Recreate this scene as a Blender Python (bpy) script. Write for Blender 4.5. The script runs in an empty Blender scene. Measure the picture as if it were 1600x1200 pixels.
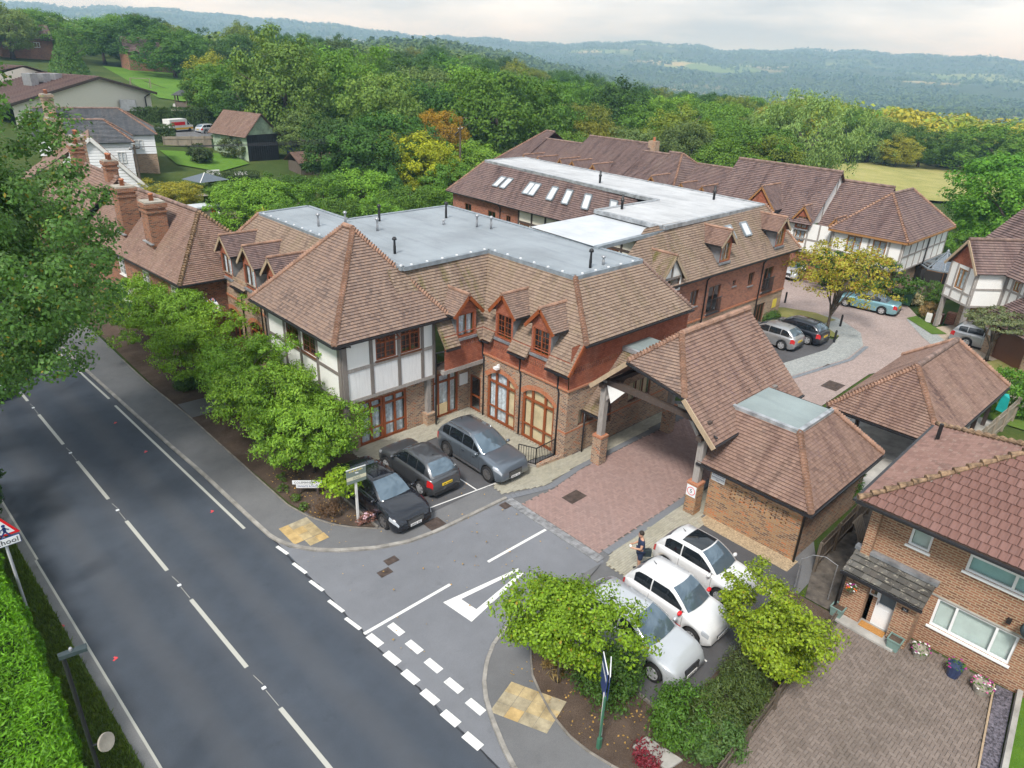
import bpy, bmesh, math, random
import numpy as np
from mathutils import Vector, Matrix
R = math.radians
rnd = random.Random(7)
scene = bpy.context.scene
C = scene.collection

# ------------------------------------------------------------------ camera, sky, sun, exposure
cam_d = bpy.data.cameras.new('camera'); cam = bpy.data.objects.new('camera', cam_d); C.objects.link(cam)
def set_camera(pitch, roll, yaw, f_px, loc):
    cp, sp, cr, sr, cy, sy = math.cos(pitch), math.sin(pitch), math.cos(roll), math.sin(roll), math.cos(yaw), math.sin(yaw)
    rz = Matrix(((cy, -sy, 0), (sy, cy, 0), (0, 0, 1)))
    f = Vector((0, cp, -sp)); d = Vector((0, -sp, -cp)); x = Vector((1, 0, 0))
    x2 = rz @ (cr*x + sr*d); d2 = rz @ (-sr*x + cr*d); f = rz @ f
    m = Matrix((x2, -d2, -f)).transposed().to_4x4(); m.translation = loc
    cam.matrix_world = m; cam_d.sensor_width = 36; cam_d.lens = f_px/1600*36
    cam_d.clip_start = .1; cam_d.clip_end = 30000
set_camera(0.435166, -0.0410929, -0.7698898, 1086.5, (0, 0, 17))
scene.camera = cam
SUN_AZ, SUN_EL = R(205), R(52)          # direction towards the sun: azimuth from +X counter-clockwise
world = bpy.data.worlds.new('World'); scene.world = world; world.use_nodes = True
wt = world.node_tree; wn = wt.nodes; wn.clear()
def wnode(t, **k):
    n = wn.new(t)
    for a, b in k.items(): setattr(n, a, b)
    return n
wout = wnode('ShaderNodeOutputWorld'); bg = wnode('ShaderNodeBackground'); wt.links.new(bg.outputs[0], wout.inputs[0])
sky = wnode('ShaderNodeTexSky', sky_type='NISHITA', sun_disc=False); sky.sun_elevation = SUN_EL; sky.sun_rotation = R(90)-SUN_AZ
sky.air_density = 1.0; sky.dust_density = 2.0; sky.ozone_density = 1.0
# an even, broken layer of pale cloud all round the sky
wtc = wnode('ShaderNodeTexCoord'); wmap = wnode('ShaderNodeMapping'); wmap.inputs['Scale'].default_value = (1.6, 1.6, 9)
wt.links.new(wtc.outputs['Generated'], wmap.inputs[0])
wno = wnode('ShaderNodeTexNoise'); wno.inputs['Scale'].default_value = 2.1; wno.inputs['Detail'].default_value = 6; wno.inputs['Roughness'].default_value = .52
wt.links.new(wmap.outputs[0], wno.inputs[0])
wra = wnode('ShaderNodeValToRGB'); wt.links.new(wno.outputs[0], wra.inputs[0])
e = wra.color_ramp.elements; e[0].position = .36; e[0].color = (.36, .41, .47, 1); e[1].position = .60; e[1].color = (.88, .935, .99, 1)
wsc = wnode('ShaderNodeVectorMath', operation='SCALE'); wt.links.new(wra.outputs[0], wsc.inputs[0]); wsc.inputs['Scale'].default_value = 7.6
wmx = wnode('ShaderNodeMix', data_type='RGBA'); wmx.inputs[0].default_value = .88
wt.links.new(sky.outputs[0], wmx.inputs[6]); wt.links.new(wsc.outputs[0], wmx.inputs[7])
wt.links.new(wmx.outputs[2], bg.inputs[0]); bg.inputs[1].default_value = .085
sun_d = bpy.data.lights.new('sun', 'SUN'); sun = bpy.data.objects.new('sun', sun_d); C.objects.link(sun)
sun_d.energy = 2.0; sun_d.angle = R(12); sun_d.color = (1, .97, .93)
sv = Vector((math.cos(SUN_EL)*math.cos(SUN_AZ), math.cos(SUN_EL)*math.sin(SUN_AZ), math.sin(SUN_EL)))
sun.rotation_euler = (-sv).to_track_quat('-Z', 'Y').to_euler(); sun.location = (0, 0, 60)
scene.view_settings.view_transform = 'Standard'; scene.view_settings.look = 'None'
scene.view_settings.exposure = 1.15; scene.view_settings.gamma = 1
cy = scene.cycles
cy.use_denoising = True; cy.max_bounces = 5; cy.diffuse_bounces = 2; cy.glossy_bounces = 3; cy.transmission_bounces = 4
cy.transparent_max_bounces = 6; cy.volume_bounces = 0; cy.caustics_reflective = False; cy.caustics_refractive = False
cy.use_adaptive_sampling = True; cy.adaptive_threshold = .02

# ------------------------------------------------------------------ mesh collector
def V(*a): return np.array(a, float)
class MB:
    """collects faces in world metres and links them as ONE mesh object"""
    def __init__(s): s.v = []; s.f = []; s.m = []
    def add(s, vs, fs, mi=0):
        o = len(s.v); s.v.extend([tuple(p) for p in vs])
        for f in fs: s.f.append([o+i for i in f]); s.m.append(mi)
        return s
    def poly(s, pts, mi=0): return s.add(pts, [range(len(pts))], mi)
    def box(s, x0, x1, y0, y1, z0, z1, mi=0):
        return s.add([(x0,y0,z0),(x1,y0,z0),(x1,y1,z0),(x0,y1,z0),(x0,y0,z1),(x1,y0,z1),(x1,y1,z1),(x0,y1,z1)],
                     [(0,3,2,1),(4,5,6,7),(0,1,5,4),(1,2,6,5),(2,3,7,6),(3,0,4,7)], mi)
    def fbox(s, F, u0, u1, n0, n1, z0, z1, mi=0):
        p = [F(u,n,z) for z in (z0,z1) for (u,n) in ((u0,n0),(u0,n1),(u1,n1),(u1,n0))]
        # u to the right, n outward: order kept so that faces look outward
        return s.add(p, [(0,3,2,1),(4,5,6,7),(0,1,5,4),(1,2,6,5),(2,3,7,6),(3,0,4,7)], mi)
    def obox(s, c, sx, sy, sz, rz=0, mi=0):
        ca, sa = math.cos(rz), math.sin(rz)
        p = []
        for z in (0, sz):
            for (a, b) in ((-sx/2,-sy/2),(sx/2,-sy/2),(sx/2,sy/2),(-sx/2,sy/2)):
                p.append((c[0]+a*ca-b*sa, c[1]+a*sa+b*ca, c[2]+z))
        return s.add(p, [(0,3,2,1),(4,5,6,7),(0,1,5,4),(1,2,6,5),(2,3,7,6),(3,0,4,7)], mi)
    def bar(s, p, q, w, h, up=(0,0,1), mi=0):
        p = np.array(p, float); q = np.array(q, float); d = q-p; L = np.linalg.norm(d); d = d/max(L,1e-9)
        up = np.array(up, float); a = np.cross(d, up)
        if np.linalg.norm(a) < 1e-6: a = np.cross(d, (1,0,0))
        a /= np.linalg.norm(a); b = np.cross(a, d)
        vs = [c+a*i*w/2+b*j*h/2 for c in (p,q) for (i,j) in ((-1,-1),(1,-1),(1,1),(-1,1))]
        return s.add(vs, [(3,2,1,0),(4,5,6,7),(0,1,5,4),(1,2,6,5),(2,3,7,6),(3,0,4,7)], mi)
    def tube(s, pts, rs, n=8, cap=True, mi=0):
        pts = [np.array(p, float) for p in pts]
        if not hasattr(rs, '__len__'): rs = [rs]*len(pts)
        ring = []; prev = None
        for i, p in enumerate(pts):
            d = pts[min(i+1,len(pts)-1)]-pts[max(i-1,0)]; d = d/max(np.linalg.norm(d),1e-9)
            ref = V(0,0,1) if abs(d[2]) < .9 else V(1,0,0)
            a = np.cross(d, ref) if prev is None else prev-d*np.dot(prev,d)
            a /= max(np.linalg.norm(a),1e-9); prev = a; b = np.cross(d,a)
            ring.append([p+rs[i]*(math.cos(2*math.pi*k/n)*a+math.sin(2*math.pi*k/n)*b) for k in range(n)])
        vs = [x for r_ in ring for x in r_]; fs = []
        for i in range(len(pts)-1):
            for k in range(n):
                fs.append((i*n+k, i*n+(k+1)%n, (i+1)*n+(k+1)%n, (i+1)*n+k))
        if cap: fs.append(list(range(n))[::-1]); fs.append([(len(pts)-1)*n+k for k in range(n)])
        return s.add(vs, fs, mi)
    def lathe(s, c, prof, n=16, mi=0):
        vs = []; fs = []
        for (r_, z) in prof:
            for k in range(n): vs.append((c[0]+r_*math.cos(2*math.pi*k/n), c[1]+r_*math.sin(2*math.pi*k/n), c[2]+z))
        for i in range(len(prof)-1):
            for k in range(n): fs.append((i*n+k, i*n+(k+1)%n, (i+1)*n+(k+1)%n, (i+1)*n+k))
        fs.append([(len(prof)-1)*n+k for k in range(n)]); fs.append(list(range(n))[::-1])
        return s.add(vs, fs, mi)
    def mesh(s, name, mats, smooth=False, uv=True):
        me = bpy.data.meshes.new(name); me.from_pydata(s.v, [], [list(f) for f in s.f])
        if not isinstance(mats, (list, tuple)): mats = [mats]
        for m in mats:
            if m is not None: me.materials.append(m)
        if len(mats) > 1: me.polygons.foreach_set('material_index', s.m)
        if smooth: me.polygons.foreach_set('use_smooth', [True]*len(me.polygons))
        if uv: auto_uv(me)
        return me
    def build(s, name, mats, parent=None, smooth=False, uv=True, **k):
        me = s.mesh(name, mats, smooth, uv); return link(name, me, parent, **k)
def auto_uv(me):
    """metres along and up every face: bricks, tiles and pavers keep their true size"""
    n = len(me.polygons)
    if not n: return
    nor = np.empty(n*3); me.polygons.foreach_get('normal', nor); nor = nor.reshape(-1,3)
    co = np.empty(len(me.vertices)*3); me.vertices.foreach_get('co', co); co = co.reshape(-1,3)
    tot = np.empty(n, int); me.polygons.foreach_get('loop_total', tot)
    li = np.empty(len(me.loops), int); me.loops.foreach_get('vertex_index', li)
    pn = np.repeat(nor, tot, axis=0); p = co[li]
    h = np.hypot(pn[:,0], pn[:,1]); flat = h < .05
    hs = np.where(h < 1e-6, 1, h)
    t = np.stack([-pn[:,1]/hs, pn[:,0]/hs, np.zeros_like(h)], 1); t[flat] = (1,0,0)
    b = np.cross(pn, t); b[flat] = (0,1,0)
    uv = np.stack([(p*t).sum(1), (p*b).sum(1)], 1)
    l = me.uv_layers.new(name='UVMap'); l.data.foreach_set('uv', uv.ravel().astype(np.float32))
ORIG = {}
def link(name, me, parent=None, label=None, cat=None, group=None, kind=None, local=False):
    o = bpy.data.objects.new(name, me); C.objects.link(o)
    if parent is not None:
        o.parent = parent
        if not local:
            L = ORIG.get(parent.name, (0,0,0)); o.location = (-L[0], -L[1], -L[2])
            ORIG[o.name] = (0,0,0)   # grandchildren share the child's world-aligned space
    tag(o, label, cat, group, kind); return o
def tag(o, label=None, cat=None, group=None, kind=None):
    for k_, v_ in (('label',label),('category',cat),('group',group),('kind',kind)):
        if v_: o[k_] = v_
    return o
def thing(name, label, cat, loc=(0,0,0), rz=0, group=None, kind=None):
    o = bpy.data.objects.new(name, None); C.objects.link(o); o.location = loc; o.rotation_euler = (0,0,rz)
    o.empty_display_size = .3; ORIG[o.name] = loc
    return tag(o, label, cat, group, kind)
def copy_tree(o, parent=None):
    c = o.copy(); C.objects.link(c)
    if parent is not None: c.parent = parent
    for ch in o.children: copy_tree(ch, c)
    return c
class Frame:
    """a wall's own axes: u to the right seen from outside, n outward, z up"""
    def __init__(s, p0, p1):
        s.o = V(p0[0], p0[1]); d = V(p1[0], p1[1])-s.o; s.L = float(np.linalg.norm(d)); s.u = d/s.L; s.n = V(s.u[1], -s.u[0])
    def __call__(s, u, n, z):
        p = s.o+s.u*u+s.n*n; return (p[0], p[1], z)
# ------------------------------------------------------------------ node materials
class NT:
    def __init__(s, name):
        s.m = bpy.data.materials.new(name); s.m.use_nodes = True; s.t = s.m.node_tree; s.t.nodes.clear()
        s.out = s.n('ShaderNodeOutputMaterial')
    def n(s, t, ins=None, **k):
        x = s.t.nodes.new(t)
        for a, b in k.items(): setattr(x, a, b)
        for a, b in (ins or {}).items(): s.set(x, a, b)
        return x
    def set(s, x, a, b):
        if isinstance(b, bpy.types.NodeSocket): s.t.links.new(b, x.inputs[a])
        elif isinstance(b, bpy.types.Node): s.t.links.new(b.outputs[0], x.inputs[a])
        else: x.inputs[a].default_value = b
    def ramp(s, fac, stops, interp='LINEAR'):
        r_ = s.n('ShaderNodeValToRGB', {0: fac}); cr = r_.color_ramp; cr.interpolation = interp
        while len(cr.elements) < len(stops): cr.elements.new(.5)
        for e_, (p, c) in zip(cr.elements, stops): e_.position = p; e_.color = tuple(c)+(1,)
        return r_
    def mix(s, fac, a, b, mode='MIX'):
        x = s.n('ShaderNodeMix', data_type='RGBA', blend_type=mode)
        for i, q in ((0,fac),(6,a),(7,b)):
            if isinstance(q, tuple) and len(q) == 3: q = q+(1,)
            s.set(x, i, q)
        return x.outputs[2]
    def math(s, op, a, b=0., c=None):
        x = s.n('ShaderNodeMath', operation=op); s.set(x,0,a); s.set(x,1,b)
        if c is not None: s.set(x,2,c)
        return x.outputs[0]
    def noise(s, vec, scale, detail=4, rough=.55, dist=0.):
        return s.n('ShaderNodeTexNoise', {'Vector':vec,'Scale':scale,'Detail':detail,'Roughness':rough,'Distortion':dist}).outputs[0]
    def scaled(s, vec, sc, loc=(0,0,0), rot=(0,0,0)):
        return s.n('ShaderNodeMapping', {'Vector':vec,'Scale':sc,'Location':loc,'Rotation':rot}).outputs[0]
    def coord(s, w='Object'):
        return s.n('ShaderNodeTexCoord').outputs[w]
    def fin(s, col, rough=.8, metal=0., bump=None, bstr=.3, bdist=.02, spec=.5, **k):
        p = s.n('ShaderNodeBsdfPrincipled')
        if isinstance(col, tuple) and len(col) == 3: col = col+(1,)
        s.set(p,'Base Color',col); s.set(p,'Roughness',rough); s.set(p,'Metallic',metal); s.set(p,'Specular IOR Level',spec)
        for a,b in k.items(): s.set(p,a,b)
        if bump is not None:
            s.set(p,'Normal', s.n('ShaderNodeBump', {'Height':bump,'Strength':bstr,'Distance':bdist}).outputs[0])
        s.t.links.new(p.outputs[0], s.out.inputs[0]); return s.m
def plain(name, c, rough=.6, metal=0, var=.12, scale=3., bump=0, spec=.5, bscale=None, **k):
    t = NT(name); co = t.coord(); nz = t.noise(co, scale, 5, .6)
    d = tuple(x*(1-var*1.6) for x in c); u = tuple(min(1,x*(1+var)) for x in c)
    col = t.ramp(nz, [(.3,d),(.7,u)]).outputs[0]
    return t.fin(col, rough, metal, t.noise(co, bscale or scale*8, 3) if bump else None, bump, .02, spec, **k)
def brick_mat(name, stops, mortar, bw=.235, bh=.08, ms=.014, stain=.35, bumpy=.5):
    t = NT(name); uv = t.coord('UV'); ob = t.coord()
    b = t.n('ShaderNodeTexBrick', {'Vector':uv,'Color1':(0,0,0,1),'Color2':(1,1,1,1),'Mortar':(0.5,0.5,0.5,1),'Scale':1.,'Mortar Size':ms,
            'Mortar Smooth':.1,'Brick Width':bw,'Row Height':bh,'Bias':0.}, offset=.5)
    big = t.noise(ob, .5, 4, .6); mid = t.noise(ob, 1.7, 4, .6)
    f = t.math('ADD', b.outputs[0], t.math('MULTIPLY', t.math('SUBTRACT', mid, .5), .9))
    col = t.ramp(f, stops).outputs[0]
    col = t.mix(b.outputs[1], col, mortar)
    col = t.mix(t.math('MULTIPLY', t.ramp(big, [(.42,(0,0,0)),(.72,(1,1,1))]).outputs[0], stain), col, t.mix(1., col, (.55,.5,.46), 'MULTIPLY'))
    return t.fin(col, .9, 0, t.math('SUBTRACT', 1., b.outputs[1]), bumpy, .012, .25)
def tile_mat(name, stops, tw=.17, th=.135, streak=.5, moss=.0, lichen=.0, joint=.5):
    """clay tiles: one colour per tile, darker joints, rain streaks down the slope, moss and lichen"""
    t = NT(name); uv = t.coord('UV'); ob = t.coord()
    b = t.n('ShaderNodeTexBrick', {'Vector':uv,'Color1':(0,0,0,1),'Color2':(1,1,1,1),'Mortar':(0.5,0.5,0.5,1),'Scale':1.,'Mortar Size':.008,
            'Mortar Smooth':.3,'Brick Width':tw,'Row Height':th,'Bias':0.}, offset=.5)
    mid = t.noise(ob, .9, 5, .65)
    f = t.math('ADD', t.math('MULTIPLY', b.outputs[0], .5), t.math('MULTIPLY', mid, .8)); f = t.math('SUBTRACT', f, .15)
    col = t.ramp(f, stops).outputs[0]
    st = t.noise(t.scaled(uv, (1.1,.13,1)), 1.6, 5, .65)
    col = t.mix(t.math('MULTIPLY', t.ramp(st, [(.5,(0,0,0)),(.68,(1,1,1))]).outputs[0], streak), col, t.mix(1., col, (.40,.36,.38), 'MULTIPLY'))
    pale = t.noise(t.scaled(uv, (.8,.2,1), (9,4,0)), 1.3, 4, .6)
    col = t.mix(t.math('MULTIPLY', t.ramp(pale, [(.52,(0,0,0)),(.72,(1,1,1))]).outputs[0], .35), col, t.mix(.5, col, (.42,.33,.26)))
    if moss: col = t.mix(t.math('MULTIPLY', t.ramp(t.noise(t.scaled(uv,(1.2,.35,1),(3,8,0)), 1.1, 5, .7), [(.5,(0,0,0)),(.66,(1,1,1))]).outputs[0], moss), col, (.115,.11,.025))
    if lichen: col = t.mix(t.math('MULTIPLY', t.ramp(t.noise(uv, 5., 4, .7), [(.56,(0,0,0)),(.66,(1,1,1))]).outputs[0], lichen), col, (.36,.34,.28))
    col = t.mix(t.math('MULTIPLY', b.outputs[1], joint), col, t.mix(1., col, (.25,.22,.22), 'MULTIPLY'))
    mm = t.fin(col, .85, 0, t.noise(uv, 22., 3), .25, .02, .3); mm['course'] = th; return mm
# ------------------------------------------------------------------ materials
M = {}
def asphalt(name, c, patch=.25, grain=.5, tracks=False):
    t = NT(name); co = t.coord(); big = t.noise(co, .22, 5, .6); mid = t.noise(co, 1.4, 5, .65); fine = t.noise(co, 38, 3, .7); agg = t.noise(co, 130, 2, .7)
    spots = t.noise(t.scaled(co,(1,1,1),(40,7,0)), .9, 6, .75)
    d = tuple(x*(1-patch) for x in c); u = tuple(x*(1+patch) for x in c)
    col = t.ramp(t.math('ADD', t.math('MULTIPLY', big, .6), t.math('MULTIPLY', mid, .4)), [(.32,d),(.68,u)]).outputs[0]
    col = t.mix(t.ramp(fine, [(.45,(0,0,0)),(.75,(1,1,1))]).outputs[0], col, t.mix(1., col, tuple(1+grain for _ in c), 'MULTIPLY'))
    col = t.mix(t.ramp(agg, [(.3,(.5,.5,.5)),(.5,(0,0,0))]).outputs[0], col, t.mix(1., col, (.45,.45,.47), 'MULTIPLY'))
    col = t.mix(t.ramp(spots, [(.60,(0,0,0)),(.72,(.55,.55,.55))]).outputs[0], col, t.mix(1., col, (.62,.61,.6), 'MULTIPLY'))
    if tracks:   # pale dusty bands between the polished wheel paths, as wear along the lane
        sx = t.n('ShaderNodeSeparateXYZ', {0: co}); lane = t.math('ADD', sx.outputs[0], t.math('MULTIPLY', sx.outputs[1], .04))
        lane = t.math('ADD', lane, t.math('MULTIPLY', t.math('SUBTRACT', big, .5), .6))
        w = t.math('ABSOLUTE', t.math('SINE', t.math('MULTIPLY', t.math('SUBTRACT', lane, 5.82), math.pi/3.3)))
        band = t.ramp(w, [(.0,(1,1,1)),(.22,(.55,.55,.55)),(.5,(0,0,0)),(.86,(0,0,0)),(1.,(.75,.75,.75))]).outputs[0]
        col = t.mix(t.math('MULTIPLY', band, .38), col, (.10,.10,.104))
    return t.fin(col, .88, 0, fine, .25, .01, .3)
M['road'] = asphalt('asphalt_main', (.052,.063,.080), .2, .35, True)
M['junction'] = asphalt('asphalt_junction', (.17,.178,.195), .14, .22)
M['channel'] = asphalt('asphalt_dusty_edge', (.20,.20,.20), .2, .3)
M['path'] = asphalt('asphalt_path', (.14,.142,.146), .2, .25)
M['bay'] = asphalt('asphalt_bay', (.085,.085,.09), .25, .25)
def paint_mat(name, c, wear=.5):
    t = NT(name); co = t.coord(); w = t.noise(co, 9, 5, .75); w2 = t.noise(co, 1.3, 3, .6)
    f = t.math('ADD', t.math('MULTIPLY', w, .7), t.math('MULTIPLY', w2, .3))
    col = t.ramp(f, [(.30,(.16,.16,.17)),(.40,c),(1.,tuple(min(1,x*1.05) for x in c))]).outputs[0]
    return t.fin(col, .7, 0, w, .1)
M['paint'] = paint_mat('road_paint_white', (.68,.68,.66)); M['paint_old'] = paint_mat('road_paint_worn', (.42,.42,.38))
M['spray'] = plain('spray_paint_red', (.62,.06,.07), .8)
M['brick'] = brick_mat('brick_multi', [(.05,(.15,.09,.075)),(.25,(.25,.13,.085)),(.45,(.36,.23,.145)),(.62,(.30,.135,.075)),(.8,(.42,.29,.19)),(.97,(.44,.15,.06))], (.40,.35,.28))
M['brick_buff'] = brick_mat('brick_buff', [(.05,(.20,.115,.075)),(.4,(.38,.24,.155)),(.7,(.44,.30,.20)),(.97,(.42,.21,.11))], (.40,.35,.28))
M['brick_red'] = brick_mat('brick_red', [(.05,(.20,.055,.035)),(.5,(.33,.095,.05)),(.97,(.40,.14,.075))], (.30,.22,.17), stain=.25)
M['brick_arch'] = brick_mat('brick_arch', [(.1,(.40,.12,.05)),(.9,(.50,.17,.075))], (.40,.28,.2), .075, .3, .01, .1)
M['brick_orange'] = brick_mat('brick_orange', [(.03,(.14,.08,.06)),(.2,(.25,.13,.075)),(.45,(.36,.18,.085)),(.7,(.42,.25,.12)),(.97,(.50,.17,.06))], (.34,.27,.19), .25, .085, .016, .2, .8)
M['brick_house'] = brick_mat('brick_house', [(.05,(.17,.075,.05)),(.35,(.29,.125,.075)),(.7,(.34,.155,.092)),(.97,(.23,.10,.065))], (.40,.30,.20), .26, .088, .02, .2, .7)
M['brick_old'] = brick_mat('brick_old', [(.05,(.11,.05,.04)),(.4,(.30,.10,.05)),(.7,(.36,.14,.07)),(.97,(.25,.12,.08))], (.30,.22,.16), stain=.5)
M['tilehung'] = tile_mat('tile_hanging_red', [(.1,(.22,.068,.042)),(.5,(.33,.108,.062)),(.9,(.385,.145,.088))], .17, .1, .35, joint=.5)
M['tilehung_dark'] = tile_mat('tile_hanging_dark', [(.1,(.12,.05,.038)),(.5,(.24,.09,.055)),(.9,(.33,.16,.10))], .14, .1, .1, joint=.6)
clay = [(.1,(.105,.08,.074)),(.3,(.18,.128,.106)),(.5,(.235,.168,.136)),(.7,(.262,.18,.138)),(.92,(.165,.12,.115))]
clay_o = [(.1,(.135,.098,.08)),(.35,(.235,.17,.13)),(.6,(.285,.212,.16)),(.9,(.21,.148,.118))]
clay_p = [(.1,(.105,.078,.078)),(.35,(.16,.114,.108)),(.6,(.21,.145,.13)),(.9,(.155,.108,.108))]
clay_r = [(.1,(.12,.078,.066)),(.35,(.205,.13,.103)),(.6,(.255,.165,.128)),(.9,(.18,.115,.105))]
M['roof'] = tile_mat('clay_tile_brown', clay, streak=.35)
M['roof_buff'] = tile_mat('clay_tile_buff', clay_o, streak=.3, moss=.25)
M['roof_moss'] = tile_mat('clay_tile_mossy', clay_o, streak=.5, moss=.95)
M['roof_red'] = tile_mat('clay_tile_red', clay_r, streak=.75)
M['roof_far'] = tile_mat('clay_tile_streaked', clay_p, .2, .16, streak=.8)
M['roof_old'] = tile_mat('clay_tile_old', clay_r, .18, .13, streak=.4, moss=.15, lichen=.35)
M['roof_conc'] = tile_mat('concrete_tile', [(.1,(.13,.07,.06)),(.5,(.22,.11,.09)),(.9,(.26,.15,.125))], .3, .32, streak=.2, lichen=.45, joint=.1)
M['ridge'] = plain('ridge_tile', (.31,.185,.13), .85, var=.3, scale=2.5, bump=.2)
M['ridge_grey'] = plain('ridge_tile_weathered', (.22,.15,.125), .9, var=.35, scale=2.5, bump=.2)
M['ridge_moss'] = plain('ridge_mossy_mortar', (.25,.165,.10), .95, var=.5, scale=5, bump=.5)
M['slate'] = tile_mat('slate', [(.1,(.065,.072,.08)),(.5,(.11,.118,.13)),(.9,(.15,.155,.165))], .3, .2, streak=.3, lichen=.25)
def flat_roof(name, c, seams):
    t = NT(name); co = t.coord(); n1 = t.noise(co, .35, 5, .65); n2 = t.noise(t.scaled(co,(2,.25,1)), 1.0, 5, .7)
    col = t.ramp(n1, [(.3,tuple(x*.8 for x in c)),(.65,tuple(x*1.1 for x in c))]).outputs[0]
    col = t.mix(t.math('MULTIPLY', t.ramp(n2, [(.5,(0,0,0)),(.72,(1,1,1))]).outputs[0], seams), col, t.mix(1., col, (.55,.56,.58), 'MULTIPLY'))
    return t.fin(col, .55, 0, n2, .08)
M['flat_blue'] = flat_roof('flat_roof_blue_grey', (.255,.288,.315), .5)
M['flat_pale'] = flat_roof('flat_roof_pale', (.50,.53,.56), .3)
M['flat_old'] = flat_roof('flat_roof_weathered', (.47,.48,.49), .95)
M['flat_green'] = flat_roof('flat_roof_green_grey', (.24,.29,.29), .4)
M['flash'] = plain('lead_flashing', (.36,.38,.40), .5, .3, var=.3, scale=2)
M['edge_trim'] = plain('roof_edge_trim', (.22,.255,.285), .5, var=.2)
def render_mat(name, c, dirt):
    t = NT(name); co = t.coord(); uv = t.coord('UV')
    s_ = t.noise(t.scaled(uv,(6,.5,1)), 1.3, 5, .7); g_ = t.noise(co, .6, 3)
    col = t.mix(t.math('MULTIPLY', t.ramp(s_, [(.45,(0,0,0)),(.75,(1,1,1))]).outputs[0], dirt), c, tuple(x*.66 for x in c))
    return t.fin(col, .85, 0, t.noise(co, 60, 2), .08)
M['render'] = render_mat('render_white', (.80,.80,.78), .12); M['render_dirty'] = render_mat('render_streaked', (.74,.745,.75), .55)
M['render_cream'] = render_mat('render_cream', (.76,.72,.62), .1)
M['board_white'] = render_mat('weatherboard_white', (.76,.78,.80), .15)
def wood(name, c, var=.35, rough=.8):
    t = NT(name); co = t.coord(); n_ = t.noise(t.scaled(co,(7,7,1.2)), 2.2, 6, .7); n2 = t.noise(co, 1.1, 3)
    col = t.ramp(t.math('ADD', t.math('MULTIPLY', n_, .75), t.math('MULTIPLY', n2, .25)), [(.3,tuple(x*(1-var) for x in c)),(.7,tuple(x*(1+var*.6) for x in c))]).outputs[0]
    return t.fin(col, rough, 0, n_, .25)
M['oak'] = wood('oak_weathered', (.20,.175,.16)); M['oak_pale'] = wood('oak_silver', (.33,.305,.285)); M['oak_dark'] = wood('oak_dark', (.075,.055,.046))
M['stain'] = wood('stained_joinery', (.27,.075,.025), .2, .45); M['stain_dark'] = wood('stained_joinery_dark', (.15,.06,.03), .2, .45)
M['stain_tan'] = wood('stained_joinery_tan', (.34,.17,.065), .2, .5)
M['barge'] = wood('bargeboard_buff', (.42,.32,.215), .3); M['fence'] = wood('fence_weathered', (.12,.095,.072), .4); M['fence_pale'] = wood('fence_pale', (.30,.255,.20), .35)
M['black'] = plain('black_metal', (.018,.018,.02), .45, var=.1); M['gutter'] = plain('gutter_black', (.022,.022,.025), .4, var=.1)
M['white'] = plain('white_upvc', (.80,.81,.82), .35, var=.03); M['offwhite'] = plain('painted_white', (.70,.70,.68), .5, var=.08)
M['lead'] = plain('lead_sheet', (.24,.25,.265), .55, .2, var=.25); M['galv'] = plain('galvanised_steel', (.40,.41,.43), .4, .6, var=.12)
M['steel_pale'] = plain('grey_post', (.52,.53,.56), .45, .2, var=.06)
def glass(name, tint, base=.16):
    t = NT(name); lw = t.n('ShaderNodeLayerWeight', {'Blend':.5}); f = t.math('ADD', t.math('MULTIPLY', t.math('POWER', lw.outputs['Facing'], 4.), .6), base)
    tr = t.n('ShaderNodeBsdfTransparent', {'Color':tint+(1,)}); gl = t.n('ShaderNodeBsdfGlossy', {'Color':(.9,.95,1,1),'Roughness':.03})
    mx = t.n('ShaderNodeMixShader', {0:f}); t.t.links.new(tr.outputs[0], mx.inputs[1]); t.t.links.new(gl.outputs[0], mx.inputs[2])
    t.t.links.new(mx.outputs[0], t.out.inputs[0]); return t.m
M['glass'] = glass('window_glass', (.93,.95,.96), .09); M['glass_blue'] = glass('conservatory_glass', (.55,.62,.68), .38)
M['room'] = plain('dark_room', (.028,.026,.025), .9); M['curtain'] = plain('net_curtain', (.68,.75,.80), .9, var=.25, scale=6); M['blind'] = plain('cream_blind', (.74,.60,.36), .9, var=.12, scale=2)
M['frosted'] = plain('frosted_blind', (.58,.68,.63), .5, var=.06); M['teal'] = plain('teal_blind', (.30,.55,.52), .6, var=.08)
M['carglass'] = NT('car_glass').fin((.012,.016,.02), .04, 0, spec=.9)
M['carglass_pale'] = NT('windscreen_glass').fin((.15,.205,.25), .05, .55, spec=1.0)  # bluish metallic base stands in for brighter sky reflections
def carpaint(name, c, metal=.35, rough=.32):
    return NT(name).fin(c, rough, metal, **{'Coat Weight':1.,'Coat Roughness':.04})
M['tyre'] = plain('tyre_rubber', (.014,.014,.015), .85); M['rim'] = plain('alloy_rim', (.50,.51,.53), .35, .35, var=.05); M['rim_dark'] = plain('alloy_rim_dark', (.17,.165,.165), .35, .4, var=.05)
M['trim'] = plain('black_plastic', (.02,.02,.022), .55); M['chrome'] = plain('chrome_trim', (.62,.63,.65), .18, .95, var=.03)
M['lamp_clear'] = NT('headlamp_glass').fin((.45,.48,.52), .08, .2, spec=1.); M['lamp_red'] = NT('tail_lamp_red').fin((.48,.018,.02), .15, 0, spec=.8)
M['plate_y'] = plain('number_plate_yellow', (.72,.50,.03), .5, var=.03); M['plate_w'] = plain('number_plate_white', (.75,.75,.75), .5, var=.03); M['ink'] = plain('black_ink', (.02,.02,.025), .6)
M['kerb'] = plain('kerb_concrete', (.30,.285,.26), .9, var=.25, scale=2.2, bump=.3); M['granite'] = plain('granite_setts', (.25,.255,.265), .8, var=.3, scale=4, bump=.3)
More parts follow.
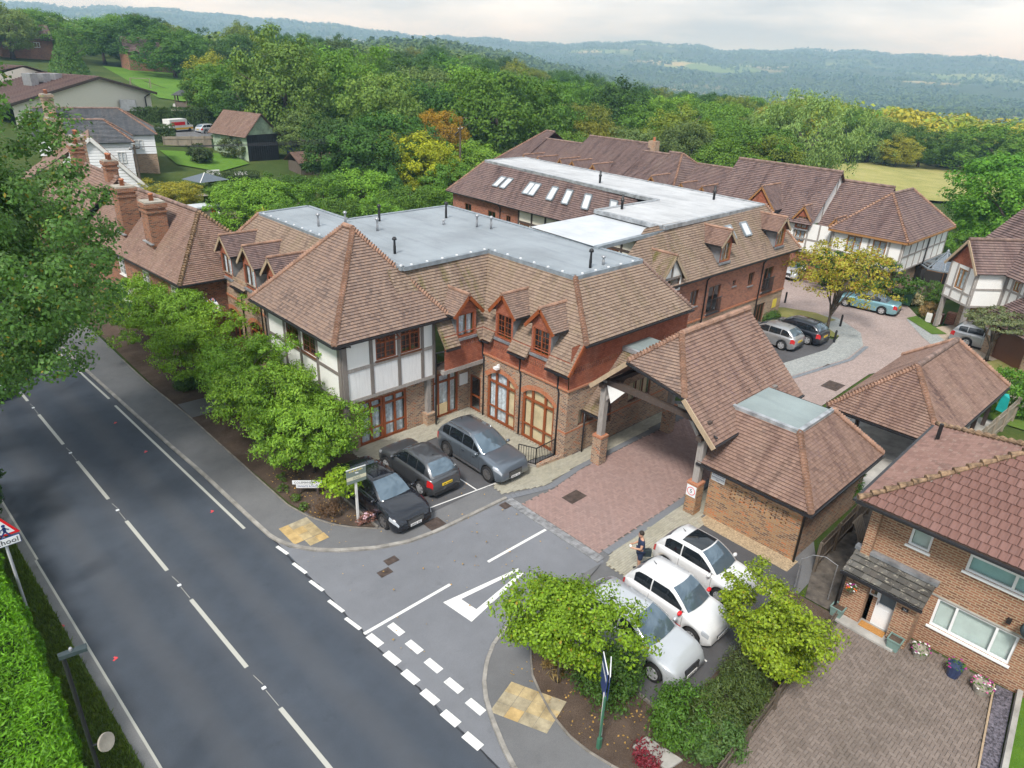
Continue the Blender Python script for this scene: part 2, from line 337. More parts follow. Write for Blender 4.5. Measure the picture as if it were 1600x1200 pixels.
M['edging'] = plain('edging_stone', (.22,.20,.175), .9, var=.25, scale=3)
M['concrete'] = plain('concrete_slab', (.38,.37,.345), .9, var=.22, scale=1.4, bump=.2)
M['iron'] = plain('cast_iron', (.085,.062,.052), .7, .2, var=.3, scale=5, bump=.3)
M['tactile'] = plain('tactile_buff', (.42,.33,.18), .9, var=.25, scale=3, bump=.2); M['tactile_grey'] = plain('tactile_worn', (.36,.31,.21), .9, var=.25, scale=3)
M['tactile_bright'] = plain('tactile_bright', (.48,.34,.15), .9, var=.2, scale=3)
def island(name, stops, rough=.9, stain=.4, sscale=.35, sc=(.35,.36,.36)):
    """loose pieces: each one takes its own tone, with broad stains over them"""
    t = NT(name); co = t.coord(); g_ = t.n('ShaderNodeNewGeometry').outputs['Random Per Island']
    big = t.noise(co, sscale, 5, .65); mid = t.noise(co, 14, 3, .6)
    col = t.ramp(t.math('ADD', t.math('MULTIPLY', g_, .42), t.math('MULTIPLY', big, .6)), stops).outputs[0]
    col = t.mix(t.math('MULTIPLY', t.ramp(big, [(.46,(0,0,0)),(.68,(1,1,1))]).outputs[0], stain), col, t.mix(1., col, tuple(2.2*x for x in sc), 'MULTIPLY'))
    return t.fin(col, rough, 0, mid, .3, .01, .3)
M['paver_red'] = island('paver_red', [(.1,(.235,.165,.15)),(.5,(.30,.205,.185)),(.9,(.35,.25,.225))], stain=.5, sc=(.33,.36,.38))
M['paver_buff'] = island('paver_buff', [(.1,(.27,.26,.215)),(.5,(.35,.335,.275)),(.9,(.42,.395,.32))], stain=.6, sc=(.33,.33,.3))
M['paver_grey'] = island('paver_grey', [(.1,(.13,.14,.155)),(.9,(.21,.22,.24))])
M['paver_drive'] = island('paver_drive', [(.1,(.14,.115,.10)),(.5,(.20,.163,.142)),(.9,(.25,.208,.182))], stain=.75, sscale=.55, sc=(.27,.27,.26))
def paver_tex(name, c0, c1, joint, w=.2, h=.1):
    t = NT(name); uv = t.coord('UV'); co = t.coord()
    b = t.n('ShaderNodeTexBrick', {'Vector':uv,'Color1':c0+(1,),'Color2':c1+(1,),'Mortar':joint+(1,),'Scale':1.,'Mortar Size':.008,'Brick Width':w,'Row Height':h}, offset=.5)
    big = t.noise(co, .3, 5, .6)
    col = t.mix(t.math('MULTIPLY', t.ramp(big,[(.45,(0,0,0)),(.7,(1,1,1))]).outputs[0], .3), b.outputs[0], t.mix(1., b.outputs[0], (.7,.7,.72), 'MULTIPLY'))
    return t.fin(col, .9, 0, b.outputs[1], .2)
M['court'] = paver_tex('court_pavers', (.30,.235,.215), (.39,.31,.285), (.24,.20,.18)); M['court_grey'] = paver_tex('court_grey_pavers', (.27,.29,.285), (.36,.38,.37), (.22,.23,.23))
M['court_band'] = paver_tex('court_band', (.17,.19,.215), (.22,.245,.27), (.14,.15,.16)); M['court_tan'] = paver_tex('court_tan', (.38,.31,.24), (.46,.38,.30), (.28,.24,.19))
M['joint'] = plain('joint_sand', (.105,.09,.075), .95, var=.35, scale=3); M['joint_pale'] = plain('joint_sand_pale', (.19,.165,.12), .95, var=.35, scale=3)
M['gravel_tan'] = plain('tan_gravel', (.42,.325,.21), .95, var=.35, scale=18, bump=.6, bscale=60); M['slate_chip'] = plain('slate_chippings', (.14,.13,.16), .9, var=.6, scale=14, bump=.8, bscale=40)
def soil_mat():
    t = NT('bark_soil'); co = t.coord(); a = t.noise(co, 1.2, 5, .65); b = t.noise(co, 30, 4, .7)
    col = t.ramp(t.math('ADD', t.math('MULTIPLY', a, .4), t.math('MULTIPLY', b, .6)), [(.3,(.035,.024,.018)),(.5,(.092,.066,.05)),(.7,(.16,.12,.092))]).outputs[0]
    return t.fin(col, .95, 0, b, .8, .03, .2)
M['soil'] = soil_mat()
def grass_mat(name, a, b, c):
    t = NT(name); co = t.coord(); n1 = t.noise(co, .16, 5, .6); n2 = t.noise(co, 2.2, 5, .7); n3 = t.noise(co, 24, 3, .7)
    f = t.math('ADD', t.math('ADD', t.math('MULTIPLY', n1, .45), t.math('MULTIPLY', n2, .3)), t.math('MULTIPLY', n3, .25))
    return t.fin(t.ramp(f, [(.34,a),(.5,b),(.66,c)]).outputs[0], .95, 0, n3, .6, .05, .15)
M['lawn'] = grass_mat('lawn_grass', (.055,.10,.018), (.095,.165,.028), (.15,.20,.05)); M['lawn_dry'] = grass_mat('dry_lawn', (.11,.135,.035), (.19,.19,.06), (.27,.24,.10))
M['meadow'] = grass_mat('meadow_grass', (.17,.19,.05), (.30,.29,.10), (.42,.36,.17)); M['verge'] = grass_mat('verge_grass', (.05,.08,.018), (.085,.125,.03), (.15,.16,.055))
M['lawn_bright'] = grass_mat('lawn_bright', (.05,.12,.015), (.085,.18,.02), (.13,.23,.035)); M['ground'] = grass_mat('rough_ground', (.03,.05,.014), (.055,.085,.02), (.10,.115,.035))
def leaf_mat(name, var=.5, trans=.25, autumn=None, rough=.55):
    """leaf colour from the plant's own colour, every leaf a little different"""
    t = NT(name); oi = t.n('ShaderNodeObjectInfo'); g_ = t.n('ShaderNodeNewGeometry').outputs['Random Per Island']; co = t.coord()
    big = t.noise(co, .55, 3, .6)
    v = t.math('ADD', t.math('MULTIPLY', g_, var), t.math('ADD', t.math('MULTIPLY', big, .7), .65-var*.5))
    vv = t.n('ShaderNodeCombineXYZ', {0:v,1:v,2:t.math('MULTIPLY', v, .9)})
    col = t.mix(1., oi.outputs['Color'], vv.outputs[0], 'MULTIPLY')
    col = t.mix(t.ramp(t.math('FRACT', t.math('MULTIPLY', g_, 7.31)), [(.6,(0,0,0)),(1.,(.35,.35,.35))]).outputs[0], col, t.mix(1., col, (1.7,1.25,.55), 'MULTIPLY'))
    if autumn: col = t.mix(t.ramp(t.math('FRACT', t.math('MULTIPLY', g_, 13.7)), [(autumn[1],(0,0,0)),(min(1,autumn[1]+.04),(1,1,1))]).outputs[0], col, autumn[0])
    p = t.n('ShaderNodeBsdfPrincipled', {'Base Color':col,'Roughness':rough,'Specular IOR Level':.35}); tr = t.n('ShaderNodeBsdfTranslucent', {'Color':t.mix(1., col, (1.25,1.3,.6), 'MULTIPLY')})
    mx = t.n('ShaderNodeMixShader', {0:trans}); t.t.links.new(p.outputs[0], mx.inputs[1]); t.t.links.new(tr.outputs[0], mx.inputs[2]); t.t.links.new(mx.outputs[0], t.out.inputs[0])
    return t.m
M['leaf'] = leaf_mat('leaf_green', .8, .28); M['leaf_aut'] = leaf_mat('leaf_turning', .8, .28, ((.34,.24,.02),.972)); M['leaf_far'] = leaf_mat('leaf_distant', .6, .25, None, .7)
M['leaf_rust'] = leaf_mat('leaf_rust', .55, .3, ((.30,.17,.03),.82))
M['bark'] = plain('bark', (.095,.075,.058), .95, var=.4, scale=3, bump=.6, bscale=12); M['bark_pale'] = plain('bark_pale', (.30,.27,.235), .9, var=.3, scale=4, bump=.3)
M['petal_w'] = plain('white_petals', (.80,.78,.78), .7, var=.05); M['petal_p'] = plain('pink_petals', (.60,.13,.30), .7, var=.2); M['petal_m'] = plain('magenta_petals', (.35,.03,.22), .7, var=.2); M['petal_o'] = plain('orange_petals', (.70,.14,.02), .7, var=.1)
M['petal_pale'] = plain('pale_pink_petals', (.62,.42,.48), .7, var=.2)
M['pot_green'] = plain('planter_green', (.17,.26,.235), .7, var=.1); M['pot_blue'] = plain('pot_blue_glaze', (.035,.055,.13), .3, var=.2); M['pot_stone'] = plain('pot_stone', (.34,.31,.26), .9, var=.2)
M['mat_coir'] = plain('coir_mat', (.45,.22,.06), .95, var=.2, scale=20)
M['skin'] = plain('skin', (.50,.28,.19), .6, var=.06); M['hair'] = plain('hair_dark', (.03,.022,.018), .8); M['navy'] = plain('navy_cloth', (.02,.035,.085), .9, var=.15); M['shoe'] = plain('shoe_dark', (.03,.03,.03), .7)
M['red'] = plain('sign_red', (.70,.012,.02), .4, var=.02); M['sign_white'] = plain('sign_white', (.78,.80,.82), .4, var=.03); M['sign_blue'] = plain('sign_blue', (.02,.045,.19), .5, var=.05)
M['sign_green'] = plain('sign_sage', (.17,.21,.185), .5, var=.05); M['sign_cream'] = plain('sign_cream', (.62,.60,.44), .5, var=.04); M['yellow'] = plain('yellow_paint', (.70,.42,.03), .6, var=.1); M['yellow_sign'] = plain('yellow_sign', (.72,.58,.08), .6, var=.05)
M['bin_green'] = plain('bin_green', (.05,.16,.10), .5, var=.05); M['bin_dark'] = plain('bin_dark', (.03,.045,.05), .5); M['turquoise'] = plain('turquoise_plastic', (.02,.42,.40), .4)
M['terracotta'] = plain('terracotta', (.42,.155,.075), .8, var=.2); M['canvas_grey'] = plain('canvas_grey', (.10,.125,.15), .8, var=.06); M['green_wash'] = plain('green_limewash', (.33,.42,.30), .9, var=.3, scale=1)
# ------------------------------------------------------------------ roofs, walls, windows, dormers
class RB(MB):
    """tiled slopes: every course is a real step; UVs run in courses up the true plane"""
    def __init__(s): super().__init__(); s.cu = []
    def slope(s, pts, th=.135, t=.026, mi=0, rh=.135):
        P = [np.array(p, float) for p in pts]
        n = np.zeros(3)
        for i in range(len(P)): n += np.cross(P[i]-P[0], P[(i+1)%len(P)]-P[0])
        if n[2] < 0: P = P[::-1]; n = -n
        n /= np.linalg.norm(n); h = math.hypot(n[0], n[1])
        ud = V(-n[1]/h, n[0]/h, 0); sd = np.cross(n, ud)
        if sd[2] < 0: sd = -sd; ud = -ud
        o = min(P, key=lambda p: p[2]); vs = [float(np.dot(p-o, sd)) for p in P]; v0, v1 = min(vs), max(vs)
        u0 = float(np.dot(P[0], ud)) if False else 0
        k = 0; v = v0
        while v < v1-1e-4:
            w = min(v+th, v1); Q = clip(clip([(p, float(np.dot(p-o,sd))) for p in P], v, 1), w, -1)
            if len(Q) >= 3:
                ps = []; uv = []
                for p, q in Q:
                    ps.append(p+n*(t*(1-(q-v)/th)+.004)); uv.append((float(np.dot(p,ud)), ((q-v)/th+k)*rh))
                s.add(ps, [range(len(ps))], mi); s.cu.append((len(s.f)-1, uv))
                for i in range(len(Q)):
                    a, b = Q[i], Q[(i+1)%len(Q)]
                    if abs(a[1]-v) < 1e-6 and abs(b[1]-v) < 1e-6 and np.linalg.norm(a[0]-b[0]) > 1e-3:
                        s.add([a[0]+n*(t+.004), a[0]-n*.01, b[0]-n*.01, b[0]+n*(t+.004)], [(0,1,2,3)], mi)
            v = w; k += 1
        s.add([p-n*.05 for p in P[::-1]], [range(len(P))], mi)
        return s
    def mesh(s, name, mats, smooth=False, uv=True):
        me = super().mesh(name, mats, smooth, uv); d = me.uv_layers[0].data
        for fi, uvs in s.cu:
            ls = me.polygons[fi].loop_start
            for j, q in enumerate(uvs): d[ls+j].uv = q
        return me
def clip(Q, v, sg):
    out = []
    for i in range(len(Q)):
        (a, qa), (b, qb) = Q[i], Q[(i+1)%len(Q)]
        ia, ib = (qa-v)*sg >= -1e-9, (qb-v)*sg >= -1e-9
        if ia: out.append((a, qa))
        if ia != ib:
            t = (v-qa)/(qb-qa); out.append((a+(b-a)*t, v))
    return out
def roof_part(name, slopes, mat, parent, th=.15, t=.03, **k):
    r_ = RB()
    for s_ in slopes: r_.slope(s_, th, max(t,.3*th), rh=float(mat.get('course',.135)))
    return r_.build(name, mat, parent, **k)
def hip_tiles(parent, lines, r=.12, pitch=.17, mat='ridge', name='hip_tiles'):
    for p, q in lines:
        m = MB()
        p = np.array(p,float); q = np.array(q,float); L = np.linalg.norm(q-p); n = max(1,int(L/pitch)); d = (q-p)/L
        for i in range(n):
            a = p+d*(L*i/n); b = p+d*(L*(i+1)/n+.03); o = V(0,0,.02)
            m.tube([a+o*2.6, b-o*.8], [r*rnd.uniform(1.0,1.15), r*.62], 8)
        m.build(name, M[mat], parent, uv=False, kind='stuff')
def ridge_tiles(parent, lines, r=.12, seg=.32, mat='ridge', name='ridge_tiles'):
    for p, q in lines:
        m = MB()
        p = np.array(p,float); q = np.array(q,float); L = np.linalg.norm(q-p); n = max(1,int(L/seg)); d = (q-p)/L
        for i in range(n):
            k = rnd.uniform(.96,1.04); m.tube([p+d*(L*i/n+.004), p+d*(L*(i+1)/n-.004)], r*k, 8)
        m.build(name, M[mat], parent, uv=False, kind='stuff')
def wall(mb, F, u0, u1, z0, z1, ops=(), depth=.12, n=0., mi=0):
    us = sorted({u0,u1,*[x for o in ops for x in o[:2]]}); zs = sorted({z0,z1,*[x for o in ops for x in o[2:4]]})
    for a, b in zip(us, us[1:]):
        for c, d in zip(zs, zs[1:]):
            mu, mz = (a+b)/2, (c+d)/2
            if any(o[0] < mu < o[1] and o[2] < mz < o[3] for o in ops): continue
            mb.add([F(a,n,c),F(b,n,c),F(b,n,d),F(a,n,d)], [(0,1,2,3)], mi)
    for (a,b,c,d) in [o[:4] for o in ops]:
        for (p,q) in (((a,c),(a,d)),((a,d),(b,d)),((b,d),(b,c)),((b,c),(a,c))):
            mb.add([F(p[0],n,p[1]),F(q[0],n,q[1]),F(q[0],n-depth,q[1]),F(p[0],n-depth,p[1])], [(0,1,2,3)], mi)
def window(parent, F, u0, u1, z0, z1, cols=2, mat='stain', fw=.065, behind='curtain', rec=.06, trans=None, bars=None, n=0., name='window', flat=False, sill=None, panel=None, gl='glass', widths=None, bmats=None):
    """frame with its lights; every light is a pane of its own, curtain or blind behind"""
    m = MB(); a0, a1 = n-rec-.05, n-rec+.015
    m.fbox(F,u0,u0+fw,a0,a1,z0,z1); m.fbox(F,u1-fw,u1,a0,a1,z0,z1); m.fbox(F,u0+fw,u1-fw,a0,a1,z1-fw,z1); m.fbox(F,u0+fw,u1-fw,a0,a1,z0,z0+fw)
    W = u1-u0-2*fw; xs = [0.]
    for w_ in (widths or [1]*cols): xs.append(xs[-1]+w_)
    us = [u0+fw+W*x/xs[-1] for x in xs]
    for u in us[1:-1]: m.fbox(F,u-fw*.5,u+fw*.5,a0,a1+.004,z0+fw,z1-fw)
    zr = [z0+fw]+([trans] if trans else [])+[z1-fw]
    if trans: m.fbox(F,u0+fw,u1-fw,a0,a1+.007,trans-fw*.45,trans+fw*.45)
    if bars:
        for c_ in range(cols):
            for i in range(1,bars[0]):
                u = us[c_]+(us[c_+1]-us[c_])*i/bars[0]; m.fbox(F,u-.011,u+.011,a1-.02,a1-.004,z0+fw,z1-fw)
        for j in range(1,bars[1]):
            z = z0+fw+(z1-z0-2*fw)*j/bars[1]; m.fbox(F,u0+fw,u1-fw,a1-.022,a1-.006,z-.011,z+.011)
    if panel:   # solid lower rail of a door
        m.fbox(F,u0+fw,u1-fw,a0,a1-.01,z0+fw,z0+fw+panel)
    fr = m.build('window_frame' if flat else name, M[mat], parent)
    par = parent if flat else fr
    for c_ in range(len(us)-1):
        for za, zb in zip(zr, zr[1:]):
            p = MB(); p.poly([F(us[c_],n-rec-.01,za),F(us[c_+1],n-rec-.01,za),F(us[c_+1],n-rec-.01,zb),F(us[c_],n-rec-.01,zb)]); p.build('pane', M[gl], par)
    bl = bmats or [behind]*(len(us)-1)
    if behind in ('curtain','blind') or bmats:
        for c_ in range(len(us)-1):
            b = MB(); k = 5 if bl[c_] == 'curtain' else 1
            for i in range(k):
                ua = us[c_]+(us[c_+1]-us[c_])*i/k; ub = us[c_]+(us[c_+1]-us[c_])*(i+1)/k; o1 = .05*(i%2); o2 = .05*((i+1)%2)
                b.poly([F(ua,n-rec-.10-o1,z0),F(ub,n-rec-.10-o2,z0),F(ub,n-rec-.10-o2,z1),F(ua,n-rec-.10-o1,z1)])
            b.build('curtain' if bl[c_] == 'curtain' else ('dark_interior' if bl[c_] == 'room' else 'blind'), M[bl[c_]], par)
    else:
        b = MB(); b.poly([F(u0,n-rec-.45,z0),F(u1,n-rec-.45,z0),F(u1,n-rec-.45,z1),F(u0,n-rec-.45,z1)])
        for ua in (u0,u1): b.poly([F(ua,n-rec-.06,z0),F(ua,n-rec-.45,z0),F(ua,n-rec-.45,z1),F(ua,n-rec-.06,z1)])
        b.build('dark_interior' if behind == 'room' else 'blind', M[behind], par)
    if sill:
        s_ = MB(); s_.fbox(F,u0-.06,u1+.06,n-rec,n+.07,z0-.07,z0-.002); s_.build('sill', M[sill], par)
    return fr
def dormer(parent, F, uc, w, zb, ze, za, nr, nf=0., ov=.25, gable='tilehung', roofm='roof', barge='stain', cheek='lead', cols=2, bars=(2,4), win='stain', behind='room', sill=True, wz=None, name='dormer', wn=None, label=None):
    """gabled dormer in wall frame F; nr(z) gives the main roof's n at height z"""
    hw = w/2+ov; zl = ze-(za-ze)*ov/(w/2)
    root = MB(); n1 = nf
    # the dormer's own front: gable triangle and face with the window opening
    wu0, wu1 = uc-w/2+.12, uc+w/2-.12; wz0, wz1 = wz or (zb+.05, ze-.08)
    wall(root, F, uc-w/2, uc+w/2, zb, ze, [(wu0,wu1,wz0,wz1)], .1, n1)
    d = root.build(name, M[gable], parent, label=label)
    g = MB(); g.poly([F(uc-w/2,n1+.012,ze),F(uc+w/2,n1+.012,ze),F(uc,n1+.012,za)]); g.build('gable', M[gable], d)
    c = MB()
    for s_ in (-1,1):
        u = uc+s_*w/2; nb, nt = nr(zb), nr(ze)
        c.poly([F(u,n1,zb),F(u,n1,ze),F(u,min(nt,n1-.02)-.1,ze),F(u,min(nb,n1-.02)-.1,zb)])
    c.build('cheek', M[cheek], d)
    nfr = n1+ov*.75
    roof_part('dormer_roof', [[F(uc,nfr,za+.03),F(uc,nr(za)-.12,za+.03),F(uc+s_*hw,nr(zl)-.12,zl+.03),F(uc+s_*hw,nfr,zl+.03)] for s_ in (-1,1)], M[roofm], d, .11, .022)
    ridge_tiles(d, [(F(uc,nfr+.03,za+.05),F(uc,nr(za)-.1,za+.05))], .085, mat='ridge')
    b = MB()
    for s_ in (-1,1):
        b.bar(F(uc,nfr-.02,za-.07),F(uc+s_*hw,nfr-.02,zl-.07),.045,.16)
    b.build('bargeboard', M[barge], d)
    gu = MB()
    for s_ in (-1,1): gu.bar(F(uc+s_*(hw+.03),nfr-.05,zl-.02),F(uc+s_*(hw+.03),min(nr(zl),nfr-.1)+.02,zl-.02),.07,.07)
    gu.build('gutter', M['gutter'], d)
    window(d, F, wu0, wu1, wz0, wz1, cols, win, .055, behind, .05, None, bars, n1, flat=True)
    if sill:
        s_ = MB(); s_.fbox(F,uc-w/2-.05,uc+w/2+.05,n1+.004,n1+.1,zb-.14,zb-.02); s_.build('lead_apron', M['lead'], d)
    return d
def beams(parent, F, lst, mat='oak', n=0., d=.035, w=.16):
    """timber frame: each post or rail its own part; (u0,z0,u1,z1)"""
    for (u0,z0,u1,z1) in lst:
        m = MB(); dd = d+rnd.uniform(0,.012)
        if abs(u1-u0) < 1e-6: m.fbox(F,u0-w/2,u0+w/2,n-.01,n+dd+.004,z0,z1)
        elif abs(z1-z0) < 1e-6: m.fbox(F,u0,u1,n-.01,n+dd,z0-w/2,z0+w/2)
        else: m.bar(F(u0,n+.012,z0),F(u1,n+.012,z1),w,dd*1.6,up=tuple(F.n)+(0,))
        m.build('timber_beam', M[mat], parent)
def pipe(parent, pts, r=.035, name='downpipe'):
    m = MB(); m.tube(pts, r, 7); m.build(name, M['gutter'], parent, smooth=True, uv=False)
def gutter(parent, pts, w=.1):
    m = MB()
    for p, q in zip(pts, pts[1:]): m.bar(p, q, w, .08)
    m.build('gutter', M['gutter'], parent, uv=False)
def rafters(parent, F, u0, u1, z, n0, n1, step=.45):
    m = MB(); u = u0
    while u < u1: m.fbox(F,u,u+.05,n0,n1,z-.1,z); u += step
    m.build('rafter_feet', M['oak_dark'], parent)
def arch_panel(mb, F, uc, hw, z0, rise, th, n, k=10, mi=0):
    """segmental brick arch ring over an opening"""
    r_ = (hw*hw+rise*rise)/(2*rise); zc = z0+rise-r_; a0 = math.asin(hw/r_)
    for i in range(k):
        A = -a0+2*a0*i/k; B = -a0+2*a0*(i+1)/k
        mb.add([F(uc+r_*math.sin(A),n,zc+r_*math.cos(A)),F(uc+r_*math.sin(B),n,zc+r_*math.cos(B)),F(uc+(r_+th)*math.sin(B),n,zc+(r_+th)*math.cos(B)),F(uc+(r_+th)*math.sin(A),n,zc+(r_+th)*math.cos(A))], [(0,1,2,3)], mi)
def text_mesh(s, size, mat, name, parent, Fm, depth=.004, align='CENTER', **k):
    """lettering as a flat mesh placed by 4x4 matrix Fm (x right, y up, z out)"""
    cu = bpy.data.curves.new('lettering', 'FONT'); cu.body = s; cu.size = size; cu.align_x = align; cu.align_y = 'CENTER'; cu.resolution_u = 2; cu.extrude = depth/2
    o = bpy.data.objects.new('lettering', cu); me = bpy.data.meshes.new_from_object(o); bpy.data.objects.remove(o); bpy.data.curves.remove(cu)
    me.transform(Fm); me.materials.clear(); me.materials.append(mat)
    return link(name, me, parent, **k)
def face_matrix(o, right, up):
    r_ = Vector(right).normalized(); u_ = Vector(up).normalized(); n_ = r_.cross(u_)
    m = Matrix((r_,u_,n_)).transposed().to_4x4(); m.translation = o; return m
# ------------------------------------------------------------------ land
def sp(t, w): return w*np.log1p(np.exp(np.clip(np.asarray(t,float)/w,-40,40)))
def land(x, y):
    """height of the land: level round the buildings, rising behind the old cottages, falling to a valley, far wooded ridges"""
    x = np.asarray(x,float); y = np.asarray(y,float); r_ = np.hypot(x,y); az = np.degrees(np.arctan2(y,x))
    up_ = .1*sp(y-.6*x-44, 8); up_ = 30*(1-np.exp(-up_/30))
    dn = .05*sp(x-.55*y-105, 14); dn = 58*(1-np.exp(-dn/58)); mid = 24*(1-np.exp(-np.maximum(r_-300,0)/700))
    und = (np.sin(x*.0042+1.3)*np.cos(y*.0031)+.6*np.sin(x*.009+y*.007))*np.clip((r_-350)/900,0,1)*9
    w_up = np.clip((r_-1500)/3200,0,1); w_up = w_up*w_up*(3-2*w_up)
    crest = np.interp(az,[-40,0,10,22,35,45,55,65,90,130],[86,88,96,128,114,98,104,132,150,150])
    crest = crest+5*np.sin(az*.55)+4*np.sin(az*1.7+1)
    spur = np.exp(-((az-52)/9)**2)*np.exp(-((r_-1050)/420)**2)*26
    return up_-dn-mid+und+w_up*(crest+40)+spur
NA, NR = 300, 150
az = np.radians(np.linspace(-70,160,NA)); rr = np.concatenate([[0],np.geomspace(8,9000,NR-1)])
gx = 4+np.outer(rr,np.cos(az)); gy = 4+np.outer(rr,np.sin(az)); gz = land(gx,gy)
gz = np.where(np.hypot(gx-30,gy-25) < 46, np.minimum(gz,0), gz)-.03
vs = np.stack([gx.ravel(),gy.ravel(),gz.ravel()],1)
fs = [(i*NA+j, i*NA+j+1, (i+1)*NA+j+1, (i+1)*NA+j) for i in range(NR-1) for j in range(NA-1)]
fs = [(a,d,c,b) for a,b,c,d in fs]
me = bpy.data.meshes.new('ground'); me.from_pydata(vs.tolist(),[],fs); me.polygons.foreach_set('use_smooth',[True]*len(fs))
def ground_mat():
    """rough garden ground near by, then fields and woodland floor in patches"""
    t = NT('countryside'); co = t.coord(); n1 = t.noise(co,.16,5,.6); n2 = t.noise(co,2.2,5,.7); n3 = t.noise(co,24,3,.7)
    f = t.math('ADD', t.math('ADD', t.math('MULTIPLY', n1, .45), t.math('MULTIPLY', n2, .3)), t.math('MULTIPLY', n3, .25))
    near = t.ramp(f, [(.34,(.028,.048,.013)),(.5,(.05,.08,.019)),(.66,(.095,.11,.033))]).outputs[0]
    vo = t.n('ShaderNodeTexVoronoi', {'Vector':t.scaled(co,(1,1,0)),'Scale':.0042}); fld = t.n('ShaderNodeSeparateColor', {0:vo.outputs['Color']}).outputs[0]
    woods = t.ramp(t.noise(co,.0016,3), [(.40,(0,0,0)),(.46,(1,1,1))]).outputs[0]
    field = t.ramp(fld, [(.1,(.12,.19,.05)),(.4,(.19,.24,.08)),(.7,(.34,.30,.14)),(.9,(.14,.20,.06))],'CONSTANT').outputs[0]
    far = t.mix(woods, field, t.ramp(t.noise(co,.05,5,.7), [(.3,(.025,.045,.014)),(.7,(.055,.085,.025))]).outputs[0])
    sx = t.n('ShaderNodeVectorMath', {0:co}, operation='LENGTH').outputs['Value']
    col = t.mix(t.ramp(t.math('MULTIPLY', sx, .001), [(.55,(0,0,0)),(.75,(1,1,1))]).outputs[0], near, far)
    return t.fin(col, .95, 0, n3, .4, .05, .1)
me.materials.append(ground_mat()); link('ground', me, kind='structure')
# ------------------------------------------------------------------ sheets of road and paving
def sheet(name, pts, z, mat, label=None, parent=None, **k):
    m = MB(); m.poly([(x,y,z) for x,y in pts]); return m.build(name, M[mat], parent, label=label, kind='structure' if parent is None else None)
rc = lambda y: 5.12-.04*(y-18)-.0016*max(0,y-45)**2*.5          # road centre line
ysr = [-40,-20,0,10,20,30,40,50,60,75,90,110,130]
road = sheet('road', [(rc(y)-3.62,y) for y in ysr]+[(rc(y)+3.6,y) for y in reversed(ysr)], .0, 'road')
nk = [(7.75,37.4),(8.05,31.5),(8.27,28.0),(8.44,23.4),(8.52,21.7),(8.82,20.85),(9.35,20.05),(10.1,19.35),(11.2,18.6),(12.4,18.1),(13.6,17.92),(15.4,17.88),(17.3,17.85)]
nk_far = [(rc(y)+3.35,y) for y in (125,105,90,75,60,50,43)]+nk
sk = [(17.15,12.45),(14.6,12.55),(13.3,12.62),(12.3,12.5),(11.4,12.2),(10.75,11.8),(10.2,11.3),(9.8,10.75),(9.45,10.05),(9.1,9.2),(8.85,8.4),(8.75,6.5),(9.0,-2),(9.6,-20),(10.3,-38)]
def rev(l): return list(reversed(l))
sheet('side_street', [(8.62,22.0),(8.6,15),(8.72,8.6),(8.9,8.4)]+rev(sk[:11])[1:]+[(17.35,12.5),(17.35,17.9)]+rev(nk[5:])[1:]+[(8.66,21.3)], .004, 'junction')
sheet('forecourt', [(8.9,21),(12,24.2),(21.7,25.7),(31.5,18.6),(31.5,11.7),(23,6.8),(13.2,6.5),(12.3,11.3),(9.5,11)], -.002, 'path')
# pavements are real steps with kerb stones
bn = [(9.55,60),(9.58,43),(9.62,38.9),(9.9,33.3),(10.0,26.2),(10.05,23.2),(10.3,22.0),(10.75,20.95),(11.25,20.3),(11.85,19.68),(12.4,19.2),(13.0,19.05)]
north = nk_far+[(17.3,19.05),(13.2,19.05)]+rev(bn)+[(9.0,75),(7.6,105),(6.2,125)]
sheet('pavement', [(x+.12 if y > 21 else x, y+.1 if x > 9 else y) for x,y in nk_far]+[(17.3,19.05),(13.2,19.05)]+rev(bn[:-1])+[(9.0,75),(7.6,105),(6.2,125)], .085, 'path')
bs = [(13.3,11.55),(12.75,11.55),(12.2,11.3),(11.75,10.8),(11.42,10.4),(11.1,9.7),(10.87,9.07),(10.72,8.3),(10.75,7.6),(10.9,6.9),(11.2,5.9),(11.9,4.9),(11.8,0),(12,-20),(12.6,-38)]
sheet('pavement', sk+rev(bs), .085, 'path')
def kerb(name, pts, w=.13, h=.1, mat='kerb', seg=.9, side=1, parent=None, label=None):
    """kerb stones laid one by one along a line"""
    root = parent or thing(name, label, 'kerb', (pts[0][0],pts[0][1],0))
    P = [np.array(p,float) for p in pts]; ln = [0]
    for a,b in zip(P,P[1:]): ln.append(ln[-1]+np.linalg.norm(b-a))
    def at(s):
        for i in range(len(P)-1):
            if s <= ln[i+1] or i == len(P)-2: return P[i]+(P[i+1]-P[i])*((s-ln[i])/(ln[i+1]-ln[i]))
    s = 0; n = 0
    while s < ln[-1]-.1:
        e_ = min(s+seg,ln[-1]); k = max(1,int((e_-s)/.3)); m = MB(); L = [at(s+.006+(e_-s-.012)*i/k) for i in range(k+1)]; dz = rnd.uniform(-.004,.004)
        for a,b in zip(L,L[1:]):
            d = (b-a)/np.linalg.norm(b-a); q = V(d[1],-d[0])*side*w; z = h+dz; c = .02
            m.add([(*a,0),(*b,0),(*b,z-c),(*a,z-c),(*(a-q*.14),z),(*(b-q*.14),z),(*(b-q),z),(*(a-q),z),(*(a-q),0),(*(b-q),0)],[(0,1,2,3),(3,2,5,4),(4,5,6,7),(7,6,9,8),(0,3,4,7,8),(1,9,6,5,2)])
        m.build('kerb_stone', M[mat], root); s = e_; n += 1
        if n > 130: break
    return root
kerb('kerb', [(rc(y)+3.35,y) for y in (70,60,50,43)]+nk, label='curved kerb of concrete stones between main road and pavement by the sale board', side=1)
kerb('kerb', sk[1:12]+[(8.9,1)], label='curved concrete kerb round the corner bed with the edge-on board', side=1)
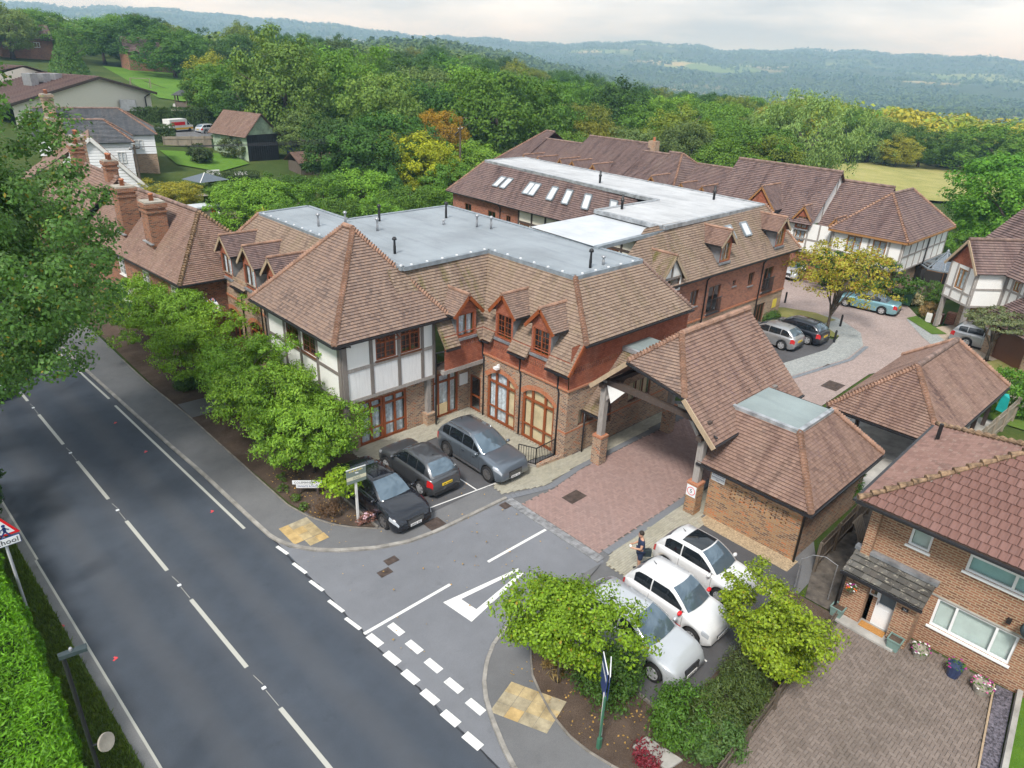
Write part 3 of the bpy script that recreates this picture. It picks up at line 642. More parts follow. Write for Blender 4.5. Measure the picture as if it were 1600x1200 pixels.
sheet('channel_strip', [(rc(y)-3.5,y) for y in ysr]+[(rc(y)-3.16,y) for y in reversed(ysr)], .004, 'channel')
# edging of the beds
kerb('bed_edging', bn[1:], .06, .12, 'edging', 1.0, -1, label='thin timber and stone edging between pavement and street tree bed')
kerb('bed_edging', bs[:11], .06, .12, 'edging', 1.0, 1, label='thin edging round the corner bark bed')
# joint between the two surfacings, opened into a ragged dark crack
gk = np.random.default_rng(12); ck = MB(); pts_ = [(8.56+.05*gk.normal()*.6+.012*(22-y_)*.5,y_) for y_ in np.arange(21.6,8.6,-.22)]
for a_,b_ in zip(pts_,pts_[1:]):
    w_ = .012+.02*gk.random(); ck.add([(a_[0]-w_,a_[1],.0065),(a_[0]+w_,a_[1],.0065),(b_[0]+w_,b_[1],.0065),(b_[0]-w_,b_[1],.0065)],[(0,1,2,3)])
ck.build('surface_crack',M['ink'],road)
# painted lines: each mark its own part of the road
def mark(pts, z=.008, mat='paint', parent=road, name='road_marking'):
    m = MB(); m.poly([(x,y,z) for x,y in pts]); m.build(name, M[mat], parent)
def dash(x0,y0,x1,y1,w,**k):
    d = V(x1-x0,y1-y0); d /= np.linalg.norm(d); q = V(-d[1],d[0])*w/2; a = V(x0,y0); b = V(x1,y1)
    mark([a+q,b+q,b-q,a-q],**k)
for y in np.arange(-14,80,6.02):
    a,b = y+.3,y+4.3; dash(rc(a),a,rc(b),b,.13,mat='paint_old')
    m = MB(); m.obox((rc(b+1),b+.95,.008),.12,.1,.025); m.build('road_stud',M['sign_white'],road)
    dash(rc(b),b+.1,rc(b+.8),b+.85,.015,mat='paint_old'); dash(rc(b),b+1.1,rc(b+1.6),b+1.6,.015,mat='paint_old')
dash(7.46,37.2,8.05,23.0,.11,mat='paint_old'); dash(rc(48)+3.05,48,7.46,38.2,.11,mat='paint_old')
for a,b in ((40,26),(26,10),(10,-12)): dash(rc(a)-3.18,a,rc(b)-3.12,b,.07,mat='paint_old')
sj = road
for a,b in ((21.18,20.5),(19.9,19.1),(18.65,17.9),(17.35,16.55),(16.25,15.5)): dash(8.5,a,8.6,b,.13)
for i in range(6):
    y = 15.1-i*.97; dash(8.66,y,8.72,y-.62,.26)
for i in range(5):
    y = 15.05-i*1.0; dash(9.45,y,9.5,y-.62,.26)
dash(8.58,15.25,12.15,15.27,.12); dash(13.98,15.32,17.05,15.3,.12)
mark([(11.4,14.72),(11.55,13.38),(12.05,13.72),(11.97,14.44)]); mark([(11.4,14.72),(11.97,14.44),(14.5,14.2),(14.6,14.32)]); mark([(11.55,13.38),(14.55,13.98),(14.5,14.1),(12.05,13.72)])
for (x,y) in ((6.9,35.2),(7.1,31.4),(7.55,24.9),(1.25,28.7),(1.5,21.8),(2.35,19.3)): 
    m = MB(); m.obox((x,y,.006),.16,.06,.004,.6); m.obox((x+.02,y+.04,.006),.05,.14,.005,.4); m.build('survey_mark',M['spray'],road)
# tactile slabs, each its own part
def slabs(name, o, a, b, na, nb, label, skip=()):
    root = thing(name,label,'paving',(o[0],o[1],.085)); o = V(*o); a = V(*a); b = V(*b); me_ = {}
    for i in range(na):
        for j in range(nb):
            if (i,j) in skip: continue
            sh = (.5 if j%2 else 0); p = o+a*(i+sh*.0)+b*j; m = MB(); g = .012; z = .085+rnd.uniform(.004,.010)
            q = [p+a*g+b*g,p+a*(1-g)+b*g,p+a*(1-g)+b*(1-g),p+a*g+b*(1-g)]
            m.add([(*x,z) for x in q]+[(*x,.04) for x in q],[(0,1,2,3),(0,4,5,1),(1,5,6,2),(2,6,7,3),(3,7,4,0)])
            # rows of blisters
            for s_ in range(3):
                for t_ in range(3): m.obox((*(p+a*(.2+.3*s_)+b*(.2+.3*t_)),z),.045,.045,.006)
            m.build('tactile_slab',M[rnd.choice(['tactile','tactile','tactile_grey','tactile_bright'])],root)
slabs('tactile_paving',(9.0,20.75),(.40,0),(0,.43),3,3,'yellow tactile slabs by the kerb near the sale board')
slabs('tactile_paving',(9.42,20.3),(.40,0),(0,.43),2,1,'two lower yellow tactile slabs against the kerb curve')
slabs('tactile_paving',(9.62,10.3),(.18,-.40),(.40,.12),4,3,'yellow tactile slabs on pavement beside the corner bed')
# drains and covers
def cover(x,y,w,d,rz,label,z=.012,name='manhole_cover'):
    root = thing(name,label,'cover',(x,y,z)); m = MB(); m.obox((x,y,z),w,d,.008,rz); m.build('frame',M['iron'],root)
    for i in range(5):
        c,s = math.cos(rz),math.sin(rz); t = (i-2)*w/5.6; m = MB(); m.obox((x+t*c,y+t*s,z+.008),w/9,d*.84,.006,rz); m.build('rib',M['iron'],root)
cover(19.63,16.1,.95,.62,0,'brown rectangular cover in the red block paving',.03); cover(16.94,17.56,.42,.4,0,'gully grate at kerb end beside grey SUV'); cover(13.83,18.38,.72,.6,0,'rusty cover in front of black saloon',.09); cover(10.75,17.3,.5,.34,0,'gully cover in junction, nearer the main road'); cover(11.3,17.7,.5,.34,0,'gully cover in junction, nearer the black saloon'); cover(40.4,14.0,1.3,.95,0,'pale square cover in the far courtyard',.02); cover(43.2,15.6,.7,.3,0,'small gully grate beside courtyard grey strip',.02)
# ------------------------------------------------------------------ block paving laid piece by piece
def blocks(name, poly, mat, z, w=.2, d=.1, herring=True, ang=0, parent=None, gap=.006, label=None, single=None, base='joint'):
    """pavers inside a polygon; the nearest ones are parts of their own, the rest one joined part"""
    root = sheet(name, poly, z-.012, base, label)
    P = np.array(poly,float); c,s = math.cos(ang),math.sin(ang); o = P.mean(0); Q = (P-o)@np.array(((c,-s),(s,c)))
    x0,y0 = Q.min(0); x1,y1 = Q.max(0); L = []
    if herring:
        i0,i1 = int((x0)/d)-4,int((x1)/d)+4; j0,j1 = int(y0/d)-4,int(y1/d)+4
        for i in range(i0,i1):
            for j in range(j0,j1):
                k = (i-j)%4      # 90 degree herringbone on a half-block grid
                if k == 0: L.append((i*d,j*d,2*d,d))
                elif k == 2: L.append((i*d,j*d,d,2*d) if False else (i*d,j*d-d,d,2*d))
    else:
        j = 0; y = y0
        while y < y1:
            x = x0-(w/2 if j%2 else 0)
            while x < x1: L.append((x,y,w,d)); x += w
            y += d; j += 1
    inside = []
    PX,PY = Q[:,0],Q[:,1]
    L = np.array(L); cx = L[:,0]+L[:,2]/2; cy = L[:,1]+L[:,3]/2; ins = np.zeros(len(L),bool)
    for a in range(len(Q)):
        b = (a-1)%len(Q); cond = ((PY[a] > cy) != (PY[b] > cy)); t = (PX[b]-PX[a])*(cy-PY[a])/((PY[b]-PY[a]) if PY[b] != PY[a] else 1e-9)+PX[a]; ins ^= cond & (cx < t)
    L = L[ins]; wx = c*(L[:,0]+L[:,2]/2)-s*(L[:,1]+L[:,3]/2)+o[0]; wy = s*(L[:,0]+L[:,2]/2)+c*(L[:,1]+L[:,3]/2)+o[1]
    order = np.argsort(np.hypot(wx-(single[0] if single else 0),wy-(single[1] if single else 0))); nsg = 300 if single else 0
    shared = {}
    for q in order[:nsg]:
        a,b = L[q,2]-gap,L[q,3]-gap; key = a > b
        if key not in shared:
            m = MB(); e_ = .008; m.add([(-a/2,-b/2,0),(a/2,-b/2,0),(a/2,b/2,0),(-a/2,b/2,0),(-a/2+e_,-b/2+e_,.012),(a/2-e_,-b/2+e_,.012),(a/2-e_,b/2-e_,.012),(-a/2+e_,b/2-e_,.012)],[(4,5,6,7),(0,1,5,4),(1,2,6,5),(2,3,7,6),(3,0,4,7)]); shared[key] = m.mesh('block_paver',M[mat+'_piece'],uv=False)
        ob = bpy.data.objects.new('block_paver',shared[key]); C.objects.link(ob); ob.parent = root; ob.location = (wx[q],wy[q],z-.012+rnd.uniform(0,.005)); ob.rotation_euler = (rnd.uniform(-.012,.012),rnd.uniform(-.012,.012),ang)
    m = MB()
    for q in order[nsg:]:
        a,b = L[q,2]-gap,L[q,3]-gap; e_ = .007; h = rnd.uniform(0,.004); tx,ty = rnd.uniform(-.008,.008),rnd.uniform(-.008,.008); v = []
        for (p,r_,zz) in ((-a/2,-b/2,0),(a/2,-b/2,0),(a/2,b/2,0),(-a/2,b/2,0),(-a/2+e_,-b/2+e_,1),(a/2-e_,-b/2+e_,1),(a/2-e_,b/2-e_,1),(-a/2+e_,b/2-e_,1)):
            v.append((wx[q]+c*p-s*r_, wy[q]+s*p+c*r_, z-.012+zz*(.012+h+tx*p+ty*r_)))
        m.add(v,[(4,5,6,7),(0,1,5,4),(1,2,6,5),(2,3,7,6),(3,0,4,7)])
    if m.f: m.build('block_pavers', M[mat], root, uv=False, kind='stuff')
    return root
def piece_mat(name, stops, stain, sscale, sc):
    t = NT(name); oi = t.n('ShaderNodeObjectInfo'); g_ = oi.outputs['Random']; big = t.noise(oi.outputs['Location'], sscale, 5, .65); mid = t.noise(t.coord(), 14, 3)
    col = t.ramp(t.math('ADD', t.math('MULTIPLY', g_, .42), t.math('MULTIPLY', big, .6)), stops).outputs[0]
    col = t.mix(t.math('MULTIPLY', t.ramp(big, [(.46,(0,0,0)),(.68,(1,1,1))]).outputs[0], stain), col, t.mix(1., col, tuple(2.2*x for x in sc), 'MULTIPLY'))
    return t.fin(col, .9, 0, mid, .3, .01, .3)
M['paver_drive_piece'] = piece_mat('paver_drive_piece', [(.1,(.14,.115,.10)),(.5,(.20,.163,.142)),(.9,(.25,.208,.182))], .75, .55, (.27,.27,.26))
M['paver_red_piece'] = piece_mat('paver_red_piece', [(.1,(.235,.165,.15)),(.5,(.30,.205,.185)),(.9,(.35,.25,.225))], .5, .35, (.33,.36,.38))
blocks('driveway', [(12.6,5.0),(21.55,5.2),(21.4,3.3),(22.1,3.25),(22.1,.75),(18.4,.2),(12.4,.1)], 'paver_drive', .02, label='brownish block paved driveway', single=(16.5,1.0))
blocks('block_paved_road', [(17.5,17.2),(17.5,12.95),(23.9,13.05),(31.5,13.2),(31.5,17.3),(25.3,17.45),(21.7,17.45),(19.4,17.15)], 'paver_red', .02, single=(17.5,14))
blocks('pale_paving', [(17.4,18.3),(19.3,17.55),(21.6,17.75),(25.4,17.75),(31,17.9),(31,18.55),(22.3,18.5),(21.55,18.9),(19.6,19.3),(17.5,19.0)], 'paver_buff', .03, herring=False, base='joint_pale')
blocks('pale_paving', [(18.0,12.65),(17.2,12.3),(17.3,11.2),(22.2,11.3),(22.9,11.8),(31,11.9),(31,12.9),(24,12.7)], 'paver_buff', .03, herring=False, ang=0, base='joint_pale')
blocks('pale_paving', [(14.3,24.0),(17.3,24.0),(19.55,23.9),(19.6,19.6),(21.5,19.3),(21.55,25.5),(14.3,25.5)], 'paver_buff', .05, herring=False, base='joint_pale')
def setts(pts, w, mat, name, label, n=2):
    root = thing(name,label,'paving',(pts[0][0],pts[0][1],0))
    for (a,b) in zip(pts,pts[1:]):
        a = V(*a); b = V(*b); L = np.linalg.norm(b-a); d = (b-a)/L; q = V(-d[1],d[0]); k = int(L/.21)
        for i in range(k):
            for j in range(n):
                p = a+d*(L*(i+.5)/k)+q*((j+.5)/n-.5)*w; m = MB(); m.obox((p[0],p[1],.0),L/k-.012,w/n-.012,.032+rnd.uniform(0,.006),math.atan2(d[1],d[0])); m.build('sett',M[mat],root)
setts([(17.3,17.8),(17.28,12.6)],.42,'granite','granite_strip','pale granite setts across the road where tarmac meets red paving')
setts([(17.35,17.95),(19.45,17.3),(21.7,17.6),(26,17.6)],.3,'paver_grey','grey_border','dark grey block border between red paving and pale paving beside the brick wing',1)
setts([(17.75,12.78),(20,12.76),(26,12.98)],.3,'paver_grey','grey_border','dark grey block border on the outbuilding side of the red paving',1)
# parking bays
sheet('parking_bay', [(12.95,19.1),(17.5,19.1),(17.55,19.0),(19.55,19.35),(19.55,23.9),(17.3,23.95),(12.0,24.05),(12.05,19.9),(12.5,19.3)], .02, 'bay')
sheet('parking_bay', [(13.3,11.5),(17.3,11.25),(22.2,11.3),(22.75,11.5),(22.9,7.4),(21.5,6.9),(13.3,6.6)], .02, 'bay')
pk = bpy.data.objects['parking_bay']
dash(13.9,19.5,17.75,19.08,.06,parent=pk,z=.026); dash(14.15,19.5,14.15,23.7,.06,parent=pk,z=.026); dash(16.75,19.2,16.75,23.7,.06,parent=pk,z=.026)
pk2 = bpy.data.objects['parking_bay.001']
for x in (16.05,18.35,20.6): dash(x,11.1,x,7.2,.06,parent=pk2,z=.026)
kerb('bed_edging',[(13.35,11.5),(13.4,9.0),(13.3,6.8)],.06,.12,'edging',1.0,1,label='straight timber edging between corner bed and white hatchback')
kerb('bed_edging',[(12.0,19.7),(12.0,24.0),(14.2,24.0)],.06,.1,'edging',1.0,-1,label='edging beside the black saloon bay')
sheet('gravel_strip', [(22.2,11.6),(22.9,11.6),(23.0,7.6),(22.1,7.6)], .03, 'gravel_tan')
sheet('slate_chippings', [(18.3,.15),(22.1,.7),(22.15,.25),(18.35,-.25)], .03, 'slate_chip')
for (x,y,r_) in ((18.25,11.12,0.),(19.35,11.25,.5)):
    b = thing('wheel_stop','yellow timber wheel stop %s'%('behind white hatchback with the glass roof' if r_ else 'beside the standing man'),'wheel stop',(x,y,.03)); m = MB(); m.obox((x,y,.03),.95,.11,.11,-.05); m.build('bar',M['yellow'],b)
# soil beds
for pts in ([(9.75,60),(9.72,33),(10.08,26.2),(10.15,23.3),(10.45,21.9),(10.9,20.95),(11.4,20.25),(11.95,19.75),(11.98,24),(14.2,24.1),(14.35,27),(14.3,32.5),(15.4,33),(15.4,45),(13.2,60)],[(13.3,11.5),(12.75,11.5),(12.25,11.25),(11.8,10.75),(11.48,10.35),(11.15,9.65),(10.93,9.05),(10.78,8.3),(10.8,7.6),(10.95,6.9),(11.3,5.7),(12.2,4.95),(15.5,5.2),(21.2,5.3),(21.2,7.1),(13.3,6.6)]):
    sheet('planting_bed', pts, .06, 'soil')
sheet('front_path', [(9.9,35.2),(15.3,35.0),(15.3,33.2),(9.9,33.3)], .075, 'path')
sheet('side_passage', [(21.3,5.3),(22.2,5.3),(29.5,5.8),(29.5,7.2),(23.2,7.1),(21.3,6.5)], .03, 'joint')
# far court
sheet('court', [(31.3,17.35),(31.3,13.1),(44,13.3),(47,12.4),(52.2,10.0),(55.0,12.6),(58.8,15.4),(62.5,17.9),(66,22),(74,24),(74,30),(54,28),(52,23.5),(53.2,19.5),(51.2,16.9),(48.8,15.7),(45.5,15.4),(38.3,16.6)], .012, 'court')
sheet('court_strip', [(31.3,17.35),(38.3,16.55),(45.5,15.3),(48.8,15.6),(51.3,16.8),(53.3,19.4),(52.1,23.5),(53,27),(51,27),(50.2,22.6),(50.8,19.6),(49.3,17.5),(46,16.9),(38.2,18.1),(31.3,18.5)], .03, 'court_grey')
sheet('court_strip', [(52.0,9.8),(55,12.5),(58.8,15.3),(57.4,15.8),(54.2,13.6),(51.0,10.8)], .03, 'court_grey')
sheet('court_band', [(31.3,17.25),(38.2,16.5),(45.5,15.2),(48.8,15.5),(48.9,15.25),(45.5,14.95),(38.1,16.25),(31.3,17.0)], .036, 'court_band')
sheet('parking_bay', [(38.2,18.1),(46,16.9),(48.3,17.3),(48.2,21.9),(36,21.9),(36,18.3)], .03, 'bay')
sheet('lawn', [(48.6,21.9),(48.7,17.6),(49.3,17.5),(50.8,19.5),(52.6,19.2),(53.0,21),(52.2,23.2),(50.5,24.8),(48.8,24.4)], .05, 'lawn_dry')
sheet('drive_tan', [(53.2,12.0),(56.5,14.0),(60.5,12.5),(58.4,6.5),(53.5,7.0),(53,9.5)], .02, 'court_tan')
sheet('lawn', [(56.3,12.6),(58.9,15.6),(57.7,15.9),(55.3,13.3)], .06, 'lawn'); sheet('lawn', [(50.6,9.6),(54.1,8.5),(54.2,6.2),(50.2,7.2)], .06, 'lawn_dry')
sheet('gravel_path', [(48.3,8.6),(50.5,9.4),(50.1,7.1),(47,5.5),(44,5.5)], .055, 'court_tan'); sheet('garden_lawn', [(42.7,9.6),(48.2,8.4),(47,5.6),(43,4.0)], .05, 'lawn')
sheet('carport_floor', [(31.6,12.6),(44,12.8),(43.5,5.6),(29.8,5.8),(29.8,9.4),(31.4,11.8)], .014, 'concrete')
sheet('neighbour_lawn', [(12,-.6),(18.4,-.35),(22.1,.1),(24,-8),(12,-10)], .04, 'lawn_bright')
sheet('verge', [(rc(y)-3.46,y) for y in ysr[:9]]+[(-4,60),(-8,-40)], .03, 'verge')
sheet('field', [(104,62),(116,46),(122,34),(140,24),(176,30),(215,56),(200,66),(150,66)], 0, 'meadow')
f_ = bpy.data.objects['field'].data
for v in f_.vertices: v.co.z = float(land(v.co.x,v.co.y))+.4
# ------------------------------------------------------------------ the large brick and timber apartment building
AB = thing('apartment_building', 'large brick, tile-hung and timber-framed apartment building with flat-topped tiled roofs and corner tower', 'building', (21.6, 24.5, 0))
def part(name, mat, f, parent=AB):
    m = MB(); f(m); return m.build(name, M[mat], parent)
# --- corner tower: brick below, jettied white timber-framed storey above
FF = Frame((14.0,25.2),(19.1,25.2)); FL = Frame((14.0,32.4),(14.0,25.2))
GF = Frame((14.4,25.55),(18.7,25.55)); GL = Frame((14.4,32.4),(14.4,25.55))
fwin = [(1.76,2.86,4.36,5.52),(3.12,4.24,4.36,5.62)]; lwin = [(2.0,3.3,4.2,5.36),(3.65,4.95,4.2,5.36)]
def _(m): wall(m,FF,0,5.1,2.6,5.8,fwin,.1)
part('tower_wall','render',_)
def _(m): wall(m,FL,0,7.2,2.6,5.8,lwin,.1)
part('tower_wall','render',_)
# lower panels carry rain streaks
def _(m):
    for a,b in ((.12,1.42),(1.62,2.92),(3.08,4.2),(4.42,4.98)): m.poly([FF(a,.006,2.8),FF(b,.006,2.8),FF(b,.006,4.14),FF(a,.006,4.14)])
part('streaked_panel','render_dirty',_)
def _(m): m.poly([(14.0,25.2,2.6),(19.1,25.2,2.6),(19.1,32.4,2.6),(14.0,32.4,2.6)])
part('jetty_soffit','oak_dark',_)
beams(AB,FF,[(.0,2.7,5.1,2.7),(.1,4.22,1.5,4.22),(1.5,4.24,4.3,4.24),(4.3,4.26,5.1,4.26)],'oak_pale',w=.17)
beams(AB,FF,[(1.5,2.78,1.5,5.8),(3.0,2.78,3.0,5.8),(4.34,2.78,4.34,5.8),(5.02,2.78,5.02,5.8)],'oak',w=.17)
beams(AB,FF,[(.12,2.6,.12,5.8)],'oak',d=.06,w=.24); beams(AB,FL,[(7.08,2.6,7.08,5.8)],'oak',d=.06,w=.24)
beams(AB,FL,[(.0,2.7,6.96,2.7),(.1,4.08,6.96,4.08)],'oak',w=.16)
beams(AB,FL,[(.12,2.6,.12,5.8),(1.9,2.78,1.9,5.8),(3.47,2.78,3.47,5.8),(5.06,2.78,5.06,5.8)],'oak',w=.17)
for i,(a,b,c,d) in enumerate(fwin): window(AB,FF,a,b,c,d,2,'stain',.07,'room',.05,c+(d-c)*.72,(2,4),sill='stain_dark')
for (a,b,c,d) in lwin: window(AB,FL,a,b,c,d,2,'stain_dark',.07,'room',.05,None,(2,4),sill='stain_dark')
# the top light standing open
m = MB(); m.add([FF(1.8,.02,5.52),FF(2.84,.02,5.52),FF(2.84,.36,5.32),FF(1.8,.36,5.32)],[(0,1,2,3)]); m.build('open_casement',M['glass'],AB)
m = MB(); 
for a in (1.8,2.32,2.84): m.bar(FF(a,.02,5.535),FF(a,.36,5.335),.06,.03)
m.bar(FF(1.8,.36,5.335),FF(2.84,.36,5.335),.05,.03); m.bar(FF(1.8,.19,5.435),FF(2.84,.19,5.435),.02,.025); m.build('casement_frame',M['stain'],AB)
gd = [(.5,3.2,0,2.32)]
def _(m): wall(m,GF,0,4.3,0,2.6,gd,.14); 
part('ground_wall','brick',_)
def _(m): wall(m,GL,0,6.85,0,2.6,[(.9,2.2,.2,2.1),(3.4,4.7,.2,2.1)],.14)
part('ground_wall','brick',_)
for (a,b,c,d) in ((.9,2.2,.2,2.1),(3.4,4.7,.2,2.1)): window(AB,GL,a,b,c,d,2,'oak_dark',.08,'room')
window(AB,GF,.5,1.84,0.02,2.3,2,'stain',.12,'curtain',.05,1.86); window(AB,GF,1.86,3.2,0.02,2.3,2,'stain',.12,'curtain',.05,1.86)
m = MB()
for u in (1.2,2.55):
    m.fbox(GF,u-.6,u+.6,-.05,-.03,.72,.82)
m.build('door_rail',M['stain'],AB)
def _(m): m.box(18.55,19.05,25.15,25.75,0,.62); m.box(18.52,19.08,25.12,25.78,.62,.70)
part('corner_pier','brick_buff',_)
def _(m): m.box(18.68,18.92,25.3,25.54,.7,2.62)
part('corner_post','oak_pale',_)
def _(m): m.box(14.08,14.3,25.28,25.5,0,2.6)
part('corner_post','oak',_)
for y in (27.2,29.4,31.6):
    def _(m): m.box(14.05,14.27,y-.11,y+.11,0,2.6)
    part('corner_post','oak_dark',_)
# tower roof
E0,E1,E2,E3 = (13.45,24.75,5.78),(19.7,24.75,5.78),(19.7,32.9,5.78),(13.45,32.9,5.78); AP = (16.92,28.5,9.6); AP2 = (16.92,29.3,9.6)
roof_part('tower_roof',[[E0,E1,AP],[E0,AP,AP2,E3],[E1,E2,AP2,AP],[E2,E3,AP2]],M['roof'],AB,.15,.03)
up = lambda p,d=.03: (p[0],p[1],p[2]+d)
hip_tiles(AB,[(E0,up(AP)),(E1,up(AP)),(E3,up(AP2)),(E2,up(AP2))],.13,.14)
ridge_tiles(AB,[(up(AP,.08),up(AP2,.08))],.13)
gutter(AB,[(13.4,32.9,5.72),(13.4,24.7,5.72),(19.75,24.7,5.72),(19.75,25.6,5.72)])
pipe(AB,[(13.45,24.75,5.66),(13.85,25.05,5.45),(14.45,25.12,5.42),(14.45,25.15,5.35)],.03,'swan_neck')
pipe(AB,[(13.5,32.6,5.7),(13.85,32.62,5.3),(13.85,32.62,0)],.04)
rafters(AB,FF,.2,5.2,5.76,.02,.42,.55)
# --- front wing (faces the road across the parking), middle wing and their roof
WF = Frame((21.6,24.5),(21.6,18.6)); WS = Frame((21.6,18.6),(30.6,18.6)); WM = Frame((19.1,24.5),(21.6,24.5)); WG = Frame((18.9,25.6),(21.6,25.6)); WN = Frame((21.6,25.6),(21.6,24.5))
d1, d2 = (.4,2.5,0,2.86), (2.98,5.12,0,2.92)
def arches(m, F, ops):
    for (a,b,c,d) in ops: arch_panel(m,F,(a+b)/2,(b-a)/2+.02,d-.49,.46,.26,.012)
ops = [(a,b,0,2.3) for (a,b,_,_) in (d1,d2)]
def spandrel(m, F, a, b, z0, z1, rise, n=0.):
    """brick between the arch and the square head of the opening"""
    hw = (b-a)/2; uc = (a+b)/2; r_ = (hw*hw+rise*rise)/(2*rise); zc = z0+rise-r_; k = 10
    pts = [(uc-hw+2*hw*i/k) for i in range(k+1)]
    for p,q in zip(pts,pts[1:]):
        zp = zc+math.sqrt(max(0,r_*r_-(p-uc)**2)); zq = zc+math.sqrt(max(0,r_*r_-(q-uc)**2))
        m.add([F(p,n,zp),F(q,n,zq),F(q,n,z1),F(p,n,z1)],[(0,1,2,3)])
        m.add([F(p,n,zp),F(q,n,zq),F(q,n-.12,zq),F(p,n-.12,zp)],[(0,1,2,3)])
def _(m):
    wall(m,WF,0,5.9,0,3.6,[(d1[0],d1[1],0,3.0),(d2[0],d2[1],0,3.0)],.12)
    for d in (d1,d2): spandrel(m,WF,d[0],d[1],2.36,3.0,.44)
part('wing_wall','brick',_)
def _(m): arches(m,WF,[(d1[0],d1[1],0,2.85),(d2[0],d2[1],0,2.85)])
part('brick_arch','brick_arch',_)
for d,bm in ((d1,['curtain','curtain','blind']),(d2,['blind','blind','blind'])):
    window(AB,WF,d[0],d[1],.02,2.95,3,'stain',.13,'curtain',.07,2.2,bmats=bm,widths=[.8,1.3,.8])
m = MB()
for d in (d1,d2): m.fbox(WF,d[0],d[1],-.055,-.035,.78,.88)
m.build('door_rail',M['stain'],AB)
def _(m):
    wall(m,WF,0,5.9,3.6,4.95,[(.98,2.08,4.7,4.96),(3.48,4.66,4.7,4.96)],.1,.05)
    m.poly([WF(0,.05,3.6),WF(5.9,.05,3.6),WF(5.9,0,3.6),WF(0,0,3.6)])
part('tile_hanging','tilehung',_)
def _(m):
    wall(m,WS,-.05,9.0,3.6,5.7,[],.1,.05); m.poly([WS(-.05,.05,3.6),WS(9,.05,3.6),WS(9,0,3.6),WS(-.05,0,3.6)])
    m.poly([WS(-.05,.05,5.7),WS(.9,.05,5.7),WS(.9,.05,5.75)])
part('tile_hanging','tilehung',_)
def _(m):
    wall(m,WM,0,2.5,3.15,4.95,[(.85,1.92,4.68,4.96)],.1,.05)
part('tile_hanging','tilehung',_)
# scalloped dark courses in the tile hanging
def _(m):
    for F,u0,u1,z in ((WF,.3,5.7,4.12),(WS,.2,8.8,4.35),(WM,.5,2.2,4.2)):
        u = u0
        while u < u1-.1:
            for k in range(3): m.fbox(F,u+.035*(k%2),u+.075+.035*(k%2),.05,.066,z+.1*k,z+.09+.1*k)
            u += .15
part('tile_band','tilehung_dark',_)
def _(m): m.fbox(WF,-.02,5.95,.0,.085,3.52,3.62); m.fbox(WS,-.08,9.0,.0,.085,3.52,3.62)
part('brick_course','brick_arch',_)
def _(m): m.box(19.0,21.62,24.4,24.62,3.0,3.2)
part('jetty_beam','oak_pale',_)
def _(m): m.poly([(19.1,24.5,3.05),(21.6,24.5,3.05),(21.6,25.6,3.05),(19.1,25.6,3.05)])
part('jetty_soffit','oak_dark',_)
sops = [(.85,2.05,1.46,2.3),(2.95,3.35,.9,2.7),(4.6,6.45,1.5,2.62)]
def _(m): wall(m,WS,0,9,0,3.6,sops,.1)
part('wing_wall','brick',_)
for (a,b,c,d),k in zip(sops,(3,1,3)): window(AB,WS,a,b,c,d,k,'stain_dark',.06,'blind',.06)
def _(m): m.fbox(WS,0,9,.0,.012,1.32,1.42); m.fbox(WF,5.3,5.9,0,.012,1.32,1.42)
part('brick_course','brick_arch',_)
def _(m): wall(m,WG,0,2.7,0,3.1,[(.35,2.0,0,2.5)],.1); wall(m,WN,0,1.1,0,3.1,[(.12,.98,0,2.02)],.1)
part('ground_wall','brick',_)
window(AB,WG,.35,2.0,.02,2.45,3,'stain',.11,'curtain',.05,1.98,widths=[.45,1.2,.8],bmats=['curtain','curtain','curtain'])
m = MB(); m.fbox(WG,.62,1.3,-.06,-.04,.1,.75); m.build('blind',M['blind'],AB)
window(AB,WN,.12,.98,.02,2.0,1,'stain',.09,'room',.05,.85,name='glazed_door')
sg = MB(); sg.fbox(WG,2.08,2.62,.0,.03,1.45,2.1); sg.build('wall_sign',M['sign_white'],AB)
def _(m): m.box(20.0,20.9,24.9,25.5,.012,.03)
part('door_mat','trim',_)
def _(m): m.fbox(WF,1.15,1.4,.1,.32,3.1,3.22); m.fbox(WF,1.2,1.3,.0,.12,3.16,3.3)
part('security_camera','white',_)
# roof geometry of the flat-topped block
ZF = 8.0
tf = lambda x: 4.45+1.42*(x-21.25)            # front wing slope facing the road
zf_n = lambda z: -( (z-4.45)/1.42 + 21.25 - 21.6 )   # n in WF at height z (n outward = -x)
tm = lambda y: 4.45+1.42*(y-24.15)
zm_n = lambda z: -((z-4.45)/1.42 + 24.15-24.5)
xe, ye = 21.25, 24.15
xz = lambda z: 21.25+(z-4.45)/1.42
yz = lambda z: 24.15+(z-4.45)/1.42
ys = lambda z: 18.25+(z-5.75)/.957
zd = 6.0                                             # head of the strips between the dormers
yc = 22.95; yc2 = 20.45; hw = .62
strips = [(ye,yc+hw),(yc-hw,yc2+hw),(yc2-hw,18.38)]
S = []
for a,b in strips:
    a0 = a if a != ye else None
    lo_a = (xe, ye, 4.45) if a0 is None else (xe, a, 4.45); hi_a = (xz(zd), yz(zd), zd) if a0 is None else (xz(zd), a, zd)
    if b == 18.38:
        S.append([lo_a,(xe,b,4.45),(xz(5.75),b,5.75),(xz(zd),ys(zd),zd),hi_a])
    else: S.append([lo_a,(xe,b,4.45),(xz(zd),b,zd),hi_a])
S.append([(xz(zd),yz(zd),zd),(xz(zd),ys(zd),zd),(xz(ZF),ys(ZF),ZF),(xz(ZF),yz(ZF),ZF)])
roof_part('wing_roof',S,M['roof_buff'],AB)
xs0, xs1 = xz(5.75), 30.4
roof_part('side_roof',[[(xs0,18.25,5.75),(xs1,18.25,5.75),(28.75,ys(ZF),ZF),(xz(ZF),ys(ZF),ZF)]],M['roof_buff'],AB)
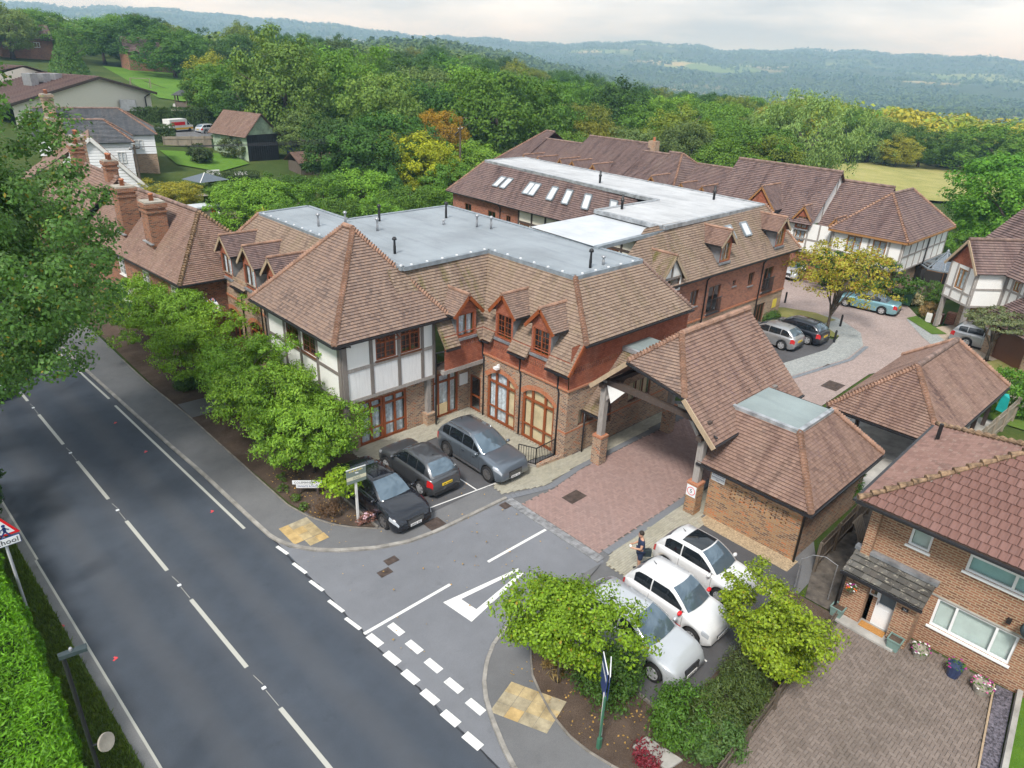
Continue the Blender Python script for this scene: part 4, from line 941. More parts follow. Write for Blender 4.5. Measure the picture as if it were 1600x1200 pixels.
roof_part('end_roof',[[(xs1,18.25,5.75),(xs1,21.8,5.75),(28.75,23.6,ZF),(28.75,ys(ZF),ZF)]],M['roof_far'],AB)
hip_tiles(AB,[((xs0-.05,18.22,5.8),(xz(ZF),ys(ZF),ZF+.03))],.13,.14)
hip_tiles(AB,[((xs1,18.25,5.8),(28.75,ys(ZF),ZF+.03))],.1,.16,'ridge_grey')
xm = 20.47; S = []
for a,b,k in ((18.95,xm-hw,0),(xm+hw,21.25,1)):
    if k: S.append([(a,ye,4.45),(xe,ye,4.45),(xz(zd),yz(zd),zd),(a,yz(zd),zd)])
    else: S.append([(a,ye,4.45),(b,ye,4.45),(b,yz(zd),zd),(a,yz(zd),zd)])
S.append([(17.5,yz(zd),zd),(xz(zd),yz(zd),zd),(xz(ZF),yz(ZF),ZF),(17.5,yz(ZF),ZF)])
roof_part('middle_roof',S,M['roof_moss'],AB)
gutter(AB,[(xe-.05,18.36,4.38),(xe-.05,yc2-hw-.05,4.38)]); gutter(AB,[(xe-.05,yc2+hw+.05,4.38),(xe-.05,yc-hw-.05,4.38)]); gutter(AB,[(xe-.05,yc+hw+.1,4.38),(xe-.05,ye-.05,4.38),(xm+hw+.1,ye-.05,4.38)]); gutter(AB,[(18.95,ye-.05,4.38),(xm-hw-.05,ye-.05,4.38)])
gutter(AB,[(xs0-.1,18.18,5.7),(xs1+.05,18.18,5.7)])
rafters(AB,WS,.7,8.8,5.72,.05,.38,.6)
for yy,zt in ((24.42,4.3),(21.72,4.3),(19.2,4.3)):
    pipe(AB,[(21.25,yy,zt),(21.52,yy,zt-.2),(21.52,yy,3.5),(21.56,yy-.06,3.3),(21.56,yy-.06,.05)],.045)
pipe(AB,[(18.98,24.3,4.3),(18.98,24.95,4.0),(18.98,25.0,.1)],.045)
for y_ in (yc,yc2): dormer(AB,WF,24.5-y_,1.24,4.72,6.35,7.0,zf_n,.03,.3,roofm='roof',behind='room',wz=(4.76,5.95),cheek='lead',bars=(2,4))
dormer(AB,WM,xm-19.1,1.24,4.70,6.2,6.82,zm_n,.03,.3,roofm='roof',behind='curtain',wz=(4.74,5.86),bars=None)
# barge where the front slope ends over the side wall
m = MB(); m.bar((xe-.02,18.33,4.42),(xz(5.75),18.33,5.72),.06,.16); m.build('bargeboard',M['stain'],AB)
# flat roof: three levels of covering
fr = [(18.2,41.3),(18.2,26.4),(23.75,26.65),(23.75,20.6),(28.75,20.6),(29.3,37.1),(21.6,36.9),(21.6,41.7)]
def _(m):
    m.poly([(x,y,8.05) for x,y in fr])
part('flat_roof','flat_blue',_)
def _(m):
    for (x0,y0),(x1,y1) in zip(fr,fr[1:]+fr[:1]): m.bar((x0,y0,8.0),(x1,y1,8.0),.24,.2)
part('roof_edge','edge_trim',_)
def _(m):
    for (x0,y0),(x1,y1) in zip(fr[:5],fr[1:5]):
        L = math.hypot(x1-x0,y1-y0); k = 0
        while k*.95+.5 < L:
            t = (k*.95+.5)/L; m.obox((x0+(x1-x0)*t,y0+(y1-y0)*t,8.1),.09,.09,.05); k += 1
part('edge_clip','white',_)
def _(m): m.poly([(29.1,29.0,8.16),(28.6,23.5,8.16),(35.6,23.9,8.16),(36.2,29.4,8.16)])
part('flat_roof','flat_pale',_)
def _(m): m.bar((28.6,23.5,8.1),(35.6,23.9,8.1),.3,.2); m.bar((36.2,29.4,8.2),(35.6,23.9,8.2),.3,.22)
part('roof_edge','edge_trim',_)
def _(m):
    m.poly([(35.3,29.3,8.42),(34.95,23.8,8.42),(47.4,24.1,8.42),(49.8,51.0,8.42),(44.9,51.0,8.42),(42.3,31.4,8.42),(42.1,29.2,8.42)])
part('flat_roof','flat_old',_)
def _(m):
    for a,b in (((34.95,23.75),(47.4,24.05)),((47.45,24.1),(49.85,51.0)),((44.85,51.05),(42.25,31.4)),((44.9,51.05),(49.8,51.05)),((35.3,29.35),(34.9,23.8)),((42.2,31.3),(42.1,29.3)),((35.3,29.3),(42.1,29.3))):
        m.bar((a[0],a[1],8.36),(b[0],b[1],8.36),.26,.24)
part('lead_edge','flash',_)
# vents and flues
for k,(x,y,h) in enumerate(((19.29,36.2,.75),(20.97,36.11,.7),(22.89,35.49,1.0),(21.41,33.44,.75),(19.34,28.72,.85),(26.78,34.06,1.0),(25.53,32.71,.3),(26.74,31.09,.75),(27.1,30.25,.75),(25.48,21.19,.95),(26.46,21.2,.45))):
    m = MB(); m.lathe((x,y,8.05),[(.07,0),(.07,h*.45),(.06,h*.5),(.05,h*.8),(.12,h*.82),(.11,h*.93),(.05,h)],10,mi=0); m.build('roof_vent',M['black' if h > .8 else 'galv'],AB,smooth=True,uv=False)
for (x,y) in ((37.1,28.6),(45.9,27.2),(44.3,36.6)):
    m = MB(); m.lathe((x,y,8.42),[(.09,0),(.09,.5),(.13,.52),(.13,.62),(.08,.66),(.08,.95)],10); m.build('roof_vent',M['black'],AB,smooth=True,uv=False)
# --- left wing along the road, three dormers
LW = Frame((15.5,44.0),(15.5,32.4)); LE = Frame((21.5,44),(15.5,44))
tl = 3.55/2.85; xl = lambda z: 15.3+(z-4.45)/tl; nl = lambda z: -(xl(z)-15.5)
yy = [40.5,37.4,34.4]; lops = [(44-y-1.0,44-y+1.0,0.,2.5) for y in yy]
def _(m):
    wall(m,LW,0,11.6,0,3.6,[(a,b,.3,2.75) for a,b,_,_ in lops],.12); wall(m,LE,0,6,0,4.6)
    for a,b,_,_ in lops: spandrel(m,LW,a,b,2.26,2.75,.44)
part('wing_wall','brick_buff',_)
def _(m): arches(m,LW,[(a,b,0,2.75) for a,b,_,_ in lops])
part('brick_arch','brick_arch',_)
for a,b,_,_ in lops: window(AB,LW,a,b,.32,2.7,3,'stain',.08,'room',.08,2.1)
def _(m): wall(m,LW,0,11.6,3.6,4.95,[(44-y-.6,44-y+.6,4.7,4.96) for y in yy],.1,.04)
part('tile_hanging','brick_buff',_)
def _(m):
    u = .4
    while u < 11: m.fbox(LW,u,u+.08,.04,.055,4.1,4.3); u += .16
part('tile_band','tilehung_dark',_)
def _(m): m.fbox(LW,0,11.6,.0,.07,3.5,3.62)
part('brick_course','brick_arch',_)
S = []; ed = [44.35]+[v for y in yy for v in (y+hw,y-hw)]+[32.4]
for a,b in zip(ed[::2],ed[1::2]):
    S.append([(15.3,a,4.45),(15.3,b,4.45),(xl(zd),b,zd),(xl(zd),min(a,44.35-(zd-4.45)/1.2) if a > 44 else a,zd)])
S.append([(xl(zd),44.35-(zd-4.45)/1.2,zd),(xl(zd),29,zd),(xl(ZF),29,ZF),(xl(ZF),41.3,ZF)])
roof_part('left_roof',S,M['roof_buff'],AB)
roof_part('left_end_roof',[[(15.3,44.35,4.45),(24.0,44.35,4.45),(21.6,41.3,ZF),(xl(ZF),41.3,ZF)]],M['roof'],AB)
hip_tiles(AB,[((15.3,44.35,4.5),(xl(ZF),41.3,ZF+.03))],.12,.15)
for y in yy: dormer(AB,LW,44-y,1.5,4.72,6.45,7.2,nl,.03,.32,roofm='roof_far',gable='tilehung',behind='curtain',win='stain_dark',wz=(4.78,6.1),barge='barge',bars=(1,1))
for a,b in zip(ed[::2],ed[1::2]): gutter(AB,[(15.24,a-.05,4.38),(15.24,b+.05,4.38)])
for y in (42.4,38.9,35.9): pipe(AB,[(15.24,y,4.35),(15.44,y,4.1),(15.44,y,.05)],.045)
# --- far wing (faces the court) with dormers, windows and small balconies
FW = Frame((30.4,22.0),(48.6,22.0)); FE = Frame((48.6,22.0),(48.6,30))
tfw = 2.95/2.35; nw = lambda z: -( (z-5.5)/tfw - .35 ); yw = lambda z: 21.65+(z-5.5)/tfw
up_ops = [(5.75,6.6,3.6,4.65),(7.8,9.2,2.75,4.55),(10.65,11.05,4.1,4.5),(12.68,13.35,3.72,4.65),(14.8,16.05,2.9,4.62)]
lo_ops = [(12.35,13.35,1.1,2.06),(14.5,15.9,.1,2.0)]
def _(m): wall(m,FW,0,18.2,2.6,5.55,up_ops,.1,.03); wall(m,FE,0,8,2.6,5.5,[],.1,.03)
part('wing_wall','brick_red',_)
def _(m): wall(m,FW,0,18.2,0,2.6,lo_ops,.1); wall(m,FE,0,8,0,2.6)
part('wing_wall','brick_buff',_)
def _(m): m.fbox(FW,0,18.25,0,.06,2.52,2.64)
part('brick_course','brick_arch',_)
for i,o in enumerate(up_ops):
    a,b,c,d = o; window(AB,FW,a,b,c,d,1 if b-a < .5 else 2,'stain_dark',.06,'room',.07,n=.03,sill='lead')
for o in lo_ops: window(AB,FW,*o,2 if o[3]-o[2] < 1.2 else 3,'stain_dark',.07,'room',.07)
for o in (up_ops[1],up_ops[4]):
    m = MB(); u = o[0]-.1
    while u < o[1]+.1: m.fbox(FW,u-.012,u+.012,.17,.195,o[2]-.05,o[2]+.95); u += .115
    m.fbox(FW,o[0]-.12,o[1]+.12,.165,.2,o[2]+.95,o[2]+1.0); m.fbox(FW,o[0]-.12,o[1]+.12,.165,.2,o[2]-.06,o[2]-.02); m.build('balcony_rail',M['black'],AB)
m = MB(); m.fbox(FW,17.0,17.55,.005,.03,1.3,1.95); m.build('wall_sign',M['yellow_sign'],AB)
for u in (7.35,14.35): pipe(AB,[FW(u,.3,5.4),FW(u,.1,5.1),FW(u,.08,.05)],.045)
roof_part('far_wing_roof',[[(30.2,21.65,5.5),(49.3,21.65,5.5),(47.4,24.0,8.45),(33.5,24.0,8.45),(30.2,22.9,7.07)]],M['roof_buff'],AB,.15,.03)
roof_part('far_end_roof',[[(49.3,21.65,5.5),(51.8,51.5,5.5),(49.8,51.0,8.42),(47.4,24.0,8.45)]],M['roof_far'],AB,.16)
hip_tiles(AB,[((49.3,21.65,5.55),(47.4,24.0,8.48))],.12,.18)
gutter(AB,[(30.3,21.6,5.45),(49.35,21.6,5.45)]); rafters(AB,FW,.3,18.6,5.46,.03,.3,.42)
for xc in (39.35,46.4): dormer(AB,FW,xc-30.4,1.2,6.05,7.42,8.02,nw,.1,.3,roofm='roof_red',behind='curtain',win='stain_tan',barge='barge',wz=(6.1,7.25),bars=(2,3))
dormer(AB,FW,2.9,2.1,5.2,6.2,7.4,nw,.35,.28,gable='render',roofm='roof_moss',barge='barge',win='stain_dark',sill=False,cols=2,bars=None,wz=(5.3,5.95))
beams(AB,FW,[(2.0,6.05,3.8,6.05),(2.9,6.1,2.9,7.2)],'oak',n=.37,w=.12)
def skylight(parent, p, ud, sd, w, h, mat='flat_pale'):
    """rooflight: dark frame, pale glass with reflected sky put into its colour"""
    p = np.array(p,float); ud = np.array(ud,float); sd = np.array(sd,float)/np.linalg.norm(sd); n_ = np.cross(ud,sd); n_ *= np.sign(n_[2])
    q = [p, p+ud*w, p+ud*w+sd*h, p+sd*h]; m = MB()
    for a,b in zip(q,q[1:]+q[:1]): m.bar(a+n_*.09,b+n_*.09,.1,.12,up=n_)
    f = m.build('rooflight',M['edge_trim'],parent); g = MB(); g.poly([x+n_*.12 for x in q]); g.build('pane',M['skyglass'],f)
M['skyglass'] = NT('rooflight_glass').fin((.60,.63,.66), .08, 0, spec=1.)  # pale base colour stands in for reflected sky
sdv = (0,1/tfw,1); skylight(AB,(43.1,yw(6.95),6.95),(1,0,0),sdv,.75,.95); skylight(AB,(41.2,yw(6.95),6.95),(1,0,0),sdv,.7,.95)
# --- back wing with the row of rooflights
BWf = Frame((43.0,53.6),(41.9,30.0)); bx_ = lambda y: 41.9+(y-30)*1.1/23.6
bops = [(1.9,2.9,3.9,4.6),(5.4,6.5,3.8,4.5),(8.0,8.6,3.85,4.5)]
def _(m): wall(m,BWf,0,9.6,0,5.5,bops,.1)
part('back_wall','brick_red',_)
for o in bops: window(AB,BWf,*o,2,'stain_dark',.06,'room')
def _(m): wall(m,BWf,9.6,23.6,0,5.5)
part('back_wall','render_cream',_)
beams(AB,BWf,[(9.7+1.7*i,2.6,9.7+1.7*i,5.5) for i in range(8)]+[(9.7,4.3,23.5,4.3),(9.7,2.7,23.5,2.7)],'oak_dark',w=.18)
for i in range(7): window(AB,BWf,9.95+1.7*i,11.15+1.7*i,2.85,4.2,2,'stain_dark',.07,'room',.0,n=.06)
eL, eR, tR, tL = (42.55,54.1,5.4),(41.3,30.0,5.4),(42.3,31.3,8.4),(44.85,51.0,8.4)
roof_part('back_roof',[[eL,eR,tR,tL]],M['roof_far'],AB,.17,.03); roof_part('back_end_roof',[[eL,(52.2,54.1,5.4),(49.8,51.0,8.4),tL]],M['roof_far'],AB,.17)
hip_tiles(AB,[(eL,tL)],.1,.2); gutter(AB,[eL,eR])
rafters(AB,BWf,.2,23.4,5.4,.02,.4,.6); pipe(AB,[BWf(7.2,.3,5.3),BWf(7.2,.06,5.0),BWf(7.2,.06,0)],.05)
A_,B_,C_,D_ = (np.array(q,float) for q in (eL,eR,tR,tL))
def on_roof(u, v): return (A_*(1-u)+B_*u)*(1-v)+(D_*(1-u)+C_*u)*v
for u in (.215,.262,.405,.440,.545,.63,.735,.87):
    p = on_roof(u,.42); ud = on_roof(u+.02,.42)-p; ud /= np.linalg.norm(ud); sd = on_roof(u,.6)-p; skylight(AB,p,ud,sd,.72,1.15)
# ------------------------------------------------------------------ entrance porch over the private road
def mk(root): 
    def p(name, mat, f, **k):
        m = MB(); f(m); return m.build(name, M[mat], root, **k)
    return p
PO = thing('entrance_porch','tiled oak-framed entrance archway roof spanning the red paved road','porch',(25,14.8,0)); P_ = mk(PO)
for (x,y,top) in ((22.65,17.35,4.3),(22.68,12.2,3.6),(27.8,17.1,4.3),(28.0,12.4,3.6)):
    P_('brick_pier','brick_orange' if y < 14 else 'brick',lambda m: m.box(x-.25,x+.25,y-.25,y+.25,0,1.42))
    P_('pier_cap','brick_arch',lambda m: m.box(x-.27,x+.27,y-.27,y+.27,1.42,1.52))
    P_('oak_post','oak_pale',lambda m: m.box(x-.14,x+.14,y-.14,y+.14,1.52,top))
    s_ = 1 if y < 14 else -1
    P_('oak_brace','oak_pale',lambda m: m.bar((x,y+s_*.1,3.35),(x,y+s_*.7,4.12),.11,.14))
P_('oak_beam','oak_dark',lambda m: m.box(22.55,22.78,12.0,17.5,4.12,4.36)); P_('oak_beam','oak',lambda m: m.box(27.8,28.08,12.0,17.5,4.1,4.38))
P_('wall_plate','oak_dark',lambda m: m.box(22.3,28.6,17.2,17.45,4.0,4.2)); P_('wall_plate','oak_dark',lambda m: m.box(22.3,28.6,12.1,12.35,3.5,3.7))
rl, rh = (24.1,14.8,6.85),(28.9,14.8,6.85); tp = (6.85-4.05)/2.95     # main slopes
zR = lambda y: 6.85-tp*abs(y-14.8)
LF,RF = (22.15,15.95,zR(15.95)),(22.15,13.05,zR(13.05)); xl0, xl1 = 22.15, 29.6
roof_part('porch_roof',[[(xl0,11.45,zR(11.45)),(xl1,11.45,zR(11.45)),(xl1,14.8,6.85),rl,RF],[(xl0,17.75,zR(17.75)),(xl1,17.75,zR(17.75)),(xl1,14.8,6.85),rl,LF]],M['roof_red'],PO,.15,.03)
roof_part('hip_end_roof',[[LF,RF,rl]],M['roof'],PO,.15,.03)
hip_tiles(PO,[(up(LF),up(rl)),(up(RF),up(rl))],.13,.14); ridge_tiles(PO,[(up(rl,.07),(29.6,14.8,6.92))],.14)
for a,b in (((22.1,17.8,zR(17.75)-.08),(22.1,15.95,zR(15.95)-.08)),((22.1,11.4,zR(11.45)-.08),(22.1,13.05,zR(13.05)-.08))): P_('bargeboard','barge',lambda m: m.bar(a,b,.06,.2))
gutter(PO,[(22.08,15.95,LF[2]-.05),(22.08,13.05,RF[2]-.05)],.08); gutter(PO,[(22.2,11.4,zR(11.45)-.03),(29.6,11.4,zR(11.45)-.03)])
P_('knee_gusset','render',lambda m: m.poly([(22.55,16.9,3.3),(22.55,17.2,4.1),(22.55,16.2,4.1)]))
pipe(PO,[(22.3,11.45,4.0),(22.75,12.0,3.8),(22.86,12.1,3.7),(22.86,12.1,.1)],.045)
sgn = MB(); sgn.box(22.385,22.4,11.98,12.42,.88,1.4); sp_ = sgn.build('speed_sign',M['sign_white'],PO)
m = MB()
for i in range(28):
    a,b = 2*math.pi*i/28,2*math.pi*(i+1)/28; m.add([(22.382,12.2-r_*math.cos(t_),1.14+r_*math.sin(t_)) for t_,r_ in ((a,.16),(b,.16),(b,.19),(a,.19))],[(0,1,2,3)])
m.build('sign_ring',M['red'],sp_)
text_mesh('5',.25,M['ink'],'sign_numeral',sp_,face_matrix((22.38,12.2,1.14),(0,-1,0),(0,0,1)))
# lean-to between porch and side wall
LT = thing('lean_to_roof','small mossy lean-to roof with flat grey top beside the archway','roof',(24,18,2.3)); P_ = mk(LT)
roof_part('lean_to_slope',[[(22.75,18.6,2.25),(22.75,17.55,2.25),(25.4,17.75,4.75),(25.4,18.6,4.75)]],M['roof_moss'],LT,.12)
P_('flat_top','flat_green',lambda m: m.box(25.35,27.3,17.6,18.58,4.7,4.86)); P_('lead_edge','flash',lambda m: m.box(25.2,25.36,17.6,18.58,4.68,4.88))
gutter(LT,[(22.7,18.58,2.2),(22.7,17.5,2.2)],.08); pipe(LT,[(22.72,18.45,2.2),(22.72,18.45,.05)],.04)
P_('oak_bearer','oak_dark',lambda m: m.bar((22.8,17.6,2.2),(25.4,17.7,4.68),.1,.14))
# ------------------------------------------------------------------ outbuilding with pierced brickwork
OB = thing('outbuilding','small brick outbuilding with pierced brick pattern and tiled roof with flat top','outbuilding',(25,10,0)); P_ = mk(OB)
OW = Frame((22.9,11.75),(22.9,7.8)); OS = Frame((22.9,7.8),(28.8,7.8)); ON = Frame((28.8,12.2),(22.9,11.75))
holes = []
for g in range(6):
    for c_ in range(2):
        for k in range(4): holes.append((.98+g*.44+c_*.17,1.05+g*.44+c_*.17,1.30+k*.16+(.08 if c_ else 0),1.38+k*.16+(.08 if c_ else 0)))
def _(m): wall(m,OW,0,3.95,0,2.6,holes,.1)
P_('pierced_wall','brick_orange',_)
P_('dark_backing','room',lambda m: m.poly([OW(.9,-.11,1.2),OW(3.9,-.11,1.2),OW(3.9,-.11,2.1),OW(.9,-.11,2.1)]))
P_('side_wall','brick',lambda m: wall(m,OS,0,5.9,0,2.6)); P_('side_wall','brick',lambda m: wall(m,ON,0,5.9,0,2.6))
oe = [(22.55,12.25),(22.55,7.45),(29.2,7.45),(29.2,12.25)]; ot = [(24.7,12.25),(24.7,9.35),(27.6,9.35),(27.6,12.25)]
roof_part('roof_slope',[[(*oe[0],2.5),(*oe[1],2.5),(*ot[1],4.35),(*ot[0],4.35)],[(*oe[1],2.5),(*oe[2],2.5),(*ot[2],4.35),(*ot[1],4.35)],[(*oe[2],2.5),(*oe[3],2.5),(*ot[3],4.35),(*ot[2],4.35)]],M['roof_red'],OB,.14,.03)
hip_tiles(OB,[((*oe[1],2.54),(*ot[1],4.38)),((*oe[2],2.54),(*ot[2],4.38))],.13,.13)
P_('flat_top','flat_green',lambda m: m.box(24.75,27.55,9.4,12.5,4.2,4.38))
P_('lead_edge','flash',lambda m: (m.box(24.58,24.76,9.25,12.5,4.22,4.44),m.box(24.76,27.7,9.25,9.42,4.22,4.44)))
gutter(OB,[(22.5,12.25,2.42),(22.5,7.4,2.42),(29.25,7.4,2.42)]); pipe(OB,[(22.6,7.5,2.4),(22.84,7.72,2.2),(22.84,7.72,.02)],.045)
P_('barge_end','barge',lambda m: m.bar((22.6,12.3,2.6),(23.9,12.3,3.7),.08,.14))
s_ = MB(); s_.fbox(OW,.06,.68,.0,.02,1.78,2.16); sg = s_.build('private_road_sign',M['sign_white'],OB)
for t_,sz,zz in (('PRIVATE ROAD',.082,2.06),('RESIDENTS PARKING',.06,1.95),('ONLY',.06,1.86)): text_mesh(t_,sz,M['sign_blue'],'sign_lettering',sg,face_matrix((22.876,11.38,zz),(0,-1,0),(0,0,1)))
# ------------------------------------------------------------------ carport
CP = thing('carport','open carport with streaked red tiled roof behind the outbuilding','carport',(37,8.6,0)); P_ = mk(CP)
ce = [(32.2,11.2),(32.2,6.1),(42.3,5.95),(42.3,11.3)]; r0,r1 = (35.2,8.65,4.5),(40.9,8.6,4.5)
roof_part('roof_slope',[[(*ce[0],2.35),(*ce[1],2.35),r0],[(*ce[1],2.35),(*ce[2],2.35),r1,r0],[(*ce[2],2.35),(*ce[3],2.35),r1],[(*ce[3],2.35),(*ce[0],2.35),r0,r1]],M['roof_red'],CP,.15,.03)
hip_tiles(CP,[((*ce[0],2.4),up(r0)),((*ce[1],2.4),up(r0)),((*ce[2],2.4),up(r1)),((*ce[3],2.4),up(r1))],.13,.15,'ridge'); ridge_tiles(CP,[(up(r0,.06),up(r1,.06))],.14,mat='ridge_grey')
for (x,y) in ((32.6,10.8),(32.6,6.5),(36,10.8),(39.4,10.8),(41.9,10.8),(36,6.4),(39.4,6.4),(41.9,6.4)): P_('oak_post','oak_dark',lambda m: m.box(x-.09,x+.09,y-.09,y+.09,0,2.35))
P_('oak_beam','oak_dark',lambda m: m.box(32.4,42.1,10.7,10.9,2.15,2.34)); P_('oak_beam','oak_dark',lambda m: m.box(32.4,42.1,6.3,6.5,2.15,2.34)); P_('oak_beam','oak_dark',lambda m: m.box(32.5,32.7,6.3,10.9,2.1,2.3))
gutter(CP,[(32.15,11.2,2.28),(32.15,6.05,2.28),(42.3,5.9,2.28)],.09)
# ------------------------------------------------------------------ brick house in the corner
HO = thing('brick_house','orange-brown brick house with mossy concrete tiled hipped roof and white windows','house',(22.2,2,0)); P_ = mk(HO)
HW = Frame((22.2,5.35),(22.2,-6)); HS = Frame((28.4,5.35),(22.2,5.35))
hops = [(1.15,1.78,3.3,4.18),(2.82,5.1,3.28,4.14),(2.45,4.7,.82,1.92)]
P_('front_wall','brick_house',lambda m: wall(m,HW,0,11.35,0,4.72,hops+[(6.4,8.4,3.28,4.14),(6.6,8.8,.82,1.92),(.62,1.72,.12,2.0)],.1)); P_('side_wall','brick_house',lambda m: wall(m,HS,0,6.2,0,4.72))
P_('end_pier','brick_house',lambda m: m.box(21.95,22.2,5.1,5.4,2.1,4.72))
window(HO,HW,*hops[0],1,'white',.07,'frosted',.05,sill='white',bmats=['frosted'])
window(HO,HW,*hops[1],2,'white',.08,'teal',.05,3.86,sill='white',widths=[1.25,1],bmats=['teal','teal']); window(HO,HW,*hops[2],3,'white',.07,'frosted',.05,sill='white',widths=[.9,2,.9],bmats=['frosted']*3)
window(HO,HW,6.4,8.4,3.28,4.14,2,'white',.08,'teal',.05,3.86,sill='white',bmats=['teal','teal']); window(HO,HW,6.6,8.8,.82,1.92,3,'white',.07,'frosted',.05,sill='white',bmats=['frosted']*3)
P_('lintel_course','concrete',lambda m: m.fbox(HW,2.1,4.9,0,.025,1.95,2.01))
# porch with dark mossy lean-to
HPF = Frame((21.4,5.42),(21.4,3.2))
P_('porch_wall','brick_house',lambda m: (wall(m,HPF,0,.72,0,1.88),wall(m,HPF,1.62,2.22,0,1.88),wall(m,HPF,.72,.86,0,1.88,n=-.35)))
P_('porch_side','brick_house',lambda m: (m.poly([(21.4,5.42,0),(22.2,5.42,0),(22.2,5.42,2.3),(21.4,5.42,1.88)]),m.poly([(21.4,3.2,0),(22.2,3.2,0),(22.2,3.2,2.3),(21.4,3.2,1.88)]),m.poly([(21.4,4.7,0),(21.75,4.7,0),(21.75,4.7,1.9),(21.4,4.7,1.9)]),m.poly([(21.4,3.8,0),(21.75,3.8,0),(21.75,3.8,1.9),(21.4,3.8,1.9)])))
DF = Frame((21.75,4.72),(21.75,3.8)); 
window(HO,DF,.0,.30,1.15,1.9,1,'white',.05,'room',.0); P_('brick_panel','brick_house',lambda m: wall(m,DF,0,.3,.05,1.15))
dr = MB(); dr.fbox(DF,.3,.92,-.06,.02,.05,.98); dr.fbox(DF,.3,.37,-.06,.02,.98,1.9); dr.fbox(DF,.85,.92,-.06,.02,.98,1.9); dr.fbox(DF,.37,.85,-.06,.02,1.84,1.9); dr.fbox(DF,.42,.8,.02,.03,.2,.82)
dr = dr.build('front_door',M['white'],HO); m = MB(); m.poly([DF(.37,-.02,.98),DF(.85,-.02,.98),DF(.85,-.02,1.84),DF(.37,-.02,1.84)]); m.build('pane',M['carglass_pale'],dr); m = MB(); m.fbox(DF,.345,.365,.02,.06,.92,1.06); m.build('handle',M['chrome'],dr)
roof_part('porch_roof',[[(21.15,5.55,1.95),(21.15,3.05,1.95),(22.18,3.05,2.42),(22.18,5.55,2.42)]],M['slate_moss'] if 'slate_moss' in M else tile_mat('slate_mossy',[(.1,(.05,.048,.045)),(.5,(.095,.09,.082)),(.9,(.16,.155,.14))],.3,.25,streak=.2,lichen=.9),HO,.25,.02)
P_('porch_flashing','lead',lambda m: m.box(21.98,22.22,3.0,5.6,2.4,2.52)); gutter(HO,[(21.1,5.58,1.9),(21.1,3.02,1.9)],.08)
P_('porch_fascia','white',lambda m: m.box(21.16,21.22,3.06,5.54,1.8,1.92)); pipe(HO,[(21.12,5.52,1.88),(21.3,5.5,1.7),(21.3,5.5,.02)],.04)
P_('porch_step','concrete',lambda m: m.box(20.95,21.75,3.4,5.3,.02,.09)); P_('door_mat','mat_coir',lambda m: (m.box(21.3,21.62,3.85,4.65,.09,.11)))
m = MB(); m.box(21.385,21.4,3.42,3.62,1.42,1.54); np_ = m.build('number_plaque',M['ink'],HO); text_mesh('24',.1,M['sign_white'],'plaque_numeral',np_,face_matrix((21.38,3.52,1.48),(0,-1,0),(0,0,1)))
he = [(21.3,5.72),(29.0,5.85),(29.0,-8),(21.3,-8)]; hr = (25.1,2.25,6.6)
roof_part('side_roof',[[(*he[0],4.62),(*he[1],4.62),hr]],tile_mat('concrete_tile_fine',[(.1,(.16,.095,.08)),(.5,(.24,.14,.115)),(.9,(.29,.18,.15))],.2,.2,streak=.2,lichen=.35,joint=.25),HO,.2,.02)
roof_part('back_roof',[[(*he[1],4.62),(29.0,-8,4.62),(25.1,-8,6.6),hr]],M['roof_conc'],HO,.3)
hip_tiles(HO,[((21.25,5.75,4.66),up(hr,.05)),((*he[1],4.66),up(hr,.05))],.11,.42,'ridge_moss'); ridge_tiles(HO,[(up(hr,.06),(25.1,-8,6.66))],.14,.42,mat='ridge_moss')
# front slope: big interlocking tiles laid one by one
fs0 = V(21.3,0,4.62); fsd = V(25.1-21.3,0,6.6-4.62); fL = np.linalg.norm(fsd); fsd /= fL; fn = np.cross(fsd,V(0,-1,0)); fn *= np.sign(fn[2])
P_('roof_underlay','soil',lambda m: m.poly([(21.3,5.6,4.58),(21.3,-8,4.58),(25.1,-8,6.54),(25.1,2.2,6.54)]))
tw_, tl_ = .26, .33; shared = None; cnt = 0; restm = MB()
def tile_geo(m, o):
    w = tw_-.012; prof = [(-w/2,.0),(-w*.36,.022),(-w*.12,.0),(w*.12,.0),(w*.36,.022),(w/2,.0)]
    for a,b in zip(prof,prof[1:]):
        q = []
        for (t_,u,h) in ((0,a[0],a[1]),(0,b[0],b[1]),(tl_+.03,b[0],b[1]),(tl_+.03,a[0],a[1])): q.append(o+fsd*t_+V(0,-1,0)*u+fn*(h+.035*(1-t_/(tl_+.03))))
        m.add(q,[(0,1,2,3)])
    f0 = [o+V(0,-1,0)*u+fn*(h+.035) for u,h in prof]; f1 = [p-fn*.04 for p in f0]
    for i in range(len(f0)-1): m.add([f0[i],f0[i+1],f1[i+1],f1[i]],[(0,1,2,3)])
base_tile = MB(); tile_geo(base_tile, V(0,0,0)); tile_me = base_tile.mesh('roof_tile', piece_mat('concrete_tile_piece',[(.1,(.15,.085,.072)),(.5,(.185,.10,.084)),(.9,(.215,.125,.108))],.6,.9,(.33,.31,.30)))
rows = int(fL/tl_)+1; L_ = []
for r_ in range(rows):
    t_ = r_*tl_; ytop = 5.72-t_/fL*(5.72-2.25); y = ytop-tw_/2-(.15 if r_%2 else 0)
    while y > -7.8: L_.append((y,t_)); y -= tw_
L_.sort(key=lambda q: -q[0])
for i,(y,t_) in enumerate(L_):
    o = fs0+V(0,y,0)+fsd*t_
    if i < 300:
        ob = bpy.data.objects.new('roof_tile',tile_me); C.objects.link(ob); ob.parent = HO; ob.location = o-V(*ORIG[HO.name])+fn*rnd.uniform(0,.006); ob.rotation_euler = (0,0,rnd.uniform(-.006,.006))
    else: tile_geo(restm,o)
restm.build('roof_tiles',M['roof_conc'],HO,kind='stuff')
